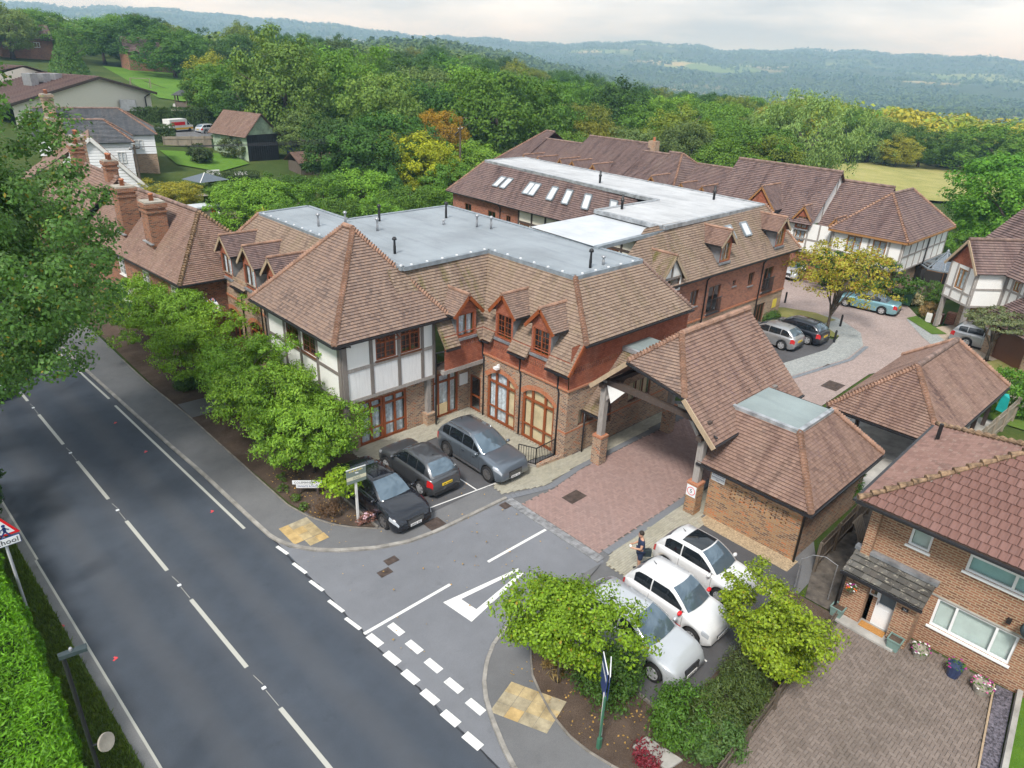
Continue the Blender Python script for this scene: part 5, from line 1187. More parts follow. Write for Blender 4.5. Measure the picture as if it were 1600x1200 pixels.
gutter(HO,[(21.22,5.75,4.56),(21.22,-8,4.56)],.11); gutter(HO,[(21.25,5.82,4.56),(29.0,5.95,4.56)],.11); P_('soffit','white',lambda m: m.box(21.3,22.18,-8,5.7,4.5,4.56))
P_('flue','black',lambda m: m.tube([(27.0,5.3,4.8),(27.0,5.3,5.6)],.07,8))
m = MB(); m.lathe((0,0,0),[(.30,.0),(.27,.05),(.15,.10),(.02,.12)],14); dsh = m.build('satellite_dish',M['bin_dark'],HO,smooth=True); dsh.location = (21.85-22.2,.45-2,2.55); dsh.rotation_euler = (0,R(-70),R(20))
P_('dish_bracket','black',lambda m: m.bar((22.2,.45,2.45),(21.85,.45,2.55),.04,.04)); P_('security_lamp','black',lambda m: m.box(22.02,22.2,.98,1.1,2.3,2.42))
# ------------------------------------------------------------------ timber-framed houses round the far court
def gable_roof(root, a, b, hw_, ze, zr, mat='roof_far', ov=.3, hip0=0, hip1=0, th=.2, ridge='ridge_grey'):
    """ridge from a to b; hips pull the ridge in by hip metres"""
    a = V(*a); b = V(*b); d = (b-a)/np.linalg.norm(b-a); q = V(-d[1],d[0]); a0,b0 = a-d*ov,b+d*ov; ra,rb = a0+d*hip0,b0-d*hip1; S = []
    for s_ in (-1,1): S.append([(*(a0+q*s_*(hw_+ov)),ze),(*(b0+q*s_*(hw_+ov)),ze),(*rb,zr),(*ra,zr)])
    if hip0: S.append([(*(a0+q*(hw_+ov)),ze),(*(a0-q*(hw_+ov)),ze),(*ra,zr)])
    if hip1: S.append([(*(b0+q*(hw_+ov)),ze),(*(b0-q*(hw_+ov)),ze),(*rb,zr)])
    roof_part('roof',S,M[mat],root,th,.03); ridge_tiles(root,[((*ra,zr+.05),(*rb,zr+.05))],.13,.4,ridge)
    hl = []
    if hip0: hl += [((*(a0+q*s_*(hw_+ov)),ze+.03),(*ra,zr+.05)) for s_ in (-1,1)]
    if hip1: hl += [((*(b0+q*s_*(hw_+ov)),ze+.03),(*rb,zr+.05)) for s_ in (-1,1)]
    if hl: hip_tiles(root,hl,.12,.25,'ridge')
def walls(root, pts, z0, z1, mat, name='wall', ops=None):
    for i,(a,b) in enumerate(zip(pts,pts[1:]+pts[:1])):
        F = Frame(a,b); m = MB(); wall(m,F,0,F.L,z0,z1,(ops or {}).get(i,[]),.1); m.build(name,M[mat],root)
def rect(x0,x1,y0,y1): return [(x0,y1),(x0,y0),(x1,y0),(x1,y1)]      # faces: -x, -y, +x, +y
# detached hipped house with conservatory
H4 = thing('timber_house','white timber-framed house with broad hipped brown roof beside the glass conservatory','house',(61,21,0)); P_ = mk(H4)
walls(H4,rect(61.1,71.3,18.6,24.0),0,2.5,'brick_buff'); w4 = {0:[(1.3,2.5,3.4,4.8),(3.4,4.5,3.4,4.8)]}
walls(H4,rect(60.8,71.5,18.4,24.2),2.45,5.1,'render',ops=w4)
F4 = Frame((60.8,24.2),(60.8,18.4)); F4s = Frame((60.8,18.4),(71.5,18.4))
for o in w4[0]: window(H4,F4,*o,2,'stain_tan',.1,'curtain',.04,bars=(1,2))
beams(H4,F4,[(0,2.55,5.8,2.55),(0,3.3,1.3,3.3),(2.5,3.3,3.4,3.3),(4.5,3.3,5.8,3.3),(.1,2.6,.1,5.1),(1.2,2.6,1.2,3.3),(3.1,2.6,3.1,5.1),(4.7,2.6,4.7,5.1),(5.7,2.5,5.7,5.1)],'oak_pale',w=.15)
beams(H4,F4s,[(0,2.55,10.7,2.55),(0,3.75,10.7,3.75)]+[(.1+1.5*i,2.6,.1+1.5*i,5.1) for i in range(8)],'oak_pale',w=.13)
gable_roof(H4,(60.8,21.3),(71.5,21.3),2.9,5.05,8.1,hip0=3.4,hip1=3.4)
P_('fascia','stain_tan',lambda m: (m.box(60.42,60.5,18.0,24.5,4.9,5.05),m.box(60.42,71.9,17.98,18.06,4.9,5.05))); pipe(H4,[F4s(5.6,.3,5.0),F4s(5.6,.1,4.7),F4s(5.6,.1,0)],.05)
CN = thing('conservatory','small octagonal timber conservatory with blue-grey glass roof between the timber houses','conservatory',(67.4,16.9,0)); P_ = mk(CN)
cc = (67.4,16.9); oc = [(cc[0]+2.1*math.cos(R(22.5+45*i)),cc[1]+1.7*math.sin(R(22.5+45*i))) for i in range(8)]
for i in range(8):
    a,b = oc[i],oc[(i+1)%8]; F = Frame(b,a); window(CN,F,0,F.L,.5,2.3,2,'stain_tan',.1,'room',.0); P_('dwarf_wall','brick_red',lambda m: wall(m,F,0,F.L,0,.5))
    P_('roof_pane','glass_blue',lambda m: m.poly([(*a,2.35),(*b,2.35),(cc[0],cc[1],3.6)])); P_('roof_bar','edge_trim',lambda m: m.bar((*a,2.36),(cc[0],cc[1],3.62),.08,.08)); P_('eaves_beam','edge_trim',lambda m: m.bar((*a,2.33),(*b,2.33),.14,.12))
P_('finial','edge_trim',lambda m: m.lathe((cc[0],cc[1],3.6),[(.12,0),(.12,.1),(.02,.25)],8))
# linked terrace behind the apartment building
def white_face(root, F, z0, z1, wins, posts, rails=(3.6,)):
    m = MB(); wall(m,F,0,F.L,z0,z1,wins,.08); m.build('render_wall',M['render'],root)
    for o in wins: window(root,F,*o,2,'stain_tan',.09,'curtain',.04)
    beams(root,F,[(0,z0+.05,F.L,z0+.05)]+[(0,r_,F.L,r_) for r_ in rails]+[(u,z0,u,z1) for u in posts],'oak_pale',w=.14)
T1 = thing('timber_house','steep-roofed white timber house with two gabled dormers left of the hipped house','house',(60.5,27.5,0)); P_ = mk(T1)
walls(T1,rect(61.6,69,24.2,36),0,2.5,'brick_red'); F = Frame((61.4,36),(61.4,24.4)); white_face(T1,F,2.45,5.0,[(8.3,9.2,3.2,4.4)],[.1,2,4,6,7.4,8.2,9.4,10.4,11.5])
window(T1,Frame((61.58,30),(61.58,24.4)),2.7,4.0,.3,2.1,2,'stain_tan',.1,'curtain',.0,n=.06)
gable_roof(T1,(65.2,36.2),(65.2,26.6),3.9,4.9,9.1,ov=.35); G1 = Frame((61.3,26.5),(69.1,26.5)); m = MB(); m.poly([G1(0,0,4.9),G1(7.8,0,4.9),G1(3.9,0,9.0)]); m.build('gable',M['render'],T1); beams(T1,G1,[(.4,5.3,3.7,8.7),(4.1,8.7,7.4,5.3),(2,5.0,2,6.9),(3.9,5.0,3.9,8.9)],'oak_pale',w=.13)
nT = lambda z: -((z-4.9)/((9.1-4.9)/4.25)-.35)
dormer(T1,F,8.75,1.2,4.45,5.6,6.4,nT,.12,.25,roofm='roof_far',barge='stain_tan',win='stain_tan',behind='curtain',wz=(4.5,5.5)); dormer(T1,F,4.9,2.6,4.4,6.0,7.6,nT,.9,.25,gable='tilehung',roofm='roof_far',barge='stain_tan',win='stain_tan',behind='curtain',wz=(4.5,5.6))
T1b = thing('link_house','lower tiled link between the gabled timber house and the hipped house','house',(62.5,25.2,0)); P_ = mk(T1b)
F = Frame((62.2,26.5),(62.2,23.9)); white_face(T1b,F,0,4.0,[(1.4,2.3,2.9,3.9)],[.1,1.3,2.5],(2.7,))
gable_roof(T1b,(66.2,26.4),(66.2,22.2),4.4,3.2,8.3,ov=.2); 
dormer(T1b,F,1.9,1.1,3.6,4.9,5.7,lambda z: -((z-3.2)/(5.1/4.6)-.5),.25,.25,roofm='roof_far',barge='stain_tan',win='stain_tan',behind='room',wz=(3.7,4.8))
def row(label, y0, y1, xr, zr, ze, hip0=0, hip1=0, dorm=(), xw=61.5, gable=None, chim=None):
    t = thing('terrace_house',label,'house',(xr,(y0+y1)/2,0)); hw_ = xr-xw
    walls(t,rect(xw,xr+hw_,y0,y1),0,ze+.05,'brick_red'); gable_roof(t,(xr,y1),(xr,y0),hw_,ze,zr,ov=.2,hip0=hip0,hip1=hip1)
    F = Frame((xw,y1),(xw,y0)); nn_ = lambda z: -((z-ze)/((zr-ze)/(hw_+.2))-.2)
    for u in dorm: dormer(t,F,u,1.5,ze-.2,ze+1.2,ze+2.1,nn_,-.1,.25,roofm='roof_far',barge='stain_tan',win='stain_tan',behind='curtain')
    if gable is not None:
        Gf = Frame((xw,gable),(xr+hw_,gable)); m = MB(); m.poly([Gf(0,0,ze),Gf(2*hw_,0,ze),Gf(hw_,0,zr-.1)]); m.build('gable',M['render'],t); beams(t,Gf,[(hw_,ze,hw_,zr-.3),(hw_*.5,ze,hw_*.5,(ze+zr)/2)],'oak',w=.13)
    if chim:
        m = MB(); m.box(chim[0]-.4,chim[0]+.4,chim[1]-.5,chim[1]+.5,zr-1.2,zr+.9); c_ = m.build('chimney',M['brick_buff'],t); m = MB(); m.lathe((chim[0],chim[1],zr+.9),[(.16,0),(.14,.4)],8); m.build('chimney_pot',M['terracotta'],c_)
row('low terrace roof next to the steep gabled timber house',36.2,41.5,66.2,7.9,4.4,dorm=(1.2,3.6))
row('hipped terrace house with purple-brown roof in the middle of the row',41.5,46.2,67.6,8.5,4.6,hip0=0,hip1=3.4,dorm=(2.2,),chim=(68.2,49.0)); 
row('terrace house with white end gable and tall ridge',49.4,58.5,68.4,9.0,4.8,dorm=(1.5,3.4,6.5),gable=49.3); row('terrace roof between the chimney and the white gable',46.2,49.4,67.2,8.3,4.6)
row('low terrace roof left of the tall white-gabled house',58.5,65.0,67.4,8.1,4.6,dorm=(2.0,4.4)); row('hipped terrace house at the tree end of the row',65.0,69.5,68.6,8.9,4.8,hip0=3.4)
# rotated house on the right of the court
H5 = thing('timber_house','white timber-framed house with jettied red-tiled gable above the silver estate car','house',(55.9,11.9,0)); P_ = mk(H5)
p0,p1 = V(57.75,14.05),V(55.9,11.85); du = (p1-p0)/np.linalg.norm(p1-p0); dv = V(-du[1],du[0]); dv = dv if dv[0] > 0 else -dv
A5 = lambda a,b: tuple(p0+du*a+dv*b)
q5 = [A5(0,0),A5(2.9,0),A5(2.9,2.3),A5(4.8,2.3),A5(4.8,10),A5(0,10)]; q5g = [A5(.1,1.6),A5(2.9,1.6),A5(2.9,2.5),A5(4.7,2.5),A5(4.7,10),A5(.1,10)]
walls(H5,q5g,0,2.45,'brick_buff'); g5 = Frame(q5[0],q5[1]); s5 = Frame(q5[1],q5[2]); t5 = Frame(q5[2],q5[3]); e5 = Frame(q5[3],q5[4])
white_face(H5,g5,2.4,5.0,[(.95,1.95,3.3,4.75)],[.08,.85,2.05,2.82],(3.2,)); white_face(H5,s5,2.4,5.0,[],[.08,2.2],(3.7,)); white_face(H5,t5,2.4,4.9,[(.7,1.3,3.9,4.6)],[.08,.6,1.4,1.85],(3.8,)); white_face(H5,e5,2.4,4.9,[(2,3,3.2,4.5)],[.1,1.8,3.2,5],(3.7,))
P_('jetty_soffit','oak',lambda m: m.poly([(*p,2.42) for p in (A5(0,0),A5(2.9,0),A5(2.9,1.7),A5(0,1.7))]))
for a in (.12,2.75): P_('oak_post','oak_pale',lambda m: m.obox((*A5(a,.15),0),.26,.26,2.4,math.atan2(du[1],du[0])))
P_('gable','tilehung',lambda m: m.poly([g5(0,.01,5.0),g5(2.9,.01,5.0),g5(1.45,.01,6.75)]))
gable_roof(H5,A5(1.45,0),A5(1.45,6.5),1.45,4.85,6.85,ov=.3); gable_roof(H5,A5(-1.5,5.6),A5(12.5,5.6),3.5,4.8,8.6,ov=.3)
P_('bargeboard','barge',lambda m: (m.bar(g5(1.45,.32,6.75),g5(-.3,.32,4.75),.06,.18),m.bar(g5(1.45,.32,6.75),g5(3.2,.32,4.75),.06,.18)))
m = MB(); c5 = A5(4.0,6.0); m.obox((*c5,8.0),.7,.9,1.6,.7); m.build('chimney',M['brick_buff'],H5)
GR = thing('garage','brick garage with sloping tiled roof and dark doorway right of the silver estate car','garage',(*A5(6.4,.5),0)); P_ = mk(GR)
gq = [A5(5.2,.2),A5(9.5,.2),A5(9.5,4.6),A5(5.2,4.6)]; gF = Frame(gq[0],gq[1]); P_('wall','brick_buff',lambda m: wall(m,gF,0,gF.L,0,2.4,[(.9,3.6,0,2.1)],.15)); P_('door','stain_dark',lambda m: m.poly([gF(.9,-.14,0),gF(3.6,-.14,0),gF(3.6,-.14,2.1),gF(.9,-.14,2.1)]))
for i in range(3):
    F = Frame(gq[(i+1)%4],gq[(i+2)%4]); P_('wall','brick_buff',lambda m: wall(m,F,0,F.L,0,2.4))
roof_part('roof',[[(*A5(4.7,-.4),2.35),(*A5(10,-.4),2.35),(*A5(10,3.2),4.2),(*A5(4.7,3.2),4.2)]],M['roof_far'],GR,.2); m = MB(); m.fbox(gF,.2,.7,0,.05,1.3,1.8); m.build('meter_box',M['offwhite'],GR)
# ------------------------------------------------------------------ old cottages along the road
CO = thing('brick_cottage','old red brick cottage with sagging mossy tiled hipped roof and two chimneys','cottage',(13.2,45,0)); P_ = mk(CO)
CF = Frame((12.0,56.5),(13.05,41.2)); CS = Frame((13.05,41.2),(18.9,41.2)); CL = CF.L
cw = [(14.3-k*4.15,15.3-k*4.15,3.0,4.1) for k in (.2,1.2,2.15)]; cg = [(8.0,9.0,.6,1.9),(11.4,12.4,.6,1.9)]
P_('front_wall','brick_old',lambda m: wall(m,CF,0,CL,0,4.7,cw+cg,.08)); P_('end_wall','brick_old',lambda m: wall(m,CS,0,5.8,0,4.7))
for o in cw+cg: window(CO,CF,*o,2,'offwhite',.08,'room',.03,bars=(2,3),sill='offwhite')
P_('white_porch','offwhite',lambda m: m.fbox(CF,5.6,7.4,0,.35,0,2.4)); P_('corner_board','offwhite',lambda m: m.fbox(CF,CL-.22,CL+.0,0,.03,2.0,4.7))
roof_part('roof_slope',[[(11.65,57,4.55),(12.75,40.85,4.55),(15.5,43.9,7.95),(14.9,57,7.9)],[(12.75,40.85,4.55),(19.2,40.9,4.55),(15.5,43.9,7.95)],[(19.2,40.9,4.55),(18.6,57,4.55),(14.9,57,7.9),(15.5,43.9,7.95)]],M['roof_old'],CO,.13,.03)
hip_tiles(CO,[((12.75,40.85,4.6),(15.5,43.9,7.98)),((19.2,40.9,4.6),(15.5,43.9,7.98))],.13,.18,'ridge_moss'); ridge_tiles(CO,[((15.5,43.9,8.02),(14.9,57,7.95))],.13,.4,'ridge_grey'); gutter(CO,[(11.6,57,4.5),(12.7,40.8,4.5),(19.2,40.85,4.5)],.09)
def chimney(root, x, y, z0, z1, w, d, pots, mat='brick_old'):
    m = MB(); m.obox((x,y,z0),w,d,z1-z0); m.obox((x,y,z1-.55),w+.14,d+.14,.12); m.obox((x,y,z1-.25),w+.2,d+.2,.25); c_ = m.build('chimney',M[mat],root)
    m = MB(); m.obox((x,y,z1),w+.05,d+.05,.1); m.build('mortar_cap',M['pot_stone'],c_)
    for i in range(pots): m = MB(); m.lathe((x,y+(i-(pots-1)/2)*.45,z1+.08),[(.15,0),(.13,.35),(.16,.36),(.14,.45)],10); m.build('chimney_pot',M['terracotta'],c_,smooth=True)
    m = MB(); m.obox((x-w/2-.05,y,z0+.25),.2,d+.3,.06); m.build('flashing',M['flash'],c_)
chimney(CO,13.75,46.6,5.6,8.3,1.1,1.25,1); chimney(CO,13.45,51.0,5.4,8.6,1.1,1.2,1)
C2 = thing('brick_cottage','further red-roofed cottage half hidden behind the great tree','cottage',(13,63,0)); P_ = mk(C2)
walls(C2,rect(11.2,18.5,57.2,69),0,4.8,'brick_old'); gable_roof(C2,(14.9,69),(14.9,57.3),3.65,4.7,8.2,'roof_old',.3,hip0=2.5); chimney(C2,14.6,66,7.0,9.6,.9,.9,2); chimney(C2,14.8,58.3,7.2,9.3,.8,.8,2)
# white weatherboarded house with slate roofs
def hz(x,y): return float(land(x,y))
WB = thing('weatherboard_house','white weatherboarded house with dark slate hipped roofs behind the cottages','house',(28,88,hz(28,88))); P_ = mk(WB); z0 = hz(28,86)-.5
def boarded(root, F, u1, za, zb, mat='board_white', gable=0):
    """lapped boards, one by one"""
    z = za
    while z < zb+gable:
        a,b = (0,u1) if z < zb else (u1/2*(z-zb)/gable, u1-u1/2*(z-zb)/gable)
        if b-a < .2: break
        m = MB(); m.add([F(a,.05,z),F(b,.05,z),F(b,.015,z+.3),F(a,.015,z+.3),F(a,0,z),F(b,0,z)],[(0,1,2,3),(4,5,1,0)]); m.build('weatherboard',M[mat],root); z += .3
gx = [(16.6,78.3),(22.2,76.9)]; gF = Frame(*gx); gL = gF.L
prof_ = [(0,7.0),(1.95,8.8),(gL,4.4)]; ztp = lambda u: float(np.interp(u,[p[0] for p in prof_],[p[1] for p in prof_]))
P_('gable_backing','board_white',lambda m: m.poly([gF(0,-.01,2),gF(gL,-.01,2),gF(gL,-.01,4.4),gF(1.95,-.01,8.8),gF(0,-.01,7.0)]))
z = 2.2
while z < 8.6:
    us_ = [u for u in np.linspace(0,gL,60) if ztp(u) > z+.25]
    if us_: P_('weatherboard','board_white',lambda m: m.add([gF(us_[0],.05,z),gF(us_[-1],.05,z),gF(us_[-1],.015,z+.28),gF(us_[0],.015,z+.28),gF(us_[0],0,z),gF(us_[-1],0,z)],[(0,1,2,3),(4,5,1,0)]))
    z += .28
bk = lambda u,d_,z: (lambda p: (p[0],p[1],z))(gF(u,-d_,0))
roof_part('roof',[[bk(1.95,-.3,8.9),bk(gL+.3,-.3,4.2),bk(gL+.3,1.6,4.2),bk(1.95,1.6,8.9)],[bk(1.95,-.3,8.9),bk(-4.5,-.3,4.8),bk(-4.5,8,4.8),bk(1.95,8,8.9)]],M['roof_old'],WB,.2)
P_('bargeboard','offwhite',lambda m: (m.bar(gF(gL+.3,.32,4.15),gF(1.95,.32,8.85),.08,.32),m.bar(gF(-.6,.32,6.6),gF(1.95,.32,8.85),.08,.3)))
def block(a,b,dep,z0,z1,zr,brick,ridge_in):
    A = V(*a); B = V(*b); d = (B-A)/np.linalg.norm(B-A); q = V(-d[1],d[0]); pts = [tuple(A),tuple(B),tuple(B+q*dep),tuple(A+q*dep)]
    walls(WB,pts,brick,z1,'board_white'); F = Frame(a,b)
    zz = brick
    while zz < z1-.1: P_('weatherboard','board_white',lambda m: m.add([F(0,.05,zz),F(F.L,.05,zz),F(F.L,.015,zz+.28),F(0,.015,zz+.28)],[(0,1,2,3)])); zz += .28
    if brick > z0: walls(WB,pts,z0,brick,'brick_buff')
    gable_roof(WB,tuple(A+q*dep/2),tuple(B+q*dep/2),dep/2,z1-.05,zr,'slate',.35,hip1=ridge_in,th=.22,ridge='ridge_grey'); return F
FA = block((17.5,95.7),(28.9,92.6),8.5,.8,7.5,10.0,5.3,3.6); FB = block((18.5,88.2),(24.5,86.6),6,.8,7.4,9.4,1.0,2.6)
for u in (7.5,9.6): window(WB,FA,u,u+.9,5.75,6.9,2,'offwhite',.08,'room',.0,n=.1)
window(WB,FB,4.7,5.5,5.2,6.4,2,'offwhite',.08,'room',.0,n=.1)
chimney(WB,19.6,97,8.5,11.6,1.0,1.2,2,'brick_buff'); chimney(WB,17.0,83.5,6.5,10.2,1.1,1.6,3,'brick_buff'); chimney(WB,16.2,72.5,6.5,9.6,1.0,1.4,2,'brick_buff')
# long pale school hall on the slope
SC = thing('school_hall','long cream school hall with low brown tiled roofs and grey roof vents','school',(34,135,hz(34,135))); P_ = mk(SC); zs = 6.0
sF = Frame((20.4,122.5),(41.2,130.5)); sL = sF.L; m_ = sL*.6
P_('gable_wall','render_cream',lambda m: m.poly([sF(0,0,zs-1.5),sF(sL,0,zs-1),sF(sL,0,zs+4.1),sF(m_,0,zs+6.2),sF(0,0,zs+3.1)]))
sb = lambda u,d_,z: (lambda p: (p[0],p[1],z))(sF(u,-d_,0)); roof_part('roof',[[sb(-1,-.6,zs+2.9),sb(m_,-.6,zs+6.4),sb(m_,14,zs+6.4),sb(-1,14,zs+2.9)],[sb(sL+.8,-.6,zs+4.0),sb(m_,-.6,zs+6.4),sb(m_,14,zs+6.4),sb(sL+.8,14,zs+4.0)]],M['roof_far'],SC,.5,.05)
P_('fascia','oak_dark',lambda m: (m.bar(sF(-1,.65,zs+2.8),sF(m_,.65,zs+6.3),.15,.35),m.bar(sF(m_,.65,zs+6.3),sF(sL+.8,.65,zs+3.9),.15,.35))); P_('end_wall','render_cream',lambda m: m.poly([sb(sL,0,zs-1),sb(sL,14,zs-1),sb(sL,14,zs+4.1),sb(sL,0,zs+4.1)]))
for k in range(3): P_('roof_vent_box','galv',lambda m: m.obox(sb(m_-6+k*1.9,6.5,zs+4.4),1.1,2.0,2.2,.37))
P_('second_wall','render_cream',lambda m: m.poly([sb(m_-6,14,zs+3),sb(sL+3,14,zs-1),sb(sL+3,14,zs+3.3),sb(m_-2,14,zs+7.2),sb(m_-6,14,zs+6.2)])); roof_part('upper_roof',[[sb(m_-2,13.6,zs+7.4),sb(sL+4,13.6,zs+3.2),sb(sL+4,30,zs+3.2),sb(m_-2,30,zs+7.4)],[sb(-6,14,zs+4.2),sb(m_-2,14,zs+7.3),sb(m_-2,26,zs+7.3),sb(-6,26,zs+4.2)]],M['roof_far'],SC,.5,.05)
P_('clerestory','render',lambda m: m.poly([sb(-5,26,zs+5.5),sb(m_-4,26,zs+6.5),sb(-5,26,zs+9.6)])); roof_part('clerestory_roof',[[sb(-6,25.5,zs+9.9),sb(m_-3,25.5,zs+6.7),sb(m_-3,33,zs+6.7),sb(-6,33,zs+9.9)]],M['roof_far'],SC,.5)
for k in range(9): P_('solar_panel','canvas_grey' if k%3 else 'flat_pale',lambda m: m.poly([sb(-4+k*1.5,16,zs+4.75+k*.30),sb(-3+k*1.5,16,zs+4.95+k*.30),sb(-3+k*1.5,22,zs+4.95+k*.30),sb(-4+k*1.5,22,zs+4.75+k*.30)]))
P_('service_box','galv',lambda m: m.obox(sF(m_+4,.8,zs+1.5),2.2,1.2,1.6,-.37)); pipe(SC,[sF(sL-.4,.5,zs+3.9),sF(sL-1.2,.2,zs+3.4),sF(sL-1.2,.2,zs-.5)],.1)
# barn
BA = thing('barn','tall barn with red tiled roof and black boarded end among the gardens','barn',(47,101,hz(47,101))); P_ = mk(BA); zb = hz(46,99)-.6
bF = Frame((42.9,99.0),(47.9,100.0)); bL = bF.L; bb = lambda u,d_,z: (lambda p: (p[0],p[1],z))(bF(u,-d_,0))
P_('boarded_end','black',lambda m: m.poly([bF(0,0,zb),bF(bL,0,zb),bF(bL,0,zb+4.2),bF(0,0,zb+4.2)]))
for i in range(14): P_('board','gutter',lambda m: m.fbox(bF,i*bL/14+.02,(i+1)*bL/14-.02,0,.035,zb,zb+4.2))
P_('gable','green_wash',lambda m: m.poly([bF(-.1,.02,zb+4.2),bF(bL+.1,.02,zb+4.2),bF(bL/2,.02,zb+6.7)])); P_('side_wall','green_wash',lambda m: (m.poly([bb(0,0,zb),bb(0,8,zb),bb(0,8,zb+4.2),bb(0,0,zb+4.2)]),m.poly([bb(bL,0,zb),bb(bL,8,zb),bb(bL,8,zb+4.2),bb(bL,0,zb+4.2)])))
roof_part('roof',[[bb(-.5,-.4,zb+3.9),bb(bL/2,-.4,zb+6.9),bb(bL/2,8.4,zb+6.9),bb(-.5,8.4,zb+3.9)],[bb(bL+.5,-.4,zb+3.9),bb(bL/2,-.4,zb+6.9),bb(bL/2,8.4,zb+6.9),bb(bL+.5,8.4,zb+3.9)]],M['roof_old'],BA,.2)
SH = thing('shed','low shed with rusty red roof among the trees right of the barn','shed',(48.5,92,hz(48.5,92))); z_ = hz(48.5,92); walls(SH,rect(46,51,90,93.5),z_-.5,z_+1.6,'fence'); roof_part('roof',[[(45.6,89.6,z_+1.5),(51.4,89.6,z_+1.5),(51.4,92,z_+2.7),(45.6,92,z_+2.7)],[(45.6,94,z_+1.5),(51.4,94,z_+1.5),(51.4,92,z_+2.7),(45.6,92,z_+2.7)]],M['roof_old'],SH,.25)
BS = thing('blue_shed','small blue shed beside the black barn','shed',(50.3,99.5,hz(50,99))); z_ = hz(50,99); walls(BS,rect(49.2,51.2,98.2,100),z_-.4,z_+2.2,'sign_blue'); roof_part('roof',[[(48.9,97.9,z_+2.1),(51.5,97.9,z_+2.1),(51.5,100.3,z_+2.7),(48.9,100.3,z_+2.7)]],M['slate'],BS,.3)
GZ = thing('gazebo','open timber gazebo with grey pyramid roof on the school lawn','gazebo',(53,146,hz(53,146))); P_ = mk(GZ); z_ = hz(53,146)
for i in range(6):
    a = R(60*i); P_('post','fence',lambda m: m.obox((53+2.6*math.cos(a),146+2.6*math.sin(a),z_-.3),.2,.2,2.9)); b = R(60*(i+1)); roof_part('roof_panel',[[(53+3.2*math.cos(a),146+3.2*math.sin(a),z_+2.5),(53+3.2*math.cos(b),146+3.2*math.sin(b),z_+2.5),(53,146,z_+4.1)]],M['slate'],GZ,.3)
    P_('rail','fence',lambda m: m.bar((53+2.6*math.cos(a),146+2.6*math.sin(a),z_+.9),(53+2.6*math.cos(b),146+2.6*math.sin(b),z_+.9),.1,.8))
for (x,y,w_,l_,lb) in ((46,240,12,8,'brick house far behind the school hall'),(70,220,11,7,'brown-roofed house beyond the dark conifer'),(9,238,12,9,'red-roofed house at the picture edge above the school'),):
    t = thing('distant_house',lb,'house',(x,y,hz(x,y))); z_ = hz(x,y)-.5; walls(t,rect(x-w_/2,x+w_/2,y-l_/2,y+l_/2),z_,z_+5,'brick_old'); gable_roof(t,(x-w_/2,y),(x+w_/2,y),l_/2,z_+4.9,z_+8.4,'roof_far',.4,th=.5)
    F = Frame((x-w_/2,y-l_/2),(x+w_/2,y-l_/2))
    for u in (1.5,4.5,7.5): window(t,F,u,u+1.4,z_+3.0,z_+4.3,2,'offwhite',.1,'room',.0,n=.06)
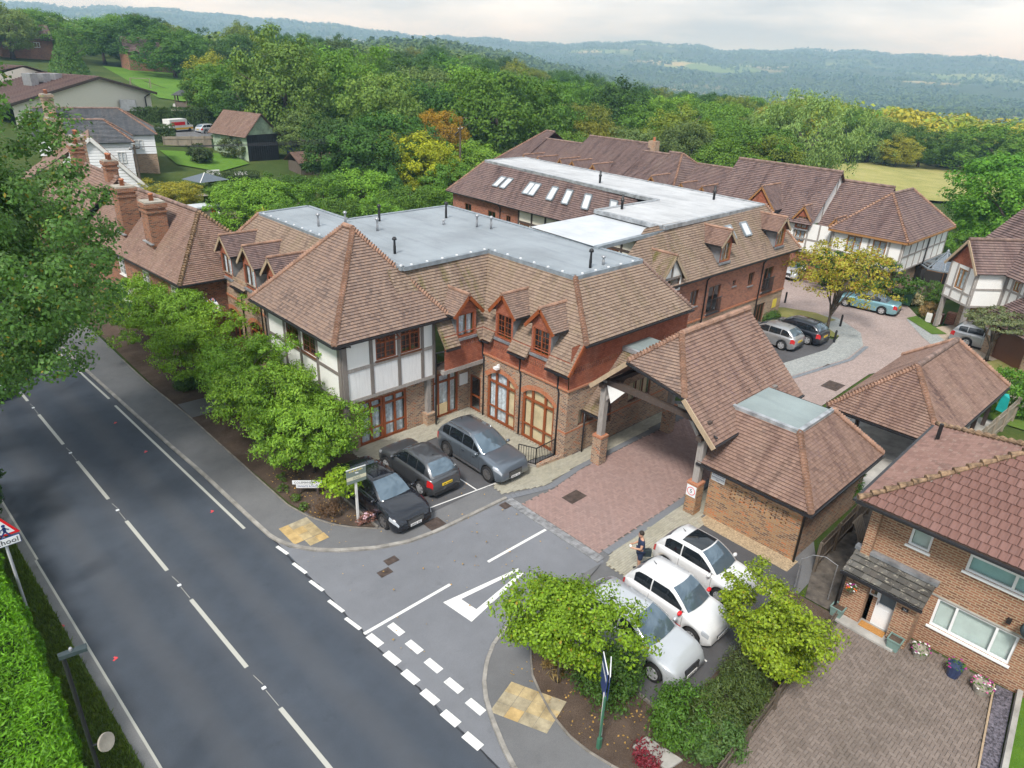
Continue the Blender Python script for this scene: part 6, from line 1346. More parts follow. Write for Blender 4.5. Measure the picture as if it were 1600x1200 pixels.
# ------------------------------------------------------------------ vehicles
def lerp_fn(pts):
    xs = [p[0] for p in pts]; zs = [p[1] for p in pts]
    def f(x):
        # monotone cubic through the points
        i = max(0,min(len(xs)-2,int(np.searchsorted(xs,x))-1)); h = xs[i+1]-xs[i]; t = min(1,max(0,(x-xs[i])/h))
        d = [(zs[k+1]-zs[k])/(xs[k+1]-xs[k]) for k in range(len(xs)-1)]
        def m_(k):
            if k == 0: return d[0]
            if k == len(xs)-1: return d[-1]
            return 0 if d[k-1]*d[k] <= 0 else 2*d[k-1]*d[k]/(d[k-1]+d[k])
        a,b = m_(i)*h,m_(i+1)*h
        return (2*t**3-3*t*t+1)*zs[i]+(t**3-2*t*t+t)*a+(-2*t**3+3*t*t)*zs[i+1]+(t**3-t*t)*b
    return f
CAR = {
 # top line from rear bumper to nose, greenhouse corners rear base, roof rear, roof front, screen base
 'saloon': dict(L=4.9,W=1.87,wb=2.9,r=.345,fo=.92,top=[(-2.45,.62),(-2.38,.93),(-2.2,1.0),(-1.7,1.02),(-1.0,.99),(.9,.96),(1.15,.95),(1.9,.84),(2.25,.73),(2.38,.62),(2.45,.5)],gh=[(-1.85,1.0),(-.75,1.43),(.25,1.455),(1.1,.955)],pil=[-.62,.22],rw=.58,bw=.78),
 'suv': dict(L=4.66,W=1.89,wb=2.87,r=.375,fo=.86,top=[(-2.33,.7),(-2.27,1.0),(-2.1,1.06),(-1.4,1.07),(.8,1.06),(1.0,1.07),(1.75,1.0),(2.1,.9),(2.27,.75),(2.33,.6)],gh=[(-2.15,1.06),(-1.65,1.58),(.05,1.64),(.95,1.07)],pil=[-1.35,-.42,.32],rw=.62,bw=.8,rails=True),
 'crossover': dict(L=4.13,W=1.77,wb=2.53,r=.34,fo=.83,top=[(-2.06,.62),(-2.02,.9),(-1.85,1.0),(-1.2,1.03),(.6,.98),(.85,.99),(1.5,.96),(1.8,.88),(1.98,.72),(2.06,.55)],gh=[(-1.9,1.0),(-1.3,1.5),(.0,1.56),(.85,.99)],pil=[-.85,-.2],rw=.55,bw=.74),
 'mini': dict(L=3.62,W=1.63,wb=2.3,r=.30,fo=.68,top=[(-1.81,.55),(-1.76,.84),(-1.62,.93),(-1.2,.96),(.6,.93),(.85,.92),(1.35,.85),(1.62,.74),(1.76,.6),(1.81,.45)],gh=[(-1.62,.93),(-1.2,1.44),(.05,1.48),(.85,.93)],pil=[-.62],rw=.55,bw=.69),
 'hatch': dict(L=4.3,W=1.79,wb=2.63,r=.325,fo=.82,top=[(-2.15,.6),(-2.1,.9),(-1.95,.97),(-1.3,.98),(.8,.94),(1.0,.94),(1.65,.86),(1.98,.74),(2.1,.6),(2.15,.48)],gh=[(-1.95,.97),(-1.4,1.41),(.1,1.45),(1.0,.95)],pil=[-1.05,-.2],rw=.58,bw=.76),
 'estate': dict(L=4.7,W=1.81,wb=2.68,r=.325,fo=.9,top=[(-2.35,.6),(-2.3,.92),(-2.15,.99),(-1.5,1.0),(.8,.96),(1.1,.96),(1.8,.86),(2.15,.74),(2.3,.6),(2.35,.48)],gh=[(-2.2,.99),(-1.8,1.43),(.25,1.47),(1.12,.97)],pil=[-1.35,-.35,.4],rw=.6,bw=.77,rails=True),
 'convertible': dict(L=4.63,W=1.74,wb=2.71,r=.32,fo=.85,top=[(-2.31,.55),(-2.25,.88),(-2.0,.95),(-1.4,.95),(.7,.9),(1.0,.92),(1.7,.84),(2.08,.72),(2.25,.58),(2.31,.46)],gh=[(-1.45,.95),(-.7,1.33),(.05,1.37),(.95,.93)],pil=[-.3],rw=.52,bw=.72,soft=True),
}
def car(label, loc, rz, kind, paint, rim='rim', roofm=None, mirror=None, plate='plate_w', name='parked_car', stripe=None, rear_plate='plate_y', group=None):
    S = CAR[kind]; L,W,wb,wr = S['L'],S['W'],S['wb'],S['r']; xf = L/2-S['fo']; xr = xf-wb; ra = wr+.055
    root = thing(name,label,'car',loc,rz,group); top = lerp_fn(S['top']); zb0 = .2+.04*(kind in('suv','crossover'))
    def hw_(x):
        e = (L/2-abs(x)); k = max(0,1-e/.55); return W/2*(1-.20*k**2.2)*(1-.012*math.cos(x*1.3))
    def zb(x):
        z = zb0+.09*max(0,1-(L/2-abs(x))/.25)
        for xw in (xf,xr):
            if abs(x-xw) < ra: z = max(z,wr+math.sqrt(max(0,ra*ra-(x-xw)**2)))
        return z
    def sec(x,s):
        """point of the body side at length x; s 0 at the sill, .6 at the shoulder, 1 on the centre line"""
        w = hw_(x); t = top(x); b = min(zb(x),t-.1); sh = t-.055
        P = [(0,w*.955,b),(.12,w*.985,b+.22*(sh-b)),(.3,w,b+.5*(sh-b)),(.46,w*.985,b+.8*(sh-b)),(.58,w*.955,sh),(.66,w*.88,t-.006),(.82,w*.5,t+.018),(1,0,t+.024)]
        for a,c in zip(P,P[1:]):
            if s <= c[0]: k = (s-a[0])/(c[0]-a[0]); return (x,a[1]+(c[1]-a[1])*k,a[2]+(c[2]-a[2])*k)
        return (x,0,P[-1][2])
    xs = set(np.linspace(-L/2,L/2,33).tolist())|{L/2-.03,L/2-.08,-L/2+.03,-L/2+.08}
    for xw in (xf,xr):
        for k in range(13): xs.add(xw+ra*math.cos(math.pi*k/12))
    xs = sorted(x for x in xs if -L/2-1e-9 <= x <= L/2+1e-9); xs = [x for i,x in enumerate(xs) if i == 0 or x-xs[i-1] > .004]
    ss = [0,.06,.12,.2,.3,.38,.46,.52,.58,.62,.66,.74,.82,.9,1]
    m = MB(); row = []
    for x in xs:
        r_ = [sec(x,s) for s in ss]; r_ = [(a,-b,c) for a,b,c in r_]+[(a,b,c) for a,b,c in r_[-2::-1]]; row.append(r_)
    n = len(row[0]); m.v = [p for r_ in row for p in r_]
    for i in range(len(xs)-1):
        for k in range(n-1): m.f.append([i*n+k,i*n+k+1,(i+1)*n+k+1,(i+1)*n+k]); m.m.append(0)
    m.f.append(list(range(n))[::-1]); m.m.append(0); m.f.append([(len(xs)-1)*n+k for k in range(n)]); m.m.append(0)
    body = m.build('body',paint,root,smooth=True,uv=False,local=True)
    m = MB(); m.box(-L/2+.12,L/2-.12,-W/2+.27,W/2-.27,.17,.62); m.box(xr+ra,xf-ra,-W/2+.06,W/2-.06,.16,.3); m.build('underbody',M['trim'],root,uv=False,local=True)
    # greenhouse
    g = S['gh']; prof = []
    def seg(a,b,n_,bow): 
        for k in range(n_):
            t = k/n_; nx,nz = -(b[1]-a[1]),(b[0]-a[0]); l = math.hypot(nx,nz); o = bow*math.sin(math.pi*t); prof.append((a[0]+(b[0]-a[0])*t+nx/l*o,a[1]+(b[1]-a[1])*t+nz/l*o))
    seg(g[0],g[1],6,.05); nC = len(prof); seg(g[1],g[2],8,.025); nB = len(prof); seg(g[2],g[3],6,.045); prof.append(g[3])
    ztop = lambda x: float(np.interp(x,[p[0] for p in prof],[p[1] for p in prof])); belt = lambda x: top(x)-.012
    zr = max(p[1] for p in prof); bw,rw = S['bw'],S['rw']
    def yside(x,z): b = belt(x); return bw+(rw-bw)*max(0,min(1,(z-b)/(zr-b)))+.03*math.sin(math.pi*max(0,min(1,(z-b)/(zr-b))))
    m = MB(); rows = []
    for (x,z) in prof:
        y = yside(x,z); c = .03*(z-belt(x))/(zr-belt(x)+1e-6); xo = (.07 if x > (g[2][0]-.05) else (-.05 if x < g[1][0]+.05 else 0))
        rows.append([(x,-yside(x,belt(x)),belt(x)-.03),(x,-(yside(x,(z+belt(x))/2)),(z+belt(x))/2),(x,-y,z),(x+xo*.7,-y*.5,z+c),(x+xo,0,z+c*1.25),(x+xo*.7,y*.5,z+c),(x,y,z),(x,yside(x,(z+belt(x))/2),(z+belt(x))/2),(x,yside(x,belt(x)),belt(x)-.03)])
    n = 9; m.v = [p for r_ in rows for p in r_]
    for i in range(len(rows)-1):
        for k in range(n-1): m.f.append([i*n+k,i*n+k+1,(i+1)*n+k+1,(i+1)*n+k]); m.m.append(0)
    cab = m.build('soft_top' if S.get('soft') else 'cabin',M['canvas_grey'] if S.get('soft') else paint,root,smooth=True,uv=False,local=True)
    def screen(i0,i1,name,mat,a,b,wd):
        m = MB(); idx = np.linspace(i0+a*(i1-i0),i0+b*(i1-i0),7); R_ = []
        for q in idx:
            i = min(len(rows)-2,int(q)); t = q-i; r_ = []
            for k,kk in ((2,wd),(3,1),(4,1),(5,1),(6,wd)):
                p = np.array(rows[i][k])*(1-t)+np.array(rows[i+1][k])*t
                if k in (2,6): p[1] *= kk
                d = np.array(rows[i+1][4])-np.array(rows[i][4]); nn_ = V(-d[2],0,d[0]); nn_ /= np.linalg.norm(nn_); nn_ *= np.sign(nn_[2]+1e-6); r_.append(p+nn_*.012)
            R_.append(r_)
        m.v = [tuple(p) for r_ in R_ for p in r_]
        for i in range(6):
            for k in range(4): m.f.append([i*5+k,i*5+k+1,(i+1)*5+k+1,(i+1)*5+k]); m.m.append(0)
        return m.build(name,mat,root,smooth=True,uv=False,local=True)
    screen(nB,len(prof)-1,'windscreen',M['carglass_pale'],.05,.97,.90); screen(0,nC,'rear_window',M['carglass_pale'],.12 if kind != 'saloon' else .1,.9,.84)
    if roofm: screen(nC,nB,'glass_roof' if 'glass' in roofm else 'roof_panel',M[roofm],.35,1.0,.9)
    # side windows between the pillars
    x0 = g[0][0]+.28*(1 if kind in ('suv','estate','mini','hatch') else 1.6); x1 = g[3][0]-.2; ed = [x0]+S['pil']+[x1]
    for sgn in (-1,1):
        for a,b in zip(ed,ed[1:]):
            a_,b_ = a+.025,b-.025; tp = []; bt = []
            for k in range(7):
                x = a_+(b_-a_)*k/6; z0_ = belt(x)+.03; z1_ = max(z0_+.02,min(ztop(x)-.075, zr-.1)); bt.append((x,sgn*(yside(x,z0_)+.008),z0_)); tp.append((x,sgn*(yside(x,z1_)+.010),z1_))
            m = MB(); mid = [(p[0],sgn*(yside(p[0],(p[2]+q[2])/2)+.010),(p[2]+q[2])/2) for p,q in zip(bt,tp)]
            for A,B in ((bt,mid),(mid,tp)):
                for k in range(6): m.add([A[k],A[k+1],B[k+1],B[k]],[(0,1,2,3)])
            m.build('side_window',M['carglass'],root,smooth=True,uv=False,local=True)
    def patch(x0,x1,s0,s1,sgn,name,mat,off=.006,nx=6,ns=4,par=None):
        m = MB(); G = []
        for i in range(nx+1):
            r_ = []
            for j in range(ns+1):
                x = x0+(x1-x0)*i/nx; s = s0+(s1-s0)*j/ns; p = np.array(sec(x,s)); q = np.array(sec(x,min(1,s+.01)))-p; e = np.array(sec(x+.01,s))-p; nv = np.cross(e,q); l = np.linalg.norm(nv); nv = nv/l if l > 1e-12 else V(0,1,0)
                if nv[1] < 0 and s < .9: nv = -nv
                p = p+nv*off; r_.append((p[0],sgn*p[1],p[2]))
            G.append(r_)
        m.v = [p for r_ in G for p in r_]
        for i in range(nx):
            for j in range(ns): m.f.append([i*(ns+1)+j,i*(ns+1)+j+1,(i+1)*(ns+1)+j+1,(i+1)*(ns+1)+j]); m.m.append(0)
        return m.build(name,mat,par or root,smooth=True,uv=False,local=True)
    for sgn in (-1,1):
        if kind == 'mini': patch(L/2-.34,L/2-.1,.44,.62,sgn,'headlight',M['lamp_clear'])
        else: patch(L/2-.5,L/2-.05,.46,.60,sgn,'headlight',M['lamp_clear'])
        patch(-L/2+.03,-L/2+(.3 if kind != 'mini' else .16),.34,.58,sgn,'tail_light',M['lamp_red'])
        for x in [q for q in S['pil'] if xr+ra-.25 < q < xf-ra]+[xf-ra-.12 if kind != 'mini' else xf-ra-.04]+([xr+ra*.4] if len(S['pil']) > 1 else []): patch(x-.006,x+.006,.05 if abs(x-xr) > ra else .3,.57,sgn,'door_seam',M['trim'],.003,1,8)
        for x in [q+.16 for q in S['pil'] if xr < q < xf-ra]: patch(x-.02+.0,x+.15,.45,.475,sgn,'door_handle',paint if kind != 'suv' else M['chrome'],.03,2,1)
        if kind in ('suv','crossover'): 
            patch(xr+ra+.02,xf-ra-.02,.0,.1,sgn,'sill_trim',M['chrome' if kind == 'suv' else 'trim'],.012,4,2)
        if stripe: patch(xr+ra+.05,xf-ra-.02,.16,.25,sgn,'side_stripe',M['red'],.012,6,2)
        mx = g[3][0]-.18; my = bw+.09; mz = belt(mx)+.07; mm = MB(); mm.lathe((0,0,0),[(.02,-.07),(.08,-.045),(.095,0),(.08,.045),(.02,.07)],10); o = mm.build('mirror',M[mirror] if mirror else paint,root,smooth=True,uv=False,local=True); o.location = (mx,sgn*(my+.08),mz); o.scale = (.75,1.2,1.0)
        mm = MB(); mm.bar((mx,sgn*(bw-.02),mz-.03),(mx,sgn*(my+.04),mz-.02),.05,.04); mm.build('mirror_arm',M['trim'],root,uv=False,local=True)
        if S.get('rails'): mm = MB(); mm.tube([(g[1][0]+.1,sgn*(rw+.0),zr-.03),(g[1][0]+.2,sgn*(rw+.0),zr+.03),(g[2][0]-.2,sgn*(rw+.0),zr+.03),(g[2][0]-.02,sgn*(rw+.0),zr-.04)],.018,6); mm.build('roof_rail',M['chrome'],root,smooth=True,uv=False,local=True)
        mm = MB(); xb = L/2-.02; mm.add([(xb-.08,sgn*W*.43,.3),(xb+.005,sgn*W*.33,.28),(xb+.005,sgn*W*.33,.4),(xb-.08,sgn*W*.43,.42)],[(0,1,2,3)]); mm.build('bumper_intake',M['trim'],root,uv=False,local=True)
    zn = top(L/2-.02)
    m = MB(); m.box(L/2-.04,L/2+.012,-W*.2,W*.2,.40,.68 if kind not in ('mini',) else .5); gr = m.build('grille',M['trim'],root,uv=False,local=True)
    for k in range(4):
        m = MB(); z = .43+k*(.06 if kind != 'mini' else .018); m.box(L/2+.012,L/2+.02,-W*.19,W*.19,z,z+.012); m.build('grille_bar',M['chrome'],gr,uv=False,local=True)
    m = MB(); m.box(L/2+.013,L/2+.028,-.26,.26,.34,.45); p_ = m.build('number_plate',M[plate],root,uv=False,local=True); 
    for k in range(7):
        if k == 4: continue
        m = MB(); m.box(L/2+.028,L/2+.030,-.22+k*.063,-.22+k*.063+.035,.365,.425); m.build('plate_mark',M['ink'],p_,uv=False,local=True)
    zp = .62 if kind not in ('mini',) else .56
    m = MB(); m.box(-L/2-.03,-L/2-.0,-.26,.26,zp,zp+.11); p_ = m.build('number_plate',M[rear_plate],root,uv=False,local=True)
    for k in range(7):
        if k == 4: continue
        m = MB(); m.box(-L/2-.032,-L/2-.030,-.22+k*.063,-.22+k*.063+.035,zp+.025,zp+.085); m.build('plate_mark',M['ink'],p_,uv=False,local=True)
    m = MB(); m.box(-L/2-.012,-L/2+.1,-W*.38,W*.38,.26,.40); m.build('rear_valance',M['trim'],root,uv=False,local=True)
    # wheels
    def wheel(x,sgn):
        w = MB(); pr = [(wr*.66,-.10),(wr*.93,-.108),(wr,-.075),(wr,.075),(wr*.93,.108),(wr*.66,.10)]; nn_ = 24; vs = []
        for (q,yy) in pr:
            for k in range(nn_): a = 2*math.pi*k/nn_; vs.append((q*math.cos(a),yy,q*math.sin(a)))
        fs_ = []
        for i in range(len(pr)-1):
            for k in range(nn_): fs_.append((i*nn_+k,i*nn_+(k+1)%nn_,(i+1)*nn_+(k+1)%nn_,(i+1)*nn_+k))
        w.add(vs,fs_); o = w.build('wheel',M['tyre'],root,smooth=True,uv=False,local=True); o.location = (x,sgn*(W/2-.105),wr)
        d = MB(); yo = sgn*.102; a_ = []
        d.add([(wr*.67*math.cos(2*math.pi*k/24),yo*q,wr*.67*math.sin(2*math.pi*k/24)) for q in (1,.9) for k in range(24)]+[(wr*.60*math.cos(2*math.pi*k/24),yo*q,wr*.60*math.sin(2*math.pi*k/24)) for q in (1,.6) for k in range(24)],[(k,(k+1)%24,48+(k+1)%24,48+k) for k in range(24)]+[(48+k,48+(k+1)%24,72+(k+1)%24,72+k) for k in range(24)])
        ns = 5 if kind not in ('suv','mini') else 10
        for k in range(ns):
            a = 2*math.pi*k/ns; c,s = math.cos(a),math.sin(a); d.bar((0,yo,0),(c*wr*.63,yo*.95,s*wr*.63),.10 if ns == 5 else .045,.03,up=(0,1,0))
        d.add([(.06*math.cos(2*math.pi*k/12),yo*1.1,.06*math.sin(2*math.pi*k/12)) for k in range(12)],[range(12)])
        d.build('rim',M[rim],o,uv=False,local=True)
        b = MB(); b.add([(wr*.62*math.cos(2*math.pi*k/16),yo*.4,wr*.62*math.sin(2*math.pi*k/16)) for k in range(16)],[range(16)]); b.build('brake_disc',M['rim_dark'],o,uv=False,local=True)
    for x in (xf,xr):
        for sgn in (-1,1): wheel(x,sgn)
    m = MB(); m.tube([(g[1][0]+.25,0,zr+.02),(g[1][0]+.12,0,zr+.1)],[.018,.006],6); m.build('aerial',M['trim'],root,uv=False,local=True)
    return root
paint = {k: carpaint('car_paint_'+k,*v) for k,v in dict(black=((.008,.010,.016),.2,.25),graphite=((.085,.09,.098),.5,.3),grey=((.15,.18,.215),.55,.3),white=((.64,.65,.66),0.,.35),silver=((.40,.41,.42),.6,.3),navy=((.014,.017,.026),.3,.3),ice=((.22,.42,.48),.45,.3),pale=((.50,.53,.56),.25,.32)).items()}
D, U = -math.pi/2, math.pi/2
car('black saloon car parked beside the sale board, nose to the road',(13.05,21.0,.02),D,'saloon',paint['black'],'rim_dark')
car('dark grey crossover between the two other parked cars, tail to the road',(15.5,21.75,.02),U,'crossover',paint['graphite'])
cg_ = car('grey SUV with silver roof rails by the arched doors',(18.45,20.9,.02),D,'suv',paint['grey'],'rim_dark')
car('white hatchback beside the corner bed, under the near tree',(14.95,9.25,.02),D,'hatch',paint['pale'])
ab = car('small white car with red mirrors and red side stripe',(17.05,9.15,.02),D,'mini',paint['white'],mirror='red',stripe=True)
car('small white car with black glass roof nearest the outbuilding',(19.4,9.55,.02),D,'mini',paint['white'],roofm='carglass')
car('silver hatchback parked in the far court beside the archway roof',(44.15,20.2,.03),U,'hatch',paint['silver']); car('black hatchback parked next to the silver one by the court lawn',(46.55,19.55,.03),U,'hatch',paint['navy'])
car('pale blue convertible with dark soft top beyond the yellowing tree',(57.6,18.9,.02),U+.1,'convertible',paint['ice']); car('silver estate car in front of the jettied timber house',(55.45,9.75,.02),D+.05,'estate',paint['silver'])
car('white car parked nose-out before the gabled timber house',(62.0,27.0,.02),math.pi,'hatch',paint['pale']); car('white car on the main road glimpsed under the great tree',(2.8,43.2,.0),U,'hatch',paint['pale'],name='moving_car')
car('white car parked behind the garden hedge near the barn',(46.2,120.5,hz(46,120)),.3,'hatch',paint['pale'])
# small van in the yard behind the gardens
VN = thing('delivery_van','white van with red and yellow markings in the yard behind the garden fence','van',(41.6,121,hz(41,121)),.35); VN.scale = (.8,.8,.8); m = MB()
for x0,x1,z0,z1 in ((-2.6,1.3,.35,2.4),(1.3,2.7,.35,1.2)): m.box(x0,x1,-1,1,z0,z1)
m.add([(1.3,-1,1.2),(2.2,-1,1.2),(1.3,-1,2.3),(1.3,1,1.2),(2.2,1,1.2),(1.3,1,2.3)],[(0,1,2),(3,4,5),(1,4,5,2)]); m.build('body',M['offwhite'],VN,local=True)
m = MB(); m.box(-2.2,.9,-1.02,-1.005,1.3,1.9); m.build('lettering_panel',M['red'],VN,local=True); m = MB(); m.box(-2.6,2.6,-1.03,-1.01,.5,.85); m.build('side_band',M['yellow'],VN,local=True)
for x in (-1.7,1.8):
    for y in (-.95,.95):
        m = MB(); m.tube([(x,y-.1,.35),(x,y+.1,.35)],.35,14); m.build('wheel',M['tyre'],VN,local=True)
m = MB(); m.poly([(1.36,-1.012,1.3),(2.0,-1.012,1.3),(1.4,-1.012,2.1)]); m.build('side_window',M['carglass'],VN,local=True)
# ------------------------------------------------------------------ plants
nrg = np.random.default_rng(11)
def quads_mesh(name, V4, mat):
    """V4: (N,4,3) leaf corners -> one mesh"""
    n = len(V4); me = bpy.data.meshes.new(name); me.vertices.add(n*4); me.vertices.foreach_set('co',V4.reshape(-1).astype(np.float32)); me.loops.add(n*4); me.loops.foreach_set('vertex_index',np.arange(n*4,dtype=np.int32)); me.polygons.add(n)
    me.polygons.foreach_set('loop_start',np.arange(0,n*4,4,dtype=np.int32)); me.polygons.foreach_set('loop_total',np.full(n,4,dtype=np.int32)); me.update(calc_edges=True); me.materials.append(mat); return me
def leaves(P, N, size, asp=.55, rough=.6, g=nrg, droop=0.):
    """leaf rhombs at points P facing roughly N"""
    n = len(P); N = N+g.normal(0,rough,(n,3)); N /= np.linalg.norm(N,axis=1,keepdims=True)+1e-9
    T = np.cross(N,g.normal(0,1,(n,3))); T[:,2] -= droop; T -= N*(T*N).sum(1,keepdims=True); T /= np.linalg.norm(T,axis=1,keepdims=True)+1e-9; B = np.cross(N,T)
    s = size*g.uniform(.6,1.3,(n,1)); a = P-T*s*.5; b = P+B*s*asp*.5-N*s*.08; c = P+T*s*.5-N*s*.1; d = P-B*s*asp*.5-N*s*.08
    return np.stack([a,b,c,d],1)
def sphere_dirs(n, g=nrg):
    d = g.normal(0,1,(n,3)); return d/np.linalg.norm(d,axis=1,keepdims=True)
def crown_points(n_clump, per, cr, g, lobes=7, inner=.35, flat=.75, lob=.35, base=-.55):
    """points in clumps through an uneven crown of radius about 1"""
    L = sphere_dirs(lobes,g); L[:,2] = np.abs(L[:,2])*.8-.15; amp = g.uniform(.4,1,lobes)*lob
    d = sphere_dirs(n_clump*3,g); d = d[d[:,2] > base-.25*g.random(len(d))][:n_clump]
    rad = 1-lob*.6+sum(a*np.clip((d@l-.45)/.55,0,1) for a,l in zip(amp,L)); f = np.where(g.random(len(d)) < .72, g.uniform(.78,1,len(d)), g.uniform(inner,.8,len(d)))
    c = d*(rad*f)[:,None]; k = len(c); sz = cr*g.uniform(.6,1.35,(k,1,1))
    off = g.normal(0,1,(k,per,3)); off /= np.linalg.norm(off,axis=2,keepdims=True)+1e-9; off *= g.uniform(.25,1,(k,per,1))**.6*sz; off[:,:,2] *= flat
    P = (c[:,None,:]+off).reshape(-1,3); nrm = (off/ (np.linalg.norm(off,axis=2,keepdims=True)+1e-9)+.55*d[:,None,:]+np.array((0,0,.55))).reshape(-1,3); return P,nrm,c
def trunk_mesh(name, h, r, tips, g, mat, n=8, lean=.15):
    m = MB(); lx,ly = g.normal(0,lean,2)*.4; pts = [(lx*(k/5)**2*h*.3,ly*(k/5)**2*h*.3,h*k/5) for k in range(6)]; m.tube(pts,[r*(1.25 if k == 0 else 1-.13*k) for k in range(6)],n)
    for t in tips:
        i = int(g.integers(2,5)); a = np.array(pts[i]); b = np.array(t); q = a+(b-a)*.5+np.array((0,0,.12*np.linalg.norm(b-a))); m.tube([a,q,b],[r*.5,r*.3,r*.08],5,False)
    return m.mesh(name,mat,True,False)
LEAFCOL = dict(mid=(.085,.165,.028),dark=(.048,.108,.024),light=(.135,.235,.038),pale=(.145,.225,.06),ash=(.15,.22,.055),grey=(.12,.165,.07),olive=(.16,.185,.035),turn=(.22,.20,.03),yellow=(.26,.28,.02),orange=(.38,.22,.03),willow=(.165,.215,.10),conifer=(.06,.125,.035),right=(.08,.18,.025),sun=(.33,.33,.035))  # the sun entry carries sunlight in its yellow leaf colour
LEAFCOL = {k: (v[0]*1.05,v[1]*1.2,v[2]*.85) for k,v in LEAFCOL.items()}
def variant(kind, i):
    g = np.random.default_rng(100+i)
    if kind == 'willow':
        P,N,c = crown_points(150,110,.16,g,lob=.3); P[:,2] -= .12*np.abs(g.normal(0,1,len(P))); Q = leaves(P,N,.06,.35,.6,g,2.5)
    elif kind == 'conifer':
        z = g.uniform(-1,1,5200); rr_ = (1-(z+1)/2)**.8*(.55+.45*g.random(5200)**.4); a = g.uniform(0,2*math.pi,5200); P = np.stack([rr_*np.cos(a),rr_*np.sin(a),z],1); N = np.stack([np.cos(a),np.sin(a),.4+0*a],1); Q = leaves(P,N,.11,.4,.5,g,1.)
    elif kind == 'sparse':
        P,N,c = crown_points(90,40,.15,g,lob=.5,inner=.2); Q = leaves(P,N,.07,.6,.8,g)
    else:
        P,N,c = crown_points(170,95,.19,g); Q = leaves(P,N,.056,.65,.55,g)
    return quads_mesh('crown',Q,M['leaf_far'])
CROWN = {'round':[variant('round',i) for i in range(6)],'willow':[variant('willow',20)],'conifer':[variant('conifer',30)],'sparse':[variant('sparse',40)]}
TRUNK = [trunk_mesh('trunk',1.,.045,[(g_.normal(0,.3),g_.normal(0,.3),g_.uniform(.8,1.3)) for _ in range(5)],g_,M['bark']) for g_ in (np.random.default_rng(5),np.random.default_rng(6))]
def tree_at(x, y, ztop, r, key, label, group=None, name='tree', squash=None, cr=None):
    zg = hz(x,y) if math.hypot(x-30,y-25) > 46 else 0.; h = max(2.5,ztop-zg); rz_ = min(h*.52,r*1.2) if squash is None else squash
    t = thing(name,label,'tree',(x,y,zg),rnd.uniform(0,6.28),group); kind = key if key in CROWN else 'round'
    o = link('trunk',rnd.choice(TRUNK),t,local=True); o.scale = (h*.9,h*.9,max(.3,(h-rz_*.9)))
    c = link('crown',rnd.choice(CROWN[kind]),t,local=True); c.location = (0,0,h-rz_*1.02); c.scale = (r,r,rz_); k = rnd.uniform(.68,1.22); cl = LEAFCOL.get(cr or key,LEAFCOL['mid']); c.color = (cl[0]*k*rnd.uniform(.92,1.1),cl[1]*k,cl[2]*k*rnd.uniform(.9,1.1),1); return t
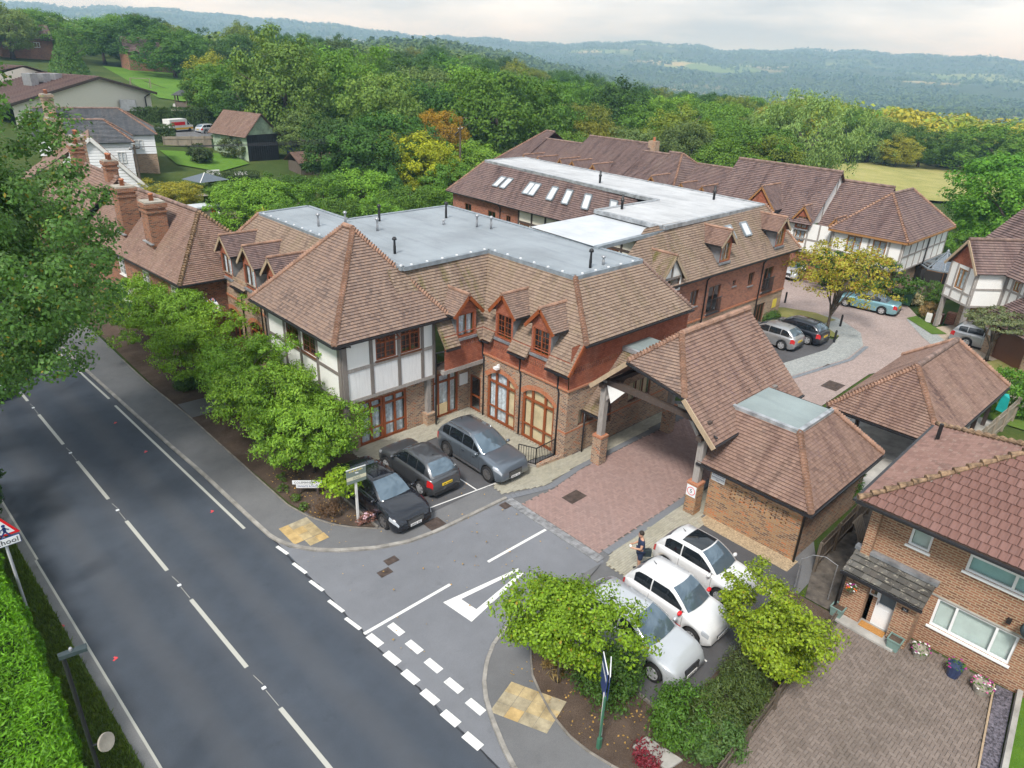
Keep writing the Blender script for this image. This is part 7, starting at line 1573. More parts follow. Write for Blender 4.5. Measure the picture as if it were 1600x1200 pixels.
TREES = [(54.2,109.3,19.6,7.5,'ash'),(52.6,131.9,15.3,6.0,'mid'),(54.8,139.6,16.0,5.0,'turn'),(69.6,224.5,25.1,9.0,'dark'),(71.0,202.9,21.4,9.0,'mid'),(62.7,231.7,23.7,9.0,'mid'),(43.9,190.0,19.2,5.0,'conifer'),(50.8,244.8,24.8,9.0,'mid'),(44.5,246.0,23.2,9.0,'mid'),(52.8,123.2,15.9,6.5,'mid'),(51.3,115.1,12.7,5.0,'dark'),(69.9,115.5,19.4,8.0,'light'),(57.8,87.7,15.9,6.5,'pale'),(63.3,113.5,18.0,7.0,'mid'),(93.0,130.2,18.2,7.0,'dark'),(84.3,111.8,13.5,6.0,'grey'),(117.9,149.0,17.3,8.0,'mid'),(82.1,98.2,16.7,7.0,'light'),(77.3,85.1,16.9,8.5,'mid'),(85.1,84.6,15.6,6.0,'mid'),(52.0,99.2,9.5,5.0,'grey'),(46.8,81.5,10.7,5.0,'dark'),(52.6,79.1,11.3,6.0,'dark'),(47.3,76.6,9.9,5.0,'dark'),(61.4,79.0,11.2,3.2,'orange'),(53.3,75.0,9.3,5.2,'yellow'),(54.5,71.6,8.1,4.2,'yellow'),(63.6,74.6,6.9,5.0,'light'),(53.6,67.2,5.9,4.0,'mid'),(117.5,108.6,14.6,7.0,'mid'),(97.1,86.4,11.7,6.0,'olive'),(113.2,90.6,14.2,7.5,'dark'),(135.7,102.4,10.9,7.0,'mid'),(90.1,76.3,9.5,5.0,'turn'),(79.1,70.6,8.8,4.0,'light'),(91.1,70.2,9.0,5.0,'grey'),(105.6,75.9,12.3,6.0,'mid'),(99.2,67.5,11.3,6.0,'olive'),(93.9,61.1,10.6,5.0,'grey'),(128.1,78.0,12.3,7.0,'light'),(90.3,53.6,8.7,5.0,'light'),(108.8,61.5,10.6,6.0,'mid'),(98.8,52.7,10.7,6.0,'mid'),(98.1,49.8,9.6,5.0,'olive'),(113.1,53.3,15.9,8.5,'willow'),(174.6,69.8,10.6,7.0,'mid'),(177.8,66.9,9.4,7.0,'willow'),(181.1,63.9,8.2,7.0,'dark'),(176.2,59.7,5.3,5.0,'turn'),(186.1,58.2,6.5,7.0,'mid'),(226.6,62.3,2.5,7.0,'mid'),(198.6,50.8,6.5,9.0,'mid'),(190.2,43.0,8.7,10.0,'light'),(95.9,20.4,10.6,6.5,'right'),(86.5,16.4,9.4,5.5,'right'),(29.7,68.9,6.1,3.6,'light'),(31.1,64.9,5.8,3.4,'light'),(37.3,68.5,5.8,4.0,'mid'),(41.7,68.3,6.2,4.0,'light'),(44.7,66.4,6.1,3.2,'conifer'),(41.7,58.7,5.8,3.2,'mid'),(33.8,59.0,5.1,3.0,'mid'),(29.4,59.1,5.0,2.8,'mid'),(36.9,57.1,4.6,3.0,'light'),(44.4,59.2,4.9,3.4,'mid'),(34.9,72.0,5.6,2.6,'mid'),(30.9,78.1,3.8,2.6,'light'),(24.4,76.2,5.0,3.0,'turn'),(77.6,19.5,3.8,2.4,'mid'),(198.4,51.7,1.5,4.0,'mid'),(196.9,57.2,0.4,4.0,'dark')]
NAMES = dict(ash='rounded pale ash-green tree rising over the wood left of centre',conifer='dark pointed conifer standing among the broadleaf trees',willow='silvery willow at the edge of the field',orange='low orange-turning shrub tree at the wood edge',yellow='yellow-green hornbeam behind the blue-grey flat roof',turn='tree beginning to turn orange at the wood edge',right='broad dark green tree beyond the houses at the picture edge')
ORD = ['leftmost','second','third','fourth','fifth','sixth','seventh','eighth','ninth','tenth','eleventh','twelfth','thirteenth','fourteenth','fifteenth','sixteenth','seventeenth','eighteenth','nineteenth','twentieth','twenty-first','twenty-second','twenty-third','twenty-fourth','twenty-fifth','twenty-sixth','twenty-seventh','twenty-eighth','twenty-ninth','thirtieth']
WORD = dict(mid='mid green broadleaf',dark='dark green broadleaf',light='bright green broadleaf',pale='pale green broadleaf',grey='grey-green broadleaf',olive='olive green broadleaf',conifer='dark pointed conifer',willow='silvery willow',yellow='yellow-green hornbeam',turn='orange-turning',right='broad glossy green')
seen = {}
for (x,y,z,r,k) in sorted(TREES,key=lambda q: -math.atan2(q[1],q[0])):
    i = seen[k] = seen.get(k,-1)+1; n_ = sum(1 for q in TREES if q[4] == k)
    lb = NAMES[k] if n_ == 1 and k in NAMES else ('%s %s tree from the left in the belt behind the buildings'%(ORD[min(i,29)], WORD.get(k,k)) if i else 'leftmost %s tree in the belt behind the buildings'%WORD.get(k,k))
    tree_at(x,y,z,r,k,lb,'%s trees behind the buildings'%WORD.get(k,k))
# more of the wood behind, each tree still its own
g = np.random.default_rng(3); done = [(t[0],t[1],t[3]) for t in TREES]; cnt = 0
for _ in range(4000):
    if cnt >= 170: break
    a = R(g.uniform(8,86)); d = g.uniform(112,330); x,y = d*math.cos(a),d*math.sin(a)
    if x < 68 and d < 185: continue
    if a > R(64) and d < 225: continue                       # keep the school and gardens open
    if 98 < x < 225 and 20 < y < 70 and (y < .22*x+30) : continue          # the field
    if 13 < math.degrees(a) < 26.5 and d < 205: continue
    if x > 150 and y < 40 and d < 230: continue
    r = g.uniform(4.5,8); 
    if any((x-q[0])**2+(y-q[1])**2 < (.62*(r+q[2]))**2 for q in done): continue
    done.append((x,y,r)); cnt += 1; hgt = g.uniform(9,13) if a < R(40) else g.uniform(9.5,14); sun_tinted = math.degrees(a) < 28 and d > 195
    k = g.choice(['sun','light','turn','sun']) if sun_tinted and g.random() < .9 else g.choice(['mid','light','dark','olive','grey','mid','dark','dark'])  # trees beyond the field mostly take leaf colours that stand in for sunlight
    tree_at(x,y,hz(x,y)+hgt,r,k,'broadleaf tree of the deeper wood beyond the nearer belt','trees of the deeper wood')
# dead pale tree in the wood
DT = thing('dead_tree','bare dead tree with pale branches standing in the wood','tree',(108,72,hz(108,72))); gd_ = np.random.default_rng(8)
o = link('trunk',trunk_mesh('trunk',8,.2,[(gd_.normal(0,1.6),gd_.normal(0,1.6),gd_.uniform(8,12.5)) for _ in range(11)],gd_,M['bark_pale']),DT,local=True)
# woodland that reads as one mass: thousands of low crowns over the slopes and far ridges
def wood_mass(name, n, r0, r1, a0, a1, size, faces, col, seed, hfun, label, thin=None):
    g = np.random.default_rng(seed); u = g.random(n); d = np.sqrt(r0*r0+u*(r1*r1-r0*r0)) if r1/r0 < 4 else r0*(r1/r0)**g.random(n); a = np.radians(g.uniform(a0,a1,n)); x,y = d*np.cos(a),d*np.sin(a); keep = np.ones(n,bool)
    if thin is not None: keep = thin(x,y,d,np.degrees(a),g)
    x,y,d = x[keep],y[keep],d[keep]; n = len(x); z = land(x,y); s = size(d)*g.uniform(.65,1.25,n); dirs = sphere_dirs(n*faces,g).reshape(n,faces,3); dirs[:,:,2] = np.abs(dirs[:,:,2])*1.1-.25
    dirs /= np.linalg.norm(dirs,axis=2,keepdims=True); c = np.stack([x,y,z+hfun(s)],1)[:,None,:]; P = c+dirs*(s[:,None,None]*np.array((1,1,.85)))*g.uniform(.82,1.08,(n,faces,1))
    Q = leaves(P.reshape(-1,3),dirs.reshape(-1,3)+np.array((0,0,.25)),1.,.95,.35,g); sc = np.repeat(s*2.6/math.sqrt(faces),faces)[:,None,None]; mid = Q.mean(1,keepdims=True); Q = mid+(Q-mid)*sc
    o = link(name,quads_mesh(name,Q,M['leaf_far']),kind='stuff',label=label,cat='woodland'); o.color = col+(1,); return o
def fields(x,y,d,a,g):
    f = np.sin(x*.0043+1.7)*np.cos(y*.0057+.4)+.5*np.sin(x*.011-y*.008); return (f < .78)|(g.random(len(x)) < .03)
wood_mass('near_woodland',3600,250,620,-6,88,lambda d: 4.6+d*.0012,54,(.10,.165,.034),21,lambda s: s*.75,'mixed green woodland sloping away behind the belt of trees')
wood_mass('sun_tinted_woodland',420,225,560,3,25,lambda d: 5.2+0*d,170,(.36,.33,.035),22,lambda s: s*1.2,'golden crowns of the wood beyond the field, sunlight in their leaf colour')  # patch of sunlight put into the leaf colour
wood_mass('sun_tinted_woodland',760,225,560,2,26,lambda d: 5.4+0*d,150,(.23,.30,.04),25,lambda s: s*1.15,'yellow-green wood beyond the field, sunlight in its leaf colour')  # greener crowns, sunlight likewise worked into their colour
wood_mass('valley_woodland',11000,600,2300,-10,84,lambda d: 4.8+d*.0016,18,(.075,.13,.036),23,lambda s: s*.6,'hazy woodland across the valley',fields)
wood_mass('ridge_woodland',26000,2300,6200,-12,86,lambda d: 5+d*.0011,8,(.06,.115,.036),24,lambda s: s*.45,'blue hazy wooded ridge on the skyline',fields)
# ------------------------------------------------------------------ near trees and shrubs with full-size leaves
def near_tree(label, x, y, zc, rad, leaf, nclump, per, cr, col, mat='leaf', h=None, r=.07, seed=1, name='tree', lob=.35, base=-.5, asp=.5, rough=.6, inner=.35, bark='bark', group=None, flat=.7, droop=.4, z0=0., cat='tree', tx=None, stems=1):
    g = np.random.default_rng(seed); t = thing(name,label,cat,(x,y,z0),0,group); P,N,c = crown_points(nclump,per,cr/max(rad),g,lob=lob,base=base,inner=inner,flat=flat); rad_ = np.array(rad); P = P*rad_; c = c*rad_
    Q = leaves(P,N,leaf,asp,rough,g,droop)+np.array((0,0,zc)); o = link('crown',quads_mesh('crown',Q,M[mat]),t,local=True); o.color = col+(1,)
    tips = [tuple(q*.85+np.array((0,0,zc))) for q in c[g.choice(len(c),min(len(c),12),replace=False)]]
    tr = link('trunk',trunk_mesh('trunk',(h or zc),r,tips,g,M[bark],lean=.1),t,local=True)
    if tx is not None:        # trunk stands off to one side of the crown
        tr.location = (tx[0],tx[1],0)
    return t
near_tree('great dark green tree overhanging the main road at the picture edge',2.3,32.8,9.0,(6.0,6.9,7.2),.145,820,210,.74,(.072,.165,.034),'leaf_aut',h=8.5,r=.35,seed=2,lob=.6,base=-1.2,asp=.6,tx=(-4.2,1.0),inner=.3)
row_ = [(11.9,44.6,2.5,2.5,'next to the union flag'),(11.9,40.0,2.9,2.6,'second from the flag'),(11.8,35.8,2.8,2.5,'third from the flag'),(11.9,31.6,2.7,2.5,'beside the far end of the white tower'),(12.0,28.0,2.6,2.4,'in front of the white tower windows'),(12.1,24.9,2.15,2.1,'nearest the black saloon')]
for i,(x,y,zc,r,w) in enumerate(row_): near_tree('light green small garden tree '+w,x,y,zc,(r,r*1.12,r*.8),.145,230,95,.46,((.17,.315,.026),(.165,.31,.034),(.185,.33,.03),(.165,.32,.034),(.18,.325,.036),(.175,.325,.034))[i],h=zc*.8,seed=30+i,base=-.8,asp=.42,lob=.5,group=None,droop=.9)
near_tree('tiny bright green tree beside the sale board',11.36,21.3,1.75,(.75,.75,.6),.16,30,45,.3,(.22,.36,.02),h=1.3,r=.03,seed=41,base=-.6)
near_tree('bright yellow-green maple in the corner bed over the white hatchback',11.9,9.75,2.5,(1.5,1.5,1.3),.105,190,130,.36,(.175,.30,.018),'leaf_aut',h=2.2,r=.06,seed=42,base=-.7,asp=.6,lob=.5,inner=.25)
near_tree('bright yellow-green maple between the white cars and the driveway',16.6,5.6,2.1,(1.65,1.65,1.35),.105,150,115,.36,(.21,.30,.018),'leaf_aut',h=2.3,r=.06,seed=43,base=-.75,asp=.6,lob=.6,inner=.25)
near_tree('thin yellowing tree on the court lawn',49.4,18.5,4.3,(3.6,3.6,2.6),.20,110,52,.58,(.33,.32,.04),'leaf_rust',h=3.0,r=.13,seed=44,base=-.5,asp=.5,lob=.5,inner=.2)
near_tree('flat-topped silvery olive-like tree beside the silver estate car',52.9,9.15,2.75,(2.0,2.0,.75),.16,90,50,.42,(.155,.19,.10),h=2.3,r=.11,seed=45,base=-.5,lob=.3)
near_tree('climbing evergreen mass over the front of the hipped timber house',60.0,21.0,2.0,(1.6,4.0,2.1),.26,140,60,.7,(.055,.125,.022),h=1.5,seed=46,name='creeper',cat='creeper',base=-.9)
def bush(label, x, y, rad, col, leaf=.11, n=120, per=60, cr=.35, mat='leaf', seed=1, name='shrub', z0=0.06, asp=.45, lob=.3, group=None):
    return near_tree(label,x,y,rad[2]*.75,rad,leaf,n,per,cr,col,mat,h=rad[2]*.6,r=.04,seed=seed,name=name,base=-.75,asp=asp,lob=lob,z0=z0,cat='shrub',group=group)
bush('dense dark green rounded shrub under the near maple',12.75,8.5,(1.0,1.0,.95),(.05,.115,.016),seed=51); bush('large feathery green shrub between corner bed and driveway',14.5,5.6,(1.5,.8,1.0),(.075,.115,.03),.13,170,70,.4,seed=52,asp=.22)
bush('lower bright green shrub at the front of the corner bed',13.1,6.3,(.95,.85,.85),(.07,.16,.02),seed=53); bush('dull green twiggy shrub in front of the white hatchback',16.1,6.0,(.8,.65,.85),(.085,.115,.045),.12,100,55,.35,seed=54,asp=.3); bush('low leafy shrub by the concrete slab',13.4,5.4,(.8,.7,.7),(.075,.15,.04),seed=55)
bush('shrub with yellow-green leaves at the driveway edge',17.6,5.4,(.8,.6,.8),(.11,.18,.02),seed=56); bush('dark red low shrub beside the concrete slab',11.75,6.35,(.38,.38,.28),(.20,.025,.045),.1,24,30,.2,seed=57); bush('tan tussock of dry grass in the corner bed',12.15,10.2,(.35,.35,.3),(.26,.19,.08),.22,24,26,.2,seed=58,asp=.12); bush('brown dying shrub in front of the sale board',11.05,21.7,(.6,.55,.45),(.14,.085,.055),.12,40,36,.25,seed=59,asp=.2)
bush('pink-flowering clump at the foot of the sale board',11.85,20.3,(.4,.3,.22),(.26,.13,.12),.07,20,40,.18,seed=60); 
for i,(x,y) in enumerate(((10.4,22.7),(10.35,24.4),(10.75,25.2),(10.4,23.4))): bush('small green plant in the bark bed beside the pavement',x,y,(.22,.22,.16),(.09,.17,.03),.09,10,26,.12,seed=61+i,group='small bed plants'); 
bush('dark undergrowth at the verge below the great tree',.1,29.3,(1.5,2.2,2.6),(.035,.08,.022),.17,150,60,.5,seed=79)
bush('leafy shrub in the gap between bed trees',11.0,37.0,(.55,.55,.5),(.07,.14,.03),seed=66)
bush('dense tall evergreen in the passage behind the outbuilding',28.6,8.5,(.9,.9,1.1),(.06,.16,.02),seed=67); bush('flowering bush beyond the archway',30.5,19.3,(1.0,.8,.9),(.08,.17,.03),seed=68); bush('clipped golden conifer by the jettied house',56.9,9.4,(.75,.75,1.5),(.12,.24,.02),.12,90,50,.4,seed=69)
bush('white hydrangea bush in front of the conservatory',63.5,16.1,(1.6,1.2,1.1),(.08,.17,.03),seed=70); bush('cream flower heads beside the wheelie bins',62.0,16.9,(.7,.7,.6),(.48,.44,.30),.16,40,30,.3,seed=71); bush('tan ornamental grasses by the court kerb',60.0,15.0,(1.3,.8,.6),(.30,.21,.10),.3,50,40,.35,seed=72,asp=.1)
bush('dark shrub by the doors of the far wing',47.0,21.6,(.7,.4,.7),(.07,.15,.03),seed=73); bush('shrub beside the white car in the court',60.6,29.5,(1.2,1.2,1.3),(.05,.10,.02),seed=74); bush('bright clipped hedge at the right of the carport',44.8,6.3,(1.5,2.4,1.5),(.09,.22,.02),.16,120,60,.5,seed=75)
bush('spiky yellow palm-like shrub behind the left wing',27.5,61.5,(2.0,2.0,1.8),(.28,.25,.03),.8,60,26,.7,seed=76,asp=.1,z0=hz(27.5,61.5)); bush('round clipped bush on the back garden lawn',36.0,98.0,(1.6,1.6,1.5),(.05,.085,.025),.3,70,40,.5,seed=77,z0=hz(36,98)); bush('broad clipped shrub before the black barn',42.5,101.0,(2.8,1.8,1.7),(.075,.105,.03),.3,90,40,.6,seed=78,z0=hz(42,101))
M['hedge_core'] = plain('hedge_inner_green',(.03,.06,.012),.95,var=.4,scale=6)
# hedges: clipped solid masses of leaves
def hedge(label, pts, w, h, col, leaf, dens, mat='leaf', seed=1, asp=.25, base=0., rough=.5):
    g = np.random.default_rng(seed); t = thing('hedge',label,'hedge',(pts[0][0],pts[0][1],base)); PP = []; NN = []; core = MB()
    for (a,b) in zip(pts,pts[1:]):
        a = V(*a); b = V(*b); L = np.linalg.norm(b-a); d = (b-a)/L; q = V(-d[1],d[0]); n = int(dens*L*(w+2*h)); s = g.uniform(0,L,n); e = g.uniform(-1,1,n)*(w/2+h); over = np.abs(e)-w/2
        off = np.clip(e,-w/2,w/2); z = h-np.clip(over,0,None); bump = .10*np.sin(s*2.1+1)+.07*np.sin(s*5.3)+.06*np.sin(e*4+s); nx = np.where(over > 0,np.sign(e),0.); nz = np.where(over > 0,.25,1.)
        dep = g.uniform(-.16,.05,n); P = np.stack([a[0]+d[0]*s+q[0]*(off+nx*(bump+dep)),a[1]+d[1]*s+q[1]*(off+nx*(bump+dep)),base+z+np.where(over > 0,0,bump+dep)],1); PP.append(P); NN.append(np.stack([q[0]*nx,q[1]*nx,nz],1))
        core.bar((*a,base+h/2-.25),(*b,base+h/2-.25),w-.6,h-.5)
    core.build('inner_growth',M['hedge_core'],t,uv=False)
    Q = leaves(np.concatenate(PP)-np.array((pts[0][0],pts[0][1],base)),np.concatenate(NN),leaf,asp,rough,g,.3); o = link('foliage',quads_mesh('foliage',Q,M[mat]),t,local=True,kind='stuff'); o.color = col+(1,); return t
hedge('bright green conifer hedge between verge and picture corner',[(-.75,27.5),(-.6,20),(-.65,14),(-.7,8)],2.4,2.05,(.105,.27,.01),.15,950,seed=81,asp=.26,rough=.6)
hedge('dark clipped hedge across the back gardens',[(31.0,83.5),(36.5,82)],1.6,2.2,(.05,.088,.025),.3,60,seed=82,base=hz(33,83)); hedge('shaggy hedge in front of the school hall',[(24,117),(38,112)],2.2,2.4,(.055,.10,.025),.4,40,seed=83,base=hz(31,115)-.5); hedge('dark hedge behind the yard with the van',[(37,128),(54,123)],2.5,3.3,(.05,.10,.022),.45,50,seed=84,base=hz(44,126)-.4); hedge('ivy-clad fence hedge in front of the parked van',[(41.5,108),(47,106)],1.0,2.0,(.05,.095,.025),.3,60,seed=85,base=hz(44,107))
hedge('field hedge across the far side of the dry field',[(190,66),(214,58)],3,2.5,(.05,.085,.025),.8,14,seed=86,base=hz(200,62))
# grass of the verge
def tufts(name, pts_fn, n, h, col, seed, label):
    g = np.random.default_rng(seed); P = pts_fn(g,n); T = g.normal(0,.35,(n,3)); T[:,2] = 1; T /= np.linalg.norm(T,axis=1,keepdims=True); B = np.cross(T,g.normal(0,1,(n,3))); B /= np.linalg.norm(B,axis=1,keepdims=True); s = h*g.uniform(.4,1.3,(n,1)); w = .018+0*s
    Q = np.stack([P-B*w,P+B*w,P+T*s+B*w*.2,P+T*s-B*w*.2],1); o = link(name,quads_mesh(name,Q,M['leaf']),kind='stuff',label=label,cat='grass'); o.color = col+(1,)
def verge_pts(g,n):
    y = g.uniform(6,44,n); e = np.array([rc(v) for v in y])-3.46; lo = .55+0*y; x = lo+(e-lo)*g.random(n)**1.0; x = np.where(y > 27.5,e-g.random(n)*2.5,x); return np.stack([x,y,np.full(n,.03)],1)
tufts('verge_grass',verge_pts,34000,.15,(.12,.185,.035),91,'rough grass of the verge beside the main road')
# fallen leaves
g = np.random.default_rng(95); n = 420; k = g.random(n) < .55; x = np.where(k,g.uniform(10.3,11.9,n),g.uniform(11.0,13.2,n)); y = np.where(k,g.uniform(20.6,26,n),g.uniform(6.8,11,n)); x[:70] = g.uniform(8.9,17,70); y[:70] = g.uniform(12.8,20,70); Q = leaves(np.stack([x,y,np.full(n,.10)],1),np.tile((0,0,1.),(n,1)),.075,.7,.25,g); o = link('fallen_leaves',quads_mesh('fallen_leaves',Q,M['leaf']),kind='stuff',label='yellow fallen leaves scattered over the beds and tarmac',cat='leaves'); o.color = (.42,.27,.09,1)
# ------------------------------------------------------------------ street furniture and small things
def T_(name,label,cat,loc,group=None):
    t = thing(name,label,cat,loc,0,group); return t, mk(t)
# school warning sign
t,P_ = T_('school_sign','red-bordered triangular children warning sign with School plate on grey post','sign',(.85,23.2,0))
P_('post','steel_pale',lambda m: m.tube([(.85,23.2,0),(.85,23.2,3.7)],.045,10))
def tri(m,r_,y,zc): m.poly([(.85+r_*math.cos(R(a)),y,zc+r_*math.sin(R(a))) for a in (90,210,330)])
P_('triangle_border','red',lambda m: tri(m,.52,23.13,3.36)); P_('triangle_face','sign_white',lambda m: tri(m,.37,23.125,3.36)); P_('back_plate','galv',lambda m: tri(m,.52,23.15,3.36))
def kid(m,x,z,s): 
    y = 23.12; m.add([(x+s*.045*math.cos(2*math.pi*k/10),y,z+s*.17+s*.045*math.sin(2*math.pi*k/10)) for k in range(10)],[range(10)])
    for a,b,w in (((0,.12),(0,-.02),.07),((0,.1),(.1,.02),.03),((0,.1),(-.1,.04),.03),((0,0),(.09,-.17),.04),((0,0),(-.10,-.14),.04)): m.bar((x+a[0]*s,y,z+a[1]*s),(x+b[0]*s,y,z+b[1]*s),w*s,.004,up=(0,1,0))
P_('pictogram','sign_blue',lambda m: (kid(m,.92,3.27,1.15),kid(m,.74,3.24,.9)))
pl = P_('school_plate','sign_blue',lambda m: m.box(.44,1.26,23.12,23.15,2.74,3.04)); P_('plate_face','sign_white',lambda m: m.box(.46,1.24,23.11,23.121,2.76,3.02))
text_mesh('School',.26,M['ink'],'plate_lettering',t,face_matrix((.85,23.105,2.89),(1,0,0),(0,0,1)))
# street lamp with round mirror
t,P_ = T_('street_lamp','slim black street lamp with flat LED head over the verge','street lamp',(.8,13.6,0))
P_('column','black',lambda m: (m.tube([(.8,13.6,0),(.8,13.6,1.6)],.075,12),m.tube([(.8,13.6,1.6),(.8,13.6,5.75)],.045,10)))
P_('lamp_head','bin_dark',lambda m: m.add([(.72,13.62,5.7),(.72,13.5,5.7),(1.2,13.3,5.8),(1.23,13.46,5.8),(.72,13.62,5.8),(.72,13.5,5.8),(1.2,13.3,5.88),(1.23,13.46,5.88)],[(0,1,2,3),(4,5,6,7),(0,1,5,4),(1,2,6,5),(2,3,7,6),(3,0,4,7)]))
P_('photocell','galv',lambda m: m.lathe((.95,13.5,5.83),[(.035,0),(.035,.06),(.02,.08)],8))
t,P_ = T_('round_sign','small pale round disc fixed low on the lamp column','sign',(.95,13.5,3.0)); P_('disc','pot_stone',lambda m: m.tube([(1.05,13.45,3.1),(1.08,13.41,3.12)],.2,18)); P_('bracket','black',lambda m: m.bar((.82,13.58,3.05),(1.05,13.45,3.1),.04,.04))
# sale board
t,P_ = T_('sale_board','sage green and cream sale board on white post beside the black saloon','sign',(11.6,20.45,.06)); P_('post','offwhite',lambda m: m.box(11.56,11.64,20.41,20.49,.05,2.0))
bd = Frame((11.2,20.43),(12.0,20.36)); P_('board','sign_green',lambda m: m.fbox(bd,0,.82,.0,.025,1.98,2.62)); P_('sold_band','sign_cream',lambda m: m.fbox(bd,0,.82,.025,.03,2.13,2.28)); P_('edge_strip','offwhite',lambda m: m.fbox(bd,0,.82,-.004,.029,2.60,2.63))
up_ = (0,0,1); ru = (bd.u[0],bd.u[1],0)
text_mesh('SOLD',.13,M['sign_green'],'board_lettering',t,face_matrix(bd(.41,.034,2.205),ru,up_))
for k in range(10): P_('board_name_mark','sign_cream' if k%2 else 'yellow_sign',lambda m: m.fbox(bd,.12+k*.058,.12+k*.058+.038,.025,.03,2.50,2.555))
P_('board_emblem','sign_white',lambda m: (m.fbox(bd,.36,.42,.025,.031,2.40,2.44),m.fbox(bd,.40,.50,.025,.032,2.385,2.42)))
# street name plates
t,P_ = T_('street_name_sign','low white street name plate above a Private Road plate in the bark bed','sign',(11.0,23.4,.06)); nF = Frame((10.55,23.8),(11.5,23.02)); P_('name_plate','sign_white',lambda m: m.fbox(nF,0,1.2,0,.03,.62,.80)); P_('private_plate','sign_white',lambda m: m.fbox(nF,.14,1.08,0,.025,.44,.60))
for u in (.2,1.0): P_('leg','oak_dark',lambda m: m.fbox(nF,u-.04,u+.04,-.06,0,.0,.78))
ru = (nF.u[0],nF.u[1],0); text_mesh('COLEMANS WAY',.135,M['ink'],'name_lettering',t,face_matrix(nF(.6,.034,.71),ru,up_)); text_mesh('PRIVATE ROAD',.115,M['sign_blue'],'name_lettering',t,face_matrix(nF(.6,.03,.52),ru,up_))
# edge-on boards on green and white posts
t,P_ = T_('agent_board','blue and white agent boards seen almost edge-on, on green and white posts','sign',(11.1,7.45,.06)); P_('green_post','bin_green',lambda m: m.box(11.07,11.12,7.44,7.49,.05,2.0)); P_('white_post','offwhite',lambda m: m.tube([(11.16,7.5,.5),(11.2,7.56,2.0)],.04,8)); P_('post_base','bin_green',lambda m: m.box(11.05,11.16,7.42,7.52,.05,.45))
for k,(a,b) in enumerate((((11.14,7.5),(11.62,8.05)),((11.2,7.46),(11.72,7.86)))):
    F = Frame(a,b); P_('board','sign_blue',lambda m: m.fbox(F,0,F.L,-.008,.008,1.75+.05*k,2.75-.1*k)); P_('board_edge','sign_white',lambda m: m.fbox(F,-.01,F.L+.01,-.012,.012,2.75-.1*k,2.79-.1*k)); P_('white_band','sign_white',lambda m: m.fbox(F,.05,F.L-.05,.008,.012,2.05,2.25)); P_('white_band','sign_white',lambda m: m.fbox(F,.05,F.L-.05,-.012,-.008,2.4,2.5))
# union flag on a leaning pole
t,P_ = T_('union_flag','union flag hanging from a short leaning pole by the cottage corner','flag',(14.2,41.3,0)); P_('pole','offwhite',lambda m: m.tube([(14.35,41.9,1.3),(14.05,41.0,3.6)],.02,6))
def flag_part(nm,mat,fn): P_(nm,mat,fn)
fo = V(14.08,41.1,3.3); fu = V(.32,-.42,-.75)*.95; fv = V(.30,-.42,.28)*1.15; fnv = np.cross(fu,fv); fnv /= np.linalg.norm(fnv); fp = lambda a,b,o=0.: tuple(fo+fu*a+fv*b+fnv*(o+.06*math.sin(a*5+b*3)))
def fstrip(m,a0,b0,a1,b1,w,o):
    n = 8; d = V(a1-a0,b1-b0); d /= np.linalg.norm(d); q = V(-d[1],d[0])*w/2
    for k in range(n):
        s0,s1 = k/n,(k+1)/n; A = V(a0+(a1-a0)*s0,b0+(b1-b0)*s0); B = V(a0+(a1-a0)*s1,b0+(b1-b0)*s1)
        m.add([fp(*np.clip(A+q,0,1),o),fp(*np.clip(B+q,0,1),o),fp(*np.clip(B-q,0,1),o),fp(*np.clip(A-q,0,1),o)],[(0,1,2,3)])
def fgrid(m,o=0.):
    for i in range(8):
        for j in range(6): m.add([fp(i/8,j/6,o),fp((i+1)/8,j/6,o),fp((i+1)/8,(j+1)/6,o),fp(i/8,(j+1)/6,o)],[(0,1,2,3)])
P_('blue_field','sign_blue',lambda m: fgrid(m))
for sg_ in (1,-1):
    P_('white_saltire','sign_white',lambda m: (fstrip(m,0,0,1,1,.2,sg_*.004),fstrip(m,0,1,1,0,.2,sg_*.004))); P_('red_saltire','red',lambda m: (fstrip(m,0,0,1,1,.08,sg_*.006),fstrip(m,0,1,1,0,.08,sg_*.006)))
    P_('white_cross','sign_white',lambda m: (fstrip(m,.5,0,.5,1,.32,sg_*.008),fstrip(m,0,.5,1,.5,.32,sg_*.008))); P_('red_cross','red',lambda m: (fstrip(m,.5,0,.5,1,.19,sg_*.010),fstrip(m,0,.5,1,.5,.19,sg_*.010)))
t,P_ = T_('gate_fence','pale vertical board fence between cottage and left wing','fence',(14.5,42.6,0))
for i in range(12): P_('board','fence_pale',lambda m: m.box(13.4+i*.18,13.4+i*.18+.165,42.55,42.58,0,1.7+.02*(i%3)))
for z in (.4,1.4): P_('rail','fence_pale',lambda m: m.box(13.4,15.5,42.58,42.63,z,z+.09))
# railing and ramp by the arched doors
t,P_ = T_('metal_railing','black metal railing around the ramp by the arched doors','railing',(20.1,18.95,.05))
pts = [(19.75,19.75),(20.1,18.95),(21.35,19.0)]
for a,b in zip(pts,pts[1:]):
    a = V(*a); b = V(*b); L = np.linalg.norm(b-a); n = int(L/.11)
    P_('top_rail','black',lambda m: m.bar((*a,.98),(*b,.98),.045,.03)); P_('bottom_rail','black',lambda m: m.bar((*a,.16),(*b,.16),.04,.025))
    for k in range(n+1): q = a+(b-a)*k/n; P_('baluster' if 0 < k < n else 'post','black',lambda m: m.obox((*q,.05),.016 if 0 < k < n else .04,.016 if 0 < k < n else .04,.93))
t,P_ = T_('ramp_kerb','low brick edging of the ramp below the railing','kerb',(20.2,18.9,0)); P_('edging','brick',lambda m: m.bar((20.1,18.9,.09),(22.0,18.72,.09),.22,.14)); P_('edging','kerb',lambda m: m.bar((19.7,19.7,.06),(20.1,18.9,.06),.1,.1))
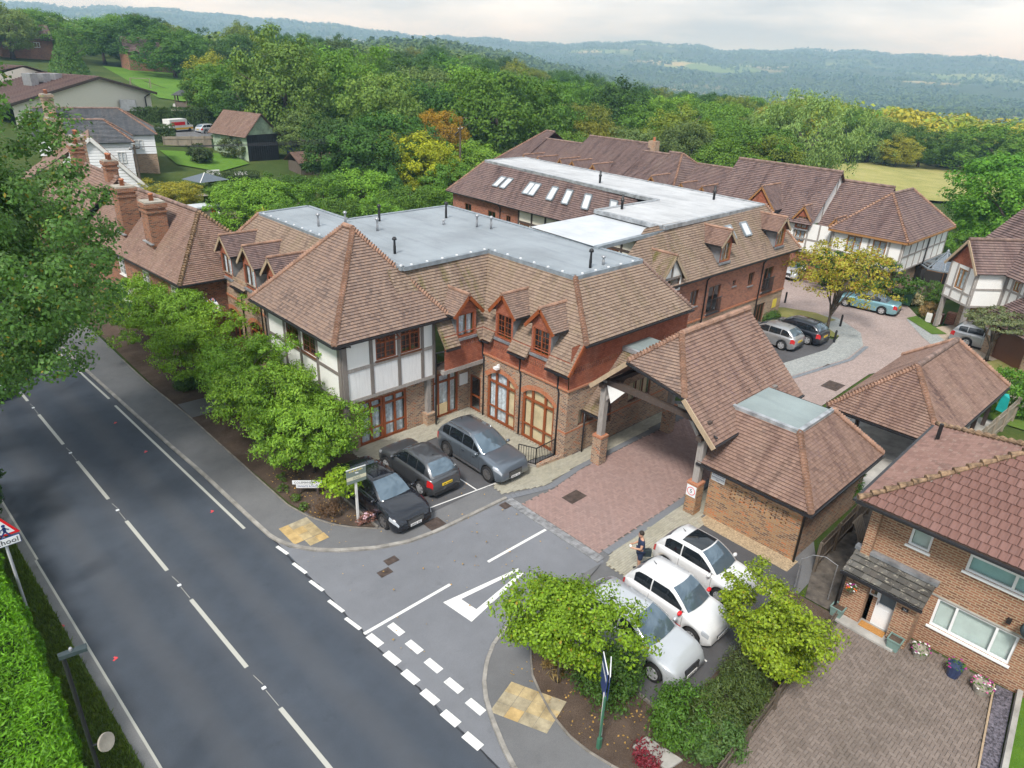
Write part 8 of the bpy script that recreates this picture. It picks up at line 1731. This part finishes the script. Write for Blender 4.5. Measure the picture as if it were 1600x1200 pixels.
# bollards, bins, meter posts in the court
for (x,y,w) in ((51.5,18.4,'beside the thin tree on the court lawn'),(47.75,17.2,'at the near tip of the court lawn'),(53.5,23.8,'by the corner of the far wing')):
    t,P_ = T_('bollard','short black bollard '+w,'bollard',(x,y,0)); P_('post','black',lambda m: m.lathe((x,y,0),[(.075,0),(.075,.85),(.05,.92),(.01,.95)],10))
for (x,y,mat,w) in ((61.1,18.0,'bin_dark','dark wheelie bin beside the pale blue convertible'),(61.3,17.2,'bin_green','green wheelie bin next to the dark one')):
    t,P_ = T_('wheelie_bin',w,'bin',(x,y,0)); P_('body',mat,lambda m: m.add([(x-.25,y-.3,.08),(x+.25,y-.3,.08),(x+.25,y+.3,.08),(x-.25,y+.3,.08),(x-.32,y-.38,1.1),(x+.32,y-.38,1.1),(x+.32,y+.38,1.1),(x-.32,y+.38,1.1)],[(0,1,2,3),(0,1,5,4),(1,2,6,5),(2,3,7,6),(3,0,4,7),(4,5,6,7)])); P_('lid',mat,lambda m: m.add([(x-.36,y-.42,1.1),(x+.36,y-.42,1.1),(x+.36,y+.42,1.14),(x-.36,y+.42,1.14),(x-.3,y-.34,1.2),(x+.3,y-.34,1.2),(x+.3,y+.36,1.24),(x-.3,y+.36,1.24)],[(0,1,5,4),(1,2,6,5),(2,3,7,6),(3,0,4,7),(4,5,6,7)]))
    for s_ in (-1,1): P_('wheel','tyre',lambda m: m.tube([(x+.2*s_,y+.34,.1),(x+.26*s_,y+.34,.1)],.1,10))
t,P_ = T_('planter_box','timber planter with brick pier and pale panels at the court edge','planter',(58.6,14.2,0)); P_('box','stain_dark',lambda m: m.box(58.3,58.9,13.7,14.3,0,.75)); P_('panel','offwhite',lambda m: m.box(58.2,58.28,14.35,14.75,0,.7)); P_('panel','offwhite',lambda m: m.box(58.22,58.3,13.72,13.95,.02,.72)); P_('pier','brick_red',lambda m: m.box(58.9,59.4,13.0,13.6,0,.9))
# fence by the conservatory, picket by picket
t,P_ = T_('picket_fence','pale timber fence in front of the conservatory','fence',(64,17.4,0))
for i in range(44):
    x = 61.6+i*.17; y = 17.7-(x-61.6)*.36; P_('picket','fence_pale',lambda m: m.obox((x,y,0),.12,.03,1.45,-.35))
for z in (.4,1.2): P_('rail','fence_pale',lambda m: m.bar((61.6,17.73,z),(69.1,15.03,z),.04,.08))
# passage fence and driveway fence
def board_fence(label,a,b,h,mat,bw=.15,posts=True,zj=.04):
    t,P_ = T_('board_fence',label,'fence',(a[0],a[1],0)); A = V(*a); B = V(*b); L = np.linalg.norm(B-A); n = int(L/bw); d = (B-A)/L; q = V(-d[1],d[0]); ang = math.atan2(d[1],d[0])
    for k in range(n): p = A+d*((k+.5)*L/n)+q*(.012 if k%2 else 0); P_('board',mat,lambda m: m.obox((*p,0),L/n*1.05,.02,h+rnd.uniform(-zj,zj),ang))
    if posts:
        for k in range(int(L/1.8)+1): p = A+d*min(L,k*1.8)-q*.06; P_('post',mat,lambda m: m.obox((*p,0),.1,.1,h+.08,ang))
    for z in (h*.25,h*.8): P_('rail',mat,lambda m: m.bar((*(A-q*.04),z),(*(B-q*.04),z),.04,.08))
    return t
board_fence('dark weathered board fence along the passage beside the outbuilding',(22.95,7.0),(28.6,7.2),1.25,'fence'); board_fence('low weathered timber fence along the driveway edge',(12.4,4.75),(20.6,5.2),.75,'fence',.2); board_fence('pale board fence behind the carport',(36.5,5.75),(43.9,5.5),1.4,'fence_pale',.9,zj=.02); board_fence('low brick-coloured edge fence beside the passage shrub',(27.6,7.3),(29.6,7.3),.9,'stain_dark',.3)
board_fence('garden fence in front of the van yard',(35.6,110.5),(47,106.8),1.6,'fence_pale',.6)
for o in bpy.data.objects:
    if o.name.startswith('board_fence') and o.parent is None and o.location.y > 100: o.location.z = hz(41,108); 
board_fence('grey garden fence beyond the cottage ridge',(24.8,76.5),(29.8,72.5),1.6,'fence_pale',.5)
t,P_ = T_('pallet','wooden pallet leaning on the passage fence','pallet',(26.3,6.75,0))
for i in range(6): P_('slat','fence_pale',lambda m: m.bar((25.9+i*.14,6.5,.1),(25.9+i*.14,6.9,.95),.09,.02,up=(0,-1,.4)))
for z in (.15,.5,.88): P_('bearer','fence_pale',lambda m: m.bar((25.82,6.5+z*.45,z),(26.7,6.5+z*.45,z),.05,.06))
t,P_ = T_('clear_hoop','arched clear plastic canopy over the passage gate','canopy',(21.6,6.3,0)); P_('hoop','galv',lambda m: m.tube([(21.5,7.0,1.3),(21.6,6.7,1.62),(21.7,6.3,1.72),(21.8,5.9,1.55)],.011,6))
for (x,y) in ((21.5,7.0),(21.8,5.9)): P_('leg','galv',lambda m: m.tube([(x,y,0),(x,y,1.35 if y > 6.5 else 1.56)],.02,6))
t,P_ = T_('concrete_slab','pale concrete slab in the corner bed by the red shrub','slab',(12.1,6.4,.06)); P_('slab','concrete',lambda m: m.add([(11.8,6.85,.12),(12.35,6.8,.12),(12.5,5.7,.12),(11.95,5.8,.12),(11.8,6.85,.04),(12.35,6.8,.04),(12.5,5.7,.04),(11.95,5.8,.04)],[(0,1,2,3),(0,4,5,1),(1,5,6,2),(2,6,7,3),(3,7,4,0)]))
t,P_ = T_('garden_wall','low concrete edging wall beside the slate chippings','wall',(18.4,-.2,0)); P_('wall','concrete',lambda m: m.bar((18.3,-.35,.15),(22.1,.12,.15),.14,.3)); P_('timber_edge','barge',lambda m: m.bar((18.3,.18,.05),(22.0,.74,.05),.05,.1))
# pots along the house front
def flowers(t, x, y, z, r, n, mats, seed):
    g_ = np.random.default_rng(seed); P = sphere_dirs(60,g_)*r; P[:,2] = np.abs(P[:,2])*.8; Q = leaves(P+np.array((x,y,z)),P,.09,.5,.5,g_); o = link('foliage',quads_mesh('foliage',np.repeat(Q,1,0),M['leaf']),t,local=True,kind='stuff'); o.location = tuple(-np.array(ORIG[t.name])); o.color = (.07,.16,.03,1)
    for mname in mats:
        m = MB()
        for k in range(n): d = sphere_dirs(1,g_)[0]*r*1.05; m.add([(x+d[0]+.035*math.cos(a),y+d[1]+.035*math.sin(a),z+abs(d[2])*.85+.03*(i%2)) for i,a in enumerate(np.linspace(0,2*math.pi,7)[:-1])],[range(6)])
        m.build('blossoms',M[mname],t,uv=False,kind='stuff')
def pot(label,x,y,r,h,mat,fl,seed,square=False):
    t,P_ = T_('flower_pot',label,'pot',(x,y,.02))
    if square: P_('pot',mat,lambda m: m.add([(x-r*.8,y-r*.8,.02),(x+r*.8,y-r*.8,.02),(x+r*.8,y+r*.8,.02),(x-r*.8,y+r*.8,.02),(x-r,y-r,h),(x+r,y-r,h),(x+r,y+r,h),(x-r,y+r,h)],[(0,1,2,3),(0,1,5,4),(1,2,6,5),(2,3,7,6),(3,0,4,7)])); P_('soil','soil',lambda m: m.poly([(x-r*.92,y-r*.92,h-.04),(x+r*.92,y-r*.92,h-.04),(x+r*.92,y+r*.92,h-.04),(x-r*.92,y+r*.92,h-.04)])); P_('rim',mat,lambda m: [m.bar((x+a*r,y+b*r,h),(x+c*r,y+d*r,h),.04,.05) for a,b,c,d in ((-1,-1,1,-1),(1,-1,1,1),(1,1,-1,1),(-1,1,-1,-1))])
    else: P_('pot',mat,lambda m: m.lathe((x,y,.02),[(r*.7,0),(r*.9,h*.6),(r,h),(r*.85,h),(r*.8,h-.05)],14),smooth=False)
    if fl: flowers(t,x,y,h-.02,r*1.05,9,fl,seed)
pot('green square planter left of the white front door',21.25,5.35,.2,.42,'pot_green',None,1,True); pot('green square planter right of the white front door',21.2,3.45,.2,.42,'pot_green',None,2,True); pot('stone pot of white and magenta flowers by the porch wall',21.5,2.75,.26,.3,'pot_stone',['petal_w','petal_m'],3); pot('blue glazed pot with red-leaved plant under the house window',21.45,1.75,.24,.45,'pot_blue',['petal_m'],4); pot('stone pot of white flowers at the end of the house front',21.4,.95,.28,.3,'pot_stone',['petal_w','petal_m','petal_p'],5)
t,P_ = T_('hanging_basket','hanging basket of white and orange flowers on the porch pier','basket',(21.25,5.2,1.3)); P_('basket','fence',lambda m: m.lathe((21.22,5.15,1.22),[(.05,0),(.14,.08),(.17,.18)],12)); P_('bracket','black',lambda m: (m.bar((21.4,5.15,1.72),(21.2,5.15,1.72),.02,.02),m.bar((21.22,5.15,1.4),(21.22,5.15,1.72),.01,.01))); flowers(t,21.22,5.15,1.38,.17,8,['petal_w','petal_o','petal_m'],9)
# pink blossom at the sale board
t,P_ = T_('flower_clump','pale pink flowers at the foot of the sale board','flowers',(11.95,20.2,.06)); g_ = np.random.default_rng(4)
for k in range(22): x,y,z = 11.7+.5*g_.random(),20.05+.35*g_.random(),.18+.2*g_.random(); P_('flower_head','petal_pale',lambda m: m.lathe((x,y,z),[(.03,0),(.045,.02),(.02,.05)],6))
# telegraph poles and wires
def pole(label,x,y,h,arms=1): 
    z = hz(x,y); t,P_ = T_('telegraph_pole',label,'pole',(x,y,z)); P_('pole','fence',lambda m: m.tube([(x,y,z-.3),(x,y,z+h)],[.15,.1],8)); P_('cross_arm','fence',lambda m: m.bar((x-.6,y-.3,z+h-.4),(x+.6,y+.3,z+h-.4),.1,.1))
    for s_ in (-1,0,1): P_('insulator','offwhite',lambda m: m.lathe((x+.5*s_,y+.25*s_,z+h-.34),[(.05,0),(.05,.12)],6))
    return (x,y,z+h-.25)
pa = pole('timber telegraph pole in front of the weatherboarded house',23.6,82.5,5.2); pb = pole('grey telegraph pole among the bushes behind the back wing',58.5,71.5,9.0)
for k in range(4):
    t = thing('overhead_wire','thin overhead wire strung across the back gardens','wire',pa,0,'overhead wires'); a = np.array(pa)+V(.3*k-.4,.1*k,0); b = np.array(pb)+V(.3*k-.4,.1*k,-.3*k); m = MB(); m.tube([a+(b-a)*s_-V(0,0,1.6*4*s_*(1-s_)*.25) for s_ in np.linspace(0,1,12)],.018,4); m.build('strand',M['ink'],t,uv=False)
# garden parasol, shed, toys, benches
zg = hz(29.5,80); t,P_ = T_('garden_parasol','broad grey square parasol over garden seating behind the cottage','parasol',(29.5,80,zg))
for i in range(4):
    a,b = R(45+90*i+12),R(135+90*i+12); roof = P_('canopy_panel','canvas_grey',lambda m: m.poly([(29.5+2.5*math.cos(a),80+2.5*math.sin(a),zg+2.1),(29.5+2.5*math.cos(b),80+2.5*math.sin(b),zg+2.1),(29.5,80,zg+2.8)]))
P_('seam','offwhite',lambda m: m.bar((29.5,80,zg+2.82),(29.5+2.5*math.cos(R(237)),80+2.5*math.sin(R(237)),zg+2.12),.08,.03)); P_('mast','fence',lambda m: m.tube([(29.5,80,zg),(29.5,80,zg+2.75)],.05,8))
t,P_ = T_('garden_table','round garden table with chairs under the parasol','table',(28.6,78.6,zg)); P_('top','pot_stone',lambda m: m.lathe((28.6,78.6,zg+.7),[(.7,0),(.7,.05)],14)); P_('leg','black',lambda m: m.tube([(28.6,78.6,zg),(28.6,78.6,zg+.7)],.05,6))
t,P_ = T_('play_box','dark open box with red toys behind the cottage roof','box',(27.0,72.5,hz(27,72.5))); z_ = hz(27,72.5); P_('box','bin_dark',lambda m: m.box(26.3,27.7,72,73.2,z_,z_+1.2)); P_('toy','red',lambda m: m.lathe((26.8,71.9,z_+.5),[(.05,0),(.3,.2),(.3,.4),(.05,.6)],10)); P_('toy','offwhite',lambda m: m.lathe((27.3,71.85,z_+.1),[(.05,0),(.3,.2),(.3,.4),(.05,.6)],10))
t,P_ = T_('shed','small grey flat shed roof behind the cottage hip','shed',(25.0,70.5,hz(25,70))); z_ = hz(25,70); P_('roof','flat_pale',lambda m: m.box(24,26,69.5,71.5,z_+1.7,z_+1.85)); P_('wall','fence_pale',lambda m: m.box(24.15,25.85,69.65,71.35,z_-.4,z_+1.7))
sheetz = lambda nm,pts,mat: [setattr(v.co,'z',hz(v.co.x,v.co.y)+.12) for v in sheet(nm,pts,0,mat).data.vertices]
sheetz('garden_lawn',[(33.5,106),(42.5,103.5),(42,97),(36,92.5),(32.5,97)],'lawn_bright'); sheetz('school_lawn',[(52,160),(60,150),(63,170),(78,215),(60,225)],'lawn_bright'); sheetz('school_yard',[(44,132),(58,128),(62,148),(52,152)],'concrete'); sheetz('van_yard',[(36,126),(52,120),(54,112),(38,113)],'path')
for (x,y,w) in ((34.2,89.6,'blue and white garden furniture beside the brick wall of the weatherboarded house'),(37.2,88.5,'white garden bench in front of the hedge')):
    z_ = hz(x,y); t,P_ = T_('garden_bench',w,'bench',(x,y,z_)); P_('seat','offwhite',lambda m: m.box(x-.8,x+.8,y-.25,y+.25,z_+.42,z_+.48)); P_('backrest','offwhite',lambda m: m.box(x-.8,x+.8,y+.22,y+.28,z_+.5,z_+.95))
    for a in (-.7,.7): P_('leg','offwhite',lambda m: m.box(x+a-.04,x+a+.04,y-.2,y+.2,z_,z_+.42))
z_ = hz(62,165); t,P_ = T_('climbing_frame','white metal climbing frame on the school lawn','climbing frame',(62,165,z_))
for k in range(5): P_('hoop','offwhite',lambda m: m.tube([(60+k*1.2,164,z_),(60+k*1.2,164.5,z_+2),(60+k*1.2,166.5,z_+2),(60+k*1.2,168,z_)],.08,5))
P_('rail','offwhite',lambda m: m.bar((60,164.5,z_+2),(65,164.5,z_+2),.1,.1)); t,P_ = T_('goal_frame','small timber goal frame at the edge of the school lawn','goal',(54,176,hz(54,176))); z_ = hz(54,176); P_('frame','fence_pale',lambda m: (m.bar((52,176,z_),(52,176,z_+2),.15,.15),m.bar((56,176,z_),(56,176,z_+2),.15,.15),m.bar((52,176,z_+2),(56,176,z_+2),.15,.15),m.bar((52,177.4,z_+.1),(52,176,z_+2),.08,.08),m.bar((56,177.4,z_+.1),(56,176,z_+2),.08,.08)))
t,P_ = T_('turquoise_bag','turquoise tarpaulin hung at the far end of the carport','tarpaulin',(42.0,6.0,1.2)); P_('sheet','turquoise',lambda m: m.add([(41.9,5.6,1.0),(42.3,5.75,.9),(42.35,6.15,1.0),(41.95,6.1,1.05),(41.85,5.65,1.9),(42.2,5.8,2.0),(42.25,6.1,1.95),(41.95,6.05,2.0)],[(0,1,2,3),(4,5,6,7),(0,1,5,4),(1,2,6,5),(2,3,7,6),(3,0,4,7)]))
# ------------------------------------------------------------------ the man beside the white cars
def skin_mesh(name, verts, edges, radii, root, mat, parent, sub=2):
    me = bpy.data.meshes.new(name); me.from_pydata(verts,edges,[]); o = bpy.data.objects.new(name,me); C.objects.link(o); o.modifiers.new('s','SKIN'); sl = me.skin_vertices[0].data
    for i,r_ in enumerate(radii): sl[i].radius = (r_,r_) if not hasattr(r_,'__len__') else r_; sl[i].use_root = (i == root)
    sm = o.modifiers.new('b','SUBSURF'); sm.levels = sub; sm.render_levels = sub; bpy.context.view_layer.update(); dg = bpy.context.evaluated_depsgraph_get(); nm = bpy.data.meshes.new_from_object(o.evaluated_get(dg)); bpy.data.objects.remove(o)
    nm.materials.clear(); nm.materials.append(mat); nm.polygons.foreach_set('use_smooth',[True]*len(nm.polygons)); return link(name,nm,parent,local=True)
MAN = thing('person','person in navy T-shirt and shorts standing by the white cars, hands held forward','person',(17.85,11.3,.03),R(135))
# local axes: +x the way he faces, +y his left; joints in metres
J = dict(pel=(0,0,.95),sp=(.0,0,1.15),ch=(.01,0,1.36),nk=(.02,0,1.50),hd=(.05,0,1.58),lsh=(.0,.18,1.42),lel=(.06,.25,1.17),lwr=(.28,.13,1.12),rsh=(.0,-.18,1.42),rel=(.05,-.25,1.17),rwr=(.27,-.11,1.15),lhp=(.0,.09,.92),lkn=(.03,.10,.51),lan=(-.01,.10,.09),lto=(.15,.12,.04),rhp=(0,-.09,.92),rkn=(.02,-.11,.51),ran=(-.03,-.12,.09),rto=(.13,-.14,.04))
K = list(J); ed = [('pel','sp'),('sp','ch'),('ch','nk'),('nk','hd'),('ch','lsh'),('lsh','lel'),('lel','lwr'),('ch','rsh'),('rsh','rel'),('rel','rwr'),('pel','lhp'),('lhp','lkn'),('lkn','lan'),('lan','lto'),('pel','rhp'),('rhp','rkn'),('rkn','ran'),('ran','rto')]
rad = dict(pel=.13,sp=.12,ch=.135,nk=.06,hd=.07,lsh=.065,lel=.047,lwr=.032,rsh=.065,rel=.047,rwr=.032,lhp=.095,lkn=.06,lan=.042,lto=.035,rhp=.095,rkn=.06,ran=.042,rto=.035)
vs = [J[k] for k in K]; es = [(K.index(a),K.index(b)) for a,b in ed]; rs = [rad[k] for k in K]
for w,s_ in (('lwr',-1),('rwr',1)):
    p = len(vs); wx,wy,wz = J[w]; vs.append((wx+.07,wy+s_*.015,wz+.01)); es.append((K.index(w),p)); rs.append((.034,.02))
    for f,(dy,ln) in enumerate(((-.03,.055),(-.01,.065),(.012,.06),(.03,.045))):
        a = len(vs); vs.append((wx+.07+ln*.6,wy+s_*.015+dy,wz+.01)); vs.append((wx+.07+ln,wy+s_*.015+dy+s_*.01,wz-.02)); es += [(p,a),(a,a+1)]; rs += [.010,.008]
    a = len(vs); vs.append((wx+.06,wy+s_*.05,wz+.035)); vs.append((wx+.10,wy+s_*.06,wz+.04)); es += [(p,a),(a,a+1)]; rs += [.011,.009]
bodyo = skin_mesh('body',vs,es,rs,0,M['skin'],MAN)
m = MB(); m.lathe((.07,0,1.53),[(.05,0),(.075,.05),(.088,.10),(.092,.15),(.085,.2),(.06,.235),(.02,.25)],14); m.add([(.155,-.012,1.64),(.155,.012,1.64),(.185,0,1.625),(.158,0,1.67)],[(0,1,2),(0,2,3),(1,3,2)])
for s_ in (-1,1): m.lathe((.06,.09*s_,1.63),[(.012,0),(.02,.02),(.02,.05),(.01,.065)],6)
m.build('head',M['skin'],bodyo,smooth=True,uv=False,local=True)
m = MB(); m.lathe((.055,0,1.66),[(.094,0),(.102,.04),(.095,.09),(.07,.125),(.02,.142)],14); m.build('hair',M['hair'],bodyo,smooth=True,uv=False,local=True)
for s_ in (-1,1):
    m = MB(); m.box(.152,.158,s_*.032-.012,s_*.032+.012,1.655,1.665); m.build('eye',M['ink'],bodyo,uv=False,local=True)
m = MB(); m.box(.150,.156,-.02,.02,1.585,1.593); m.build('mouth',M['petal_m'],bodyo,uv=False,local=True)
skin_mesh('t_shirt',[J['pel'],J['sp'],J['ch'],(.02,0,1.46),J['lsh'],(.03,.225,1.28),J['rsh'],(.03,-.225,1.28)],[(0,1),(1,2),(2,3),(2,4),(4,5),(2,6),(6,7)],[.155,.15,.16,.085,.088,.07,.088,.07],0,M['navy'],MAN)
skin_mesh('shorts',[(0,0,1.0),J['lhp'],(.02,.10,.56),J['rhp'],(.015,-.11,.56)],[(0,1),(1,2),(0,3),(3,4)],[.15,.12,.09,.12,.09],0,M['navy'],MAN)
for s_,a,b in ((1,'lan','lto'),(-1,'ran','rto')):
    m = MB(); p = J[a]; q = J[b]; m.tube([(p[0]-.05,p[1],.05),(p[0],p[1],.06),(q[0],q[1],.045),(q[0]+.05,q[1],.035)],[.04,.052,.048,.025],8); m.build('shoe',M['shoe'],MAN,smooth=True,uv=False,local=True)
t = thing('shoulder_bag','dark grey bag hanging at the standing person\'s hip','bag',(17.95,11.1,.8),R(135)); m = MB(); m.box(-.16,.16,-.08,.06,0,.28); m.build('bag_body',M['bin_dark'],t,local=True); m = MB(); m.tube([(-.1,-.02,.26),(-.04,.1,.45),(.1,.0,.26)],.012,5); m.build('strap',M['ink'],t,local=True,uv=False)
t = thing('phone','small pale device held in the standing person\'s hands','phone',(17.85,11.3,.03),R(135)); m = MB(); m.box(.37,.44,-.03,.09,1.15,1.165); m.build('case',M['sign_white'],t,local=True)
# ------------------------------------------------------------------ the air between here and the ridges
HZ = MB(); HZ.box(-9400,9400,-9400,9400,-75,250); hz_o = HZ.build('haze', None, kind='stuff', uv=False)
hm = bpy.data.materials.new('haze_air'); hm.use_nodes = True; hm.node_tree.nodes.clear(); ho = hm.node_tree.nodes.new('ShaderNodeOutputMaterial'); hv = hm.node_tree.nodes.new('ShaderNodeVolumePrincipled'); hm.node_tree.links.new(hv.outputs[0],ho.inputs['Volume'])
hv.inputs['Color'].default_value = (.38,.66,1.,1); hv.inputs['Density'].default_value = .00032; hv.inputs['Absorption Color'].default_value = (1,1,1,1); hv.inputs['Anisotropy'].default_value = 0.; hm.cycles.homogeneous_volume = True if hasattr(hm.cycles,'homogeneous_volume') else False
hz_o.data.materials.clear(); hz_o.data.materials.append(hm); tag(hz_o,'thin blue haze over the whole countryside','haze')
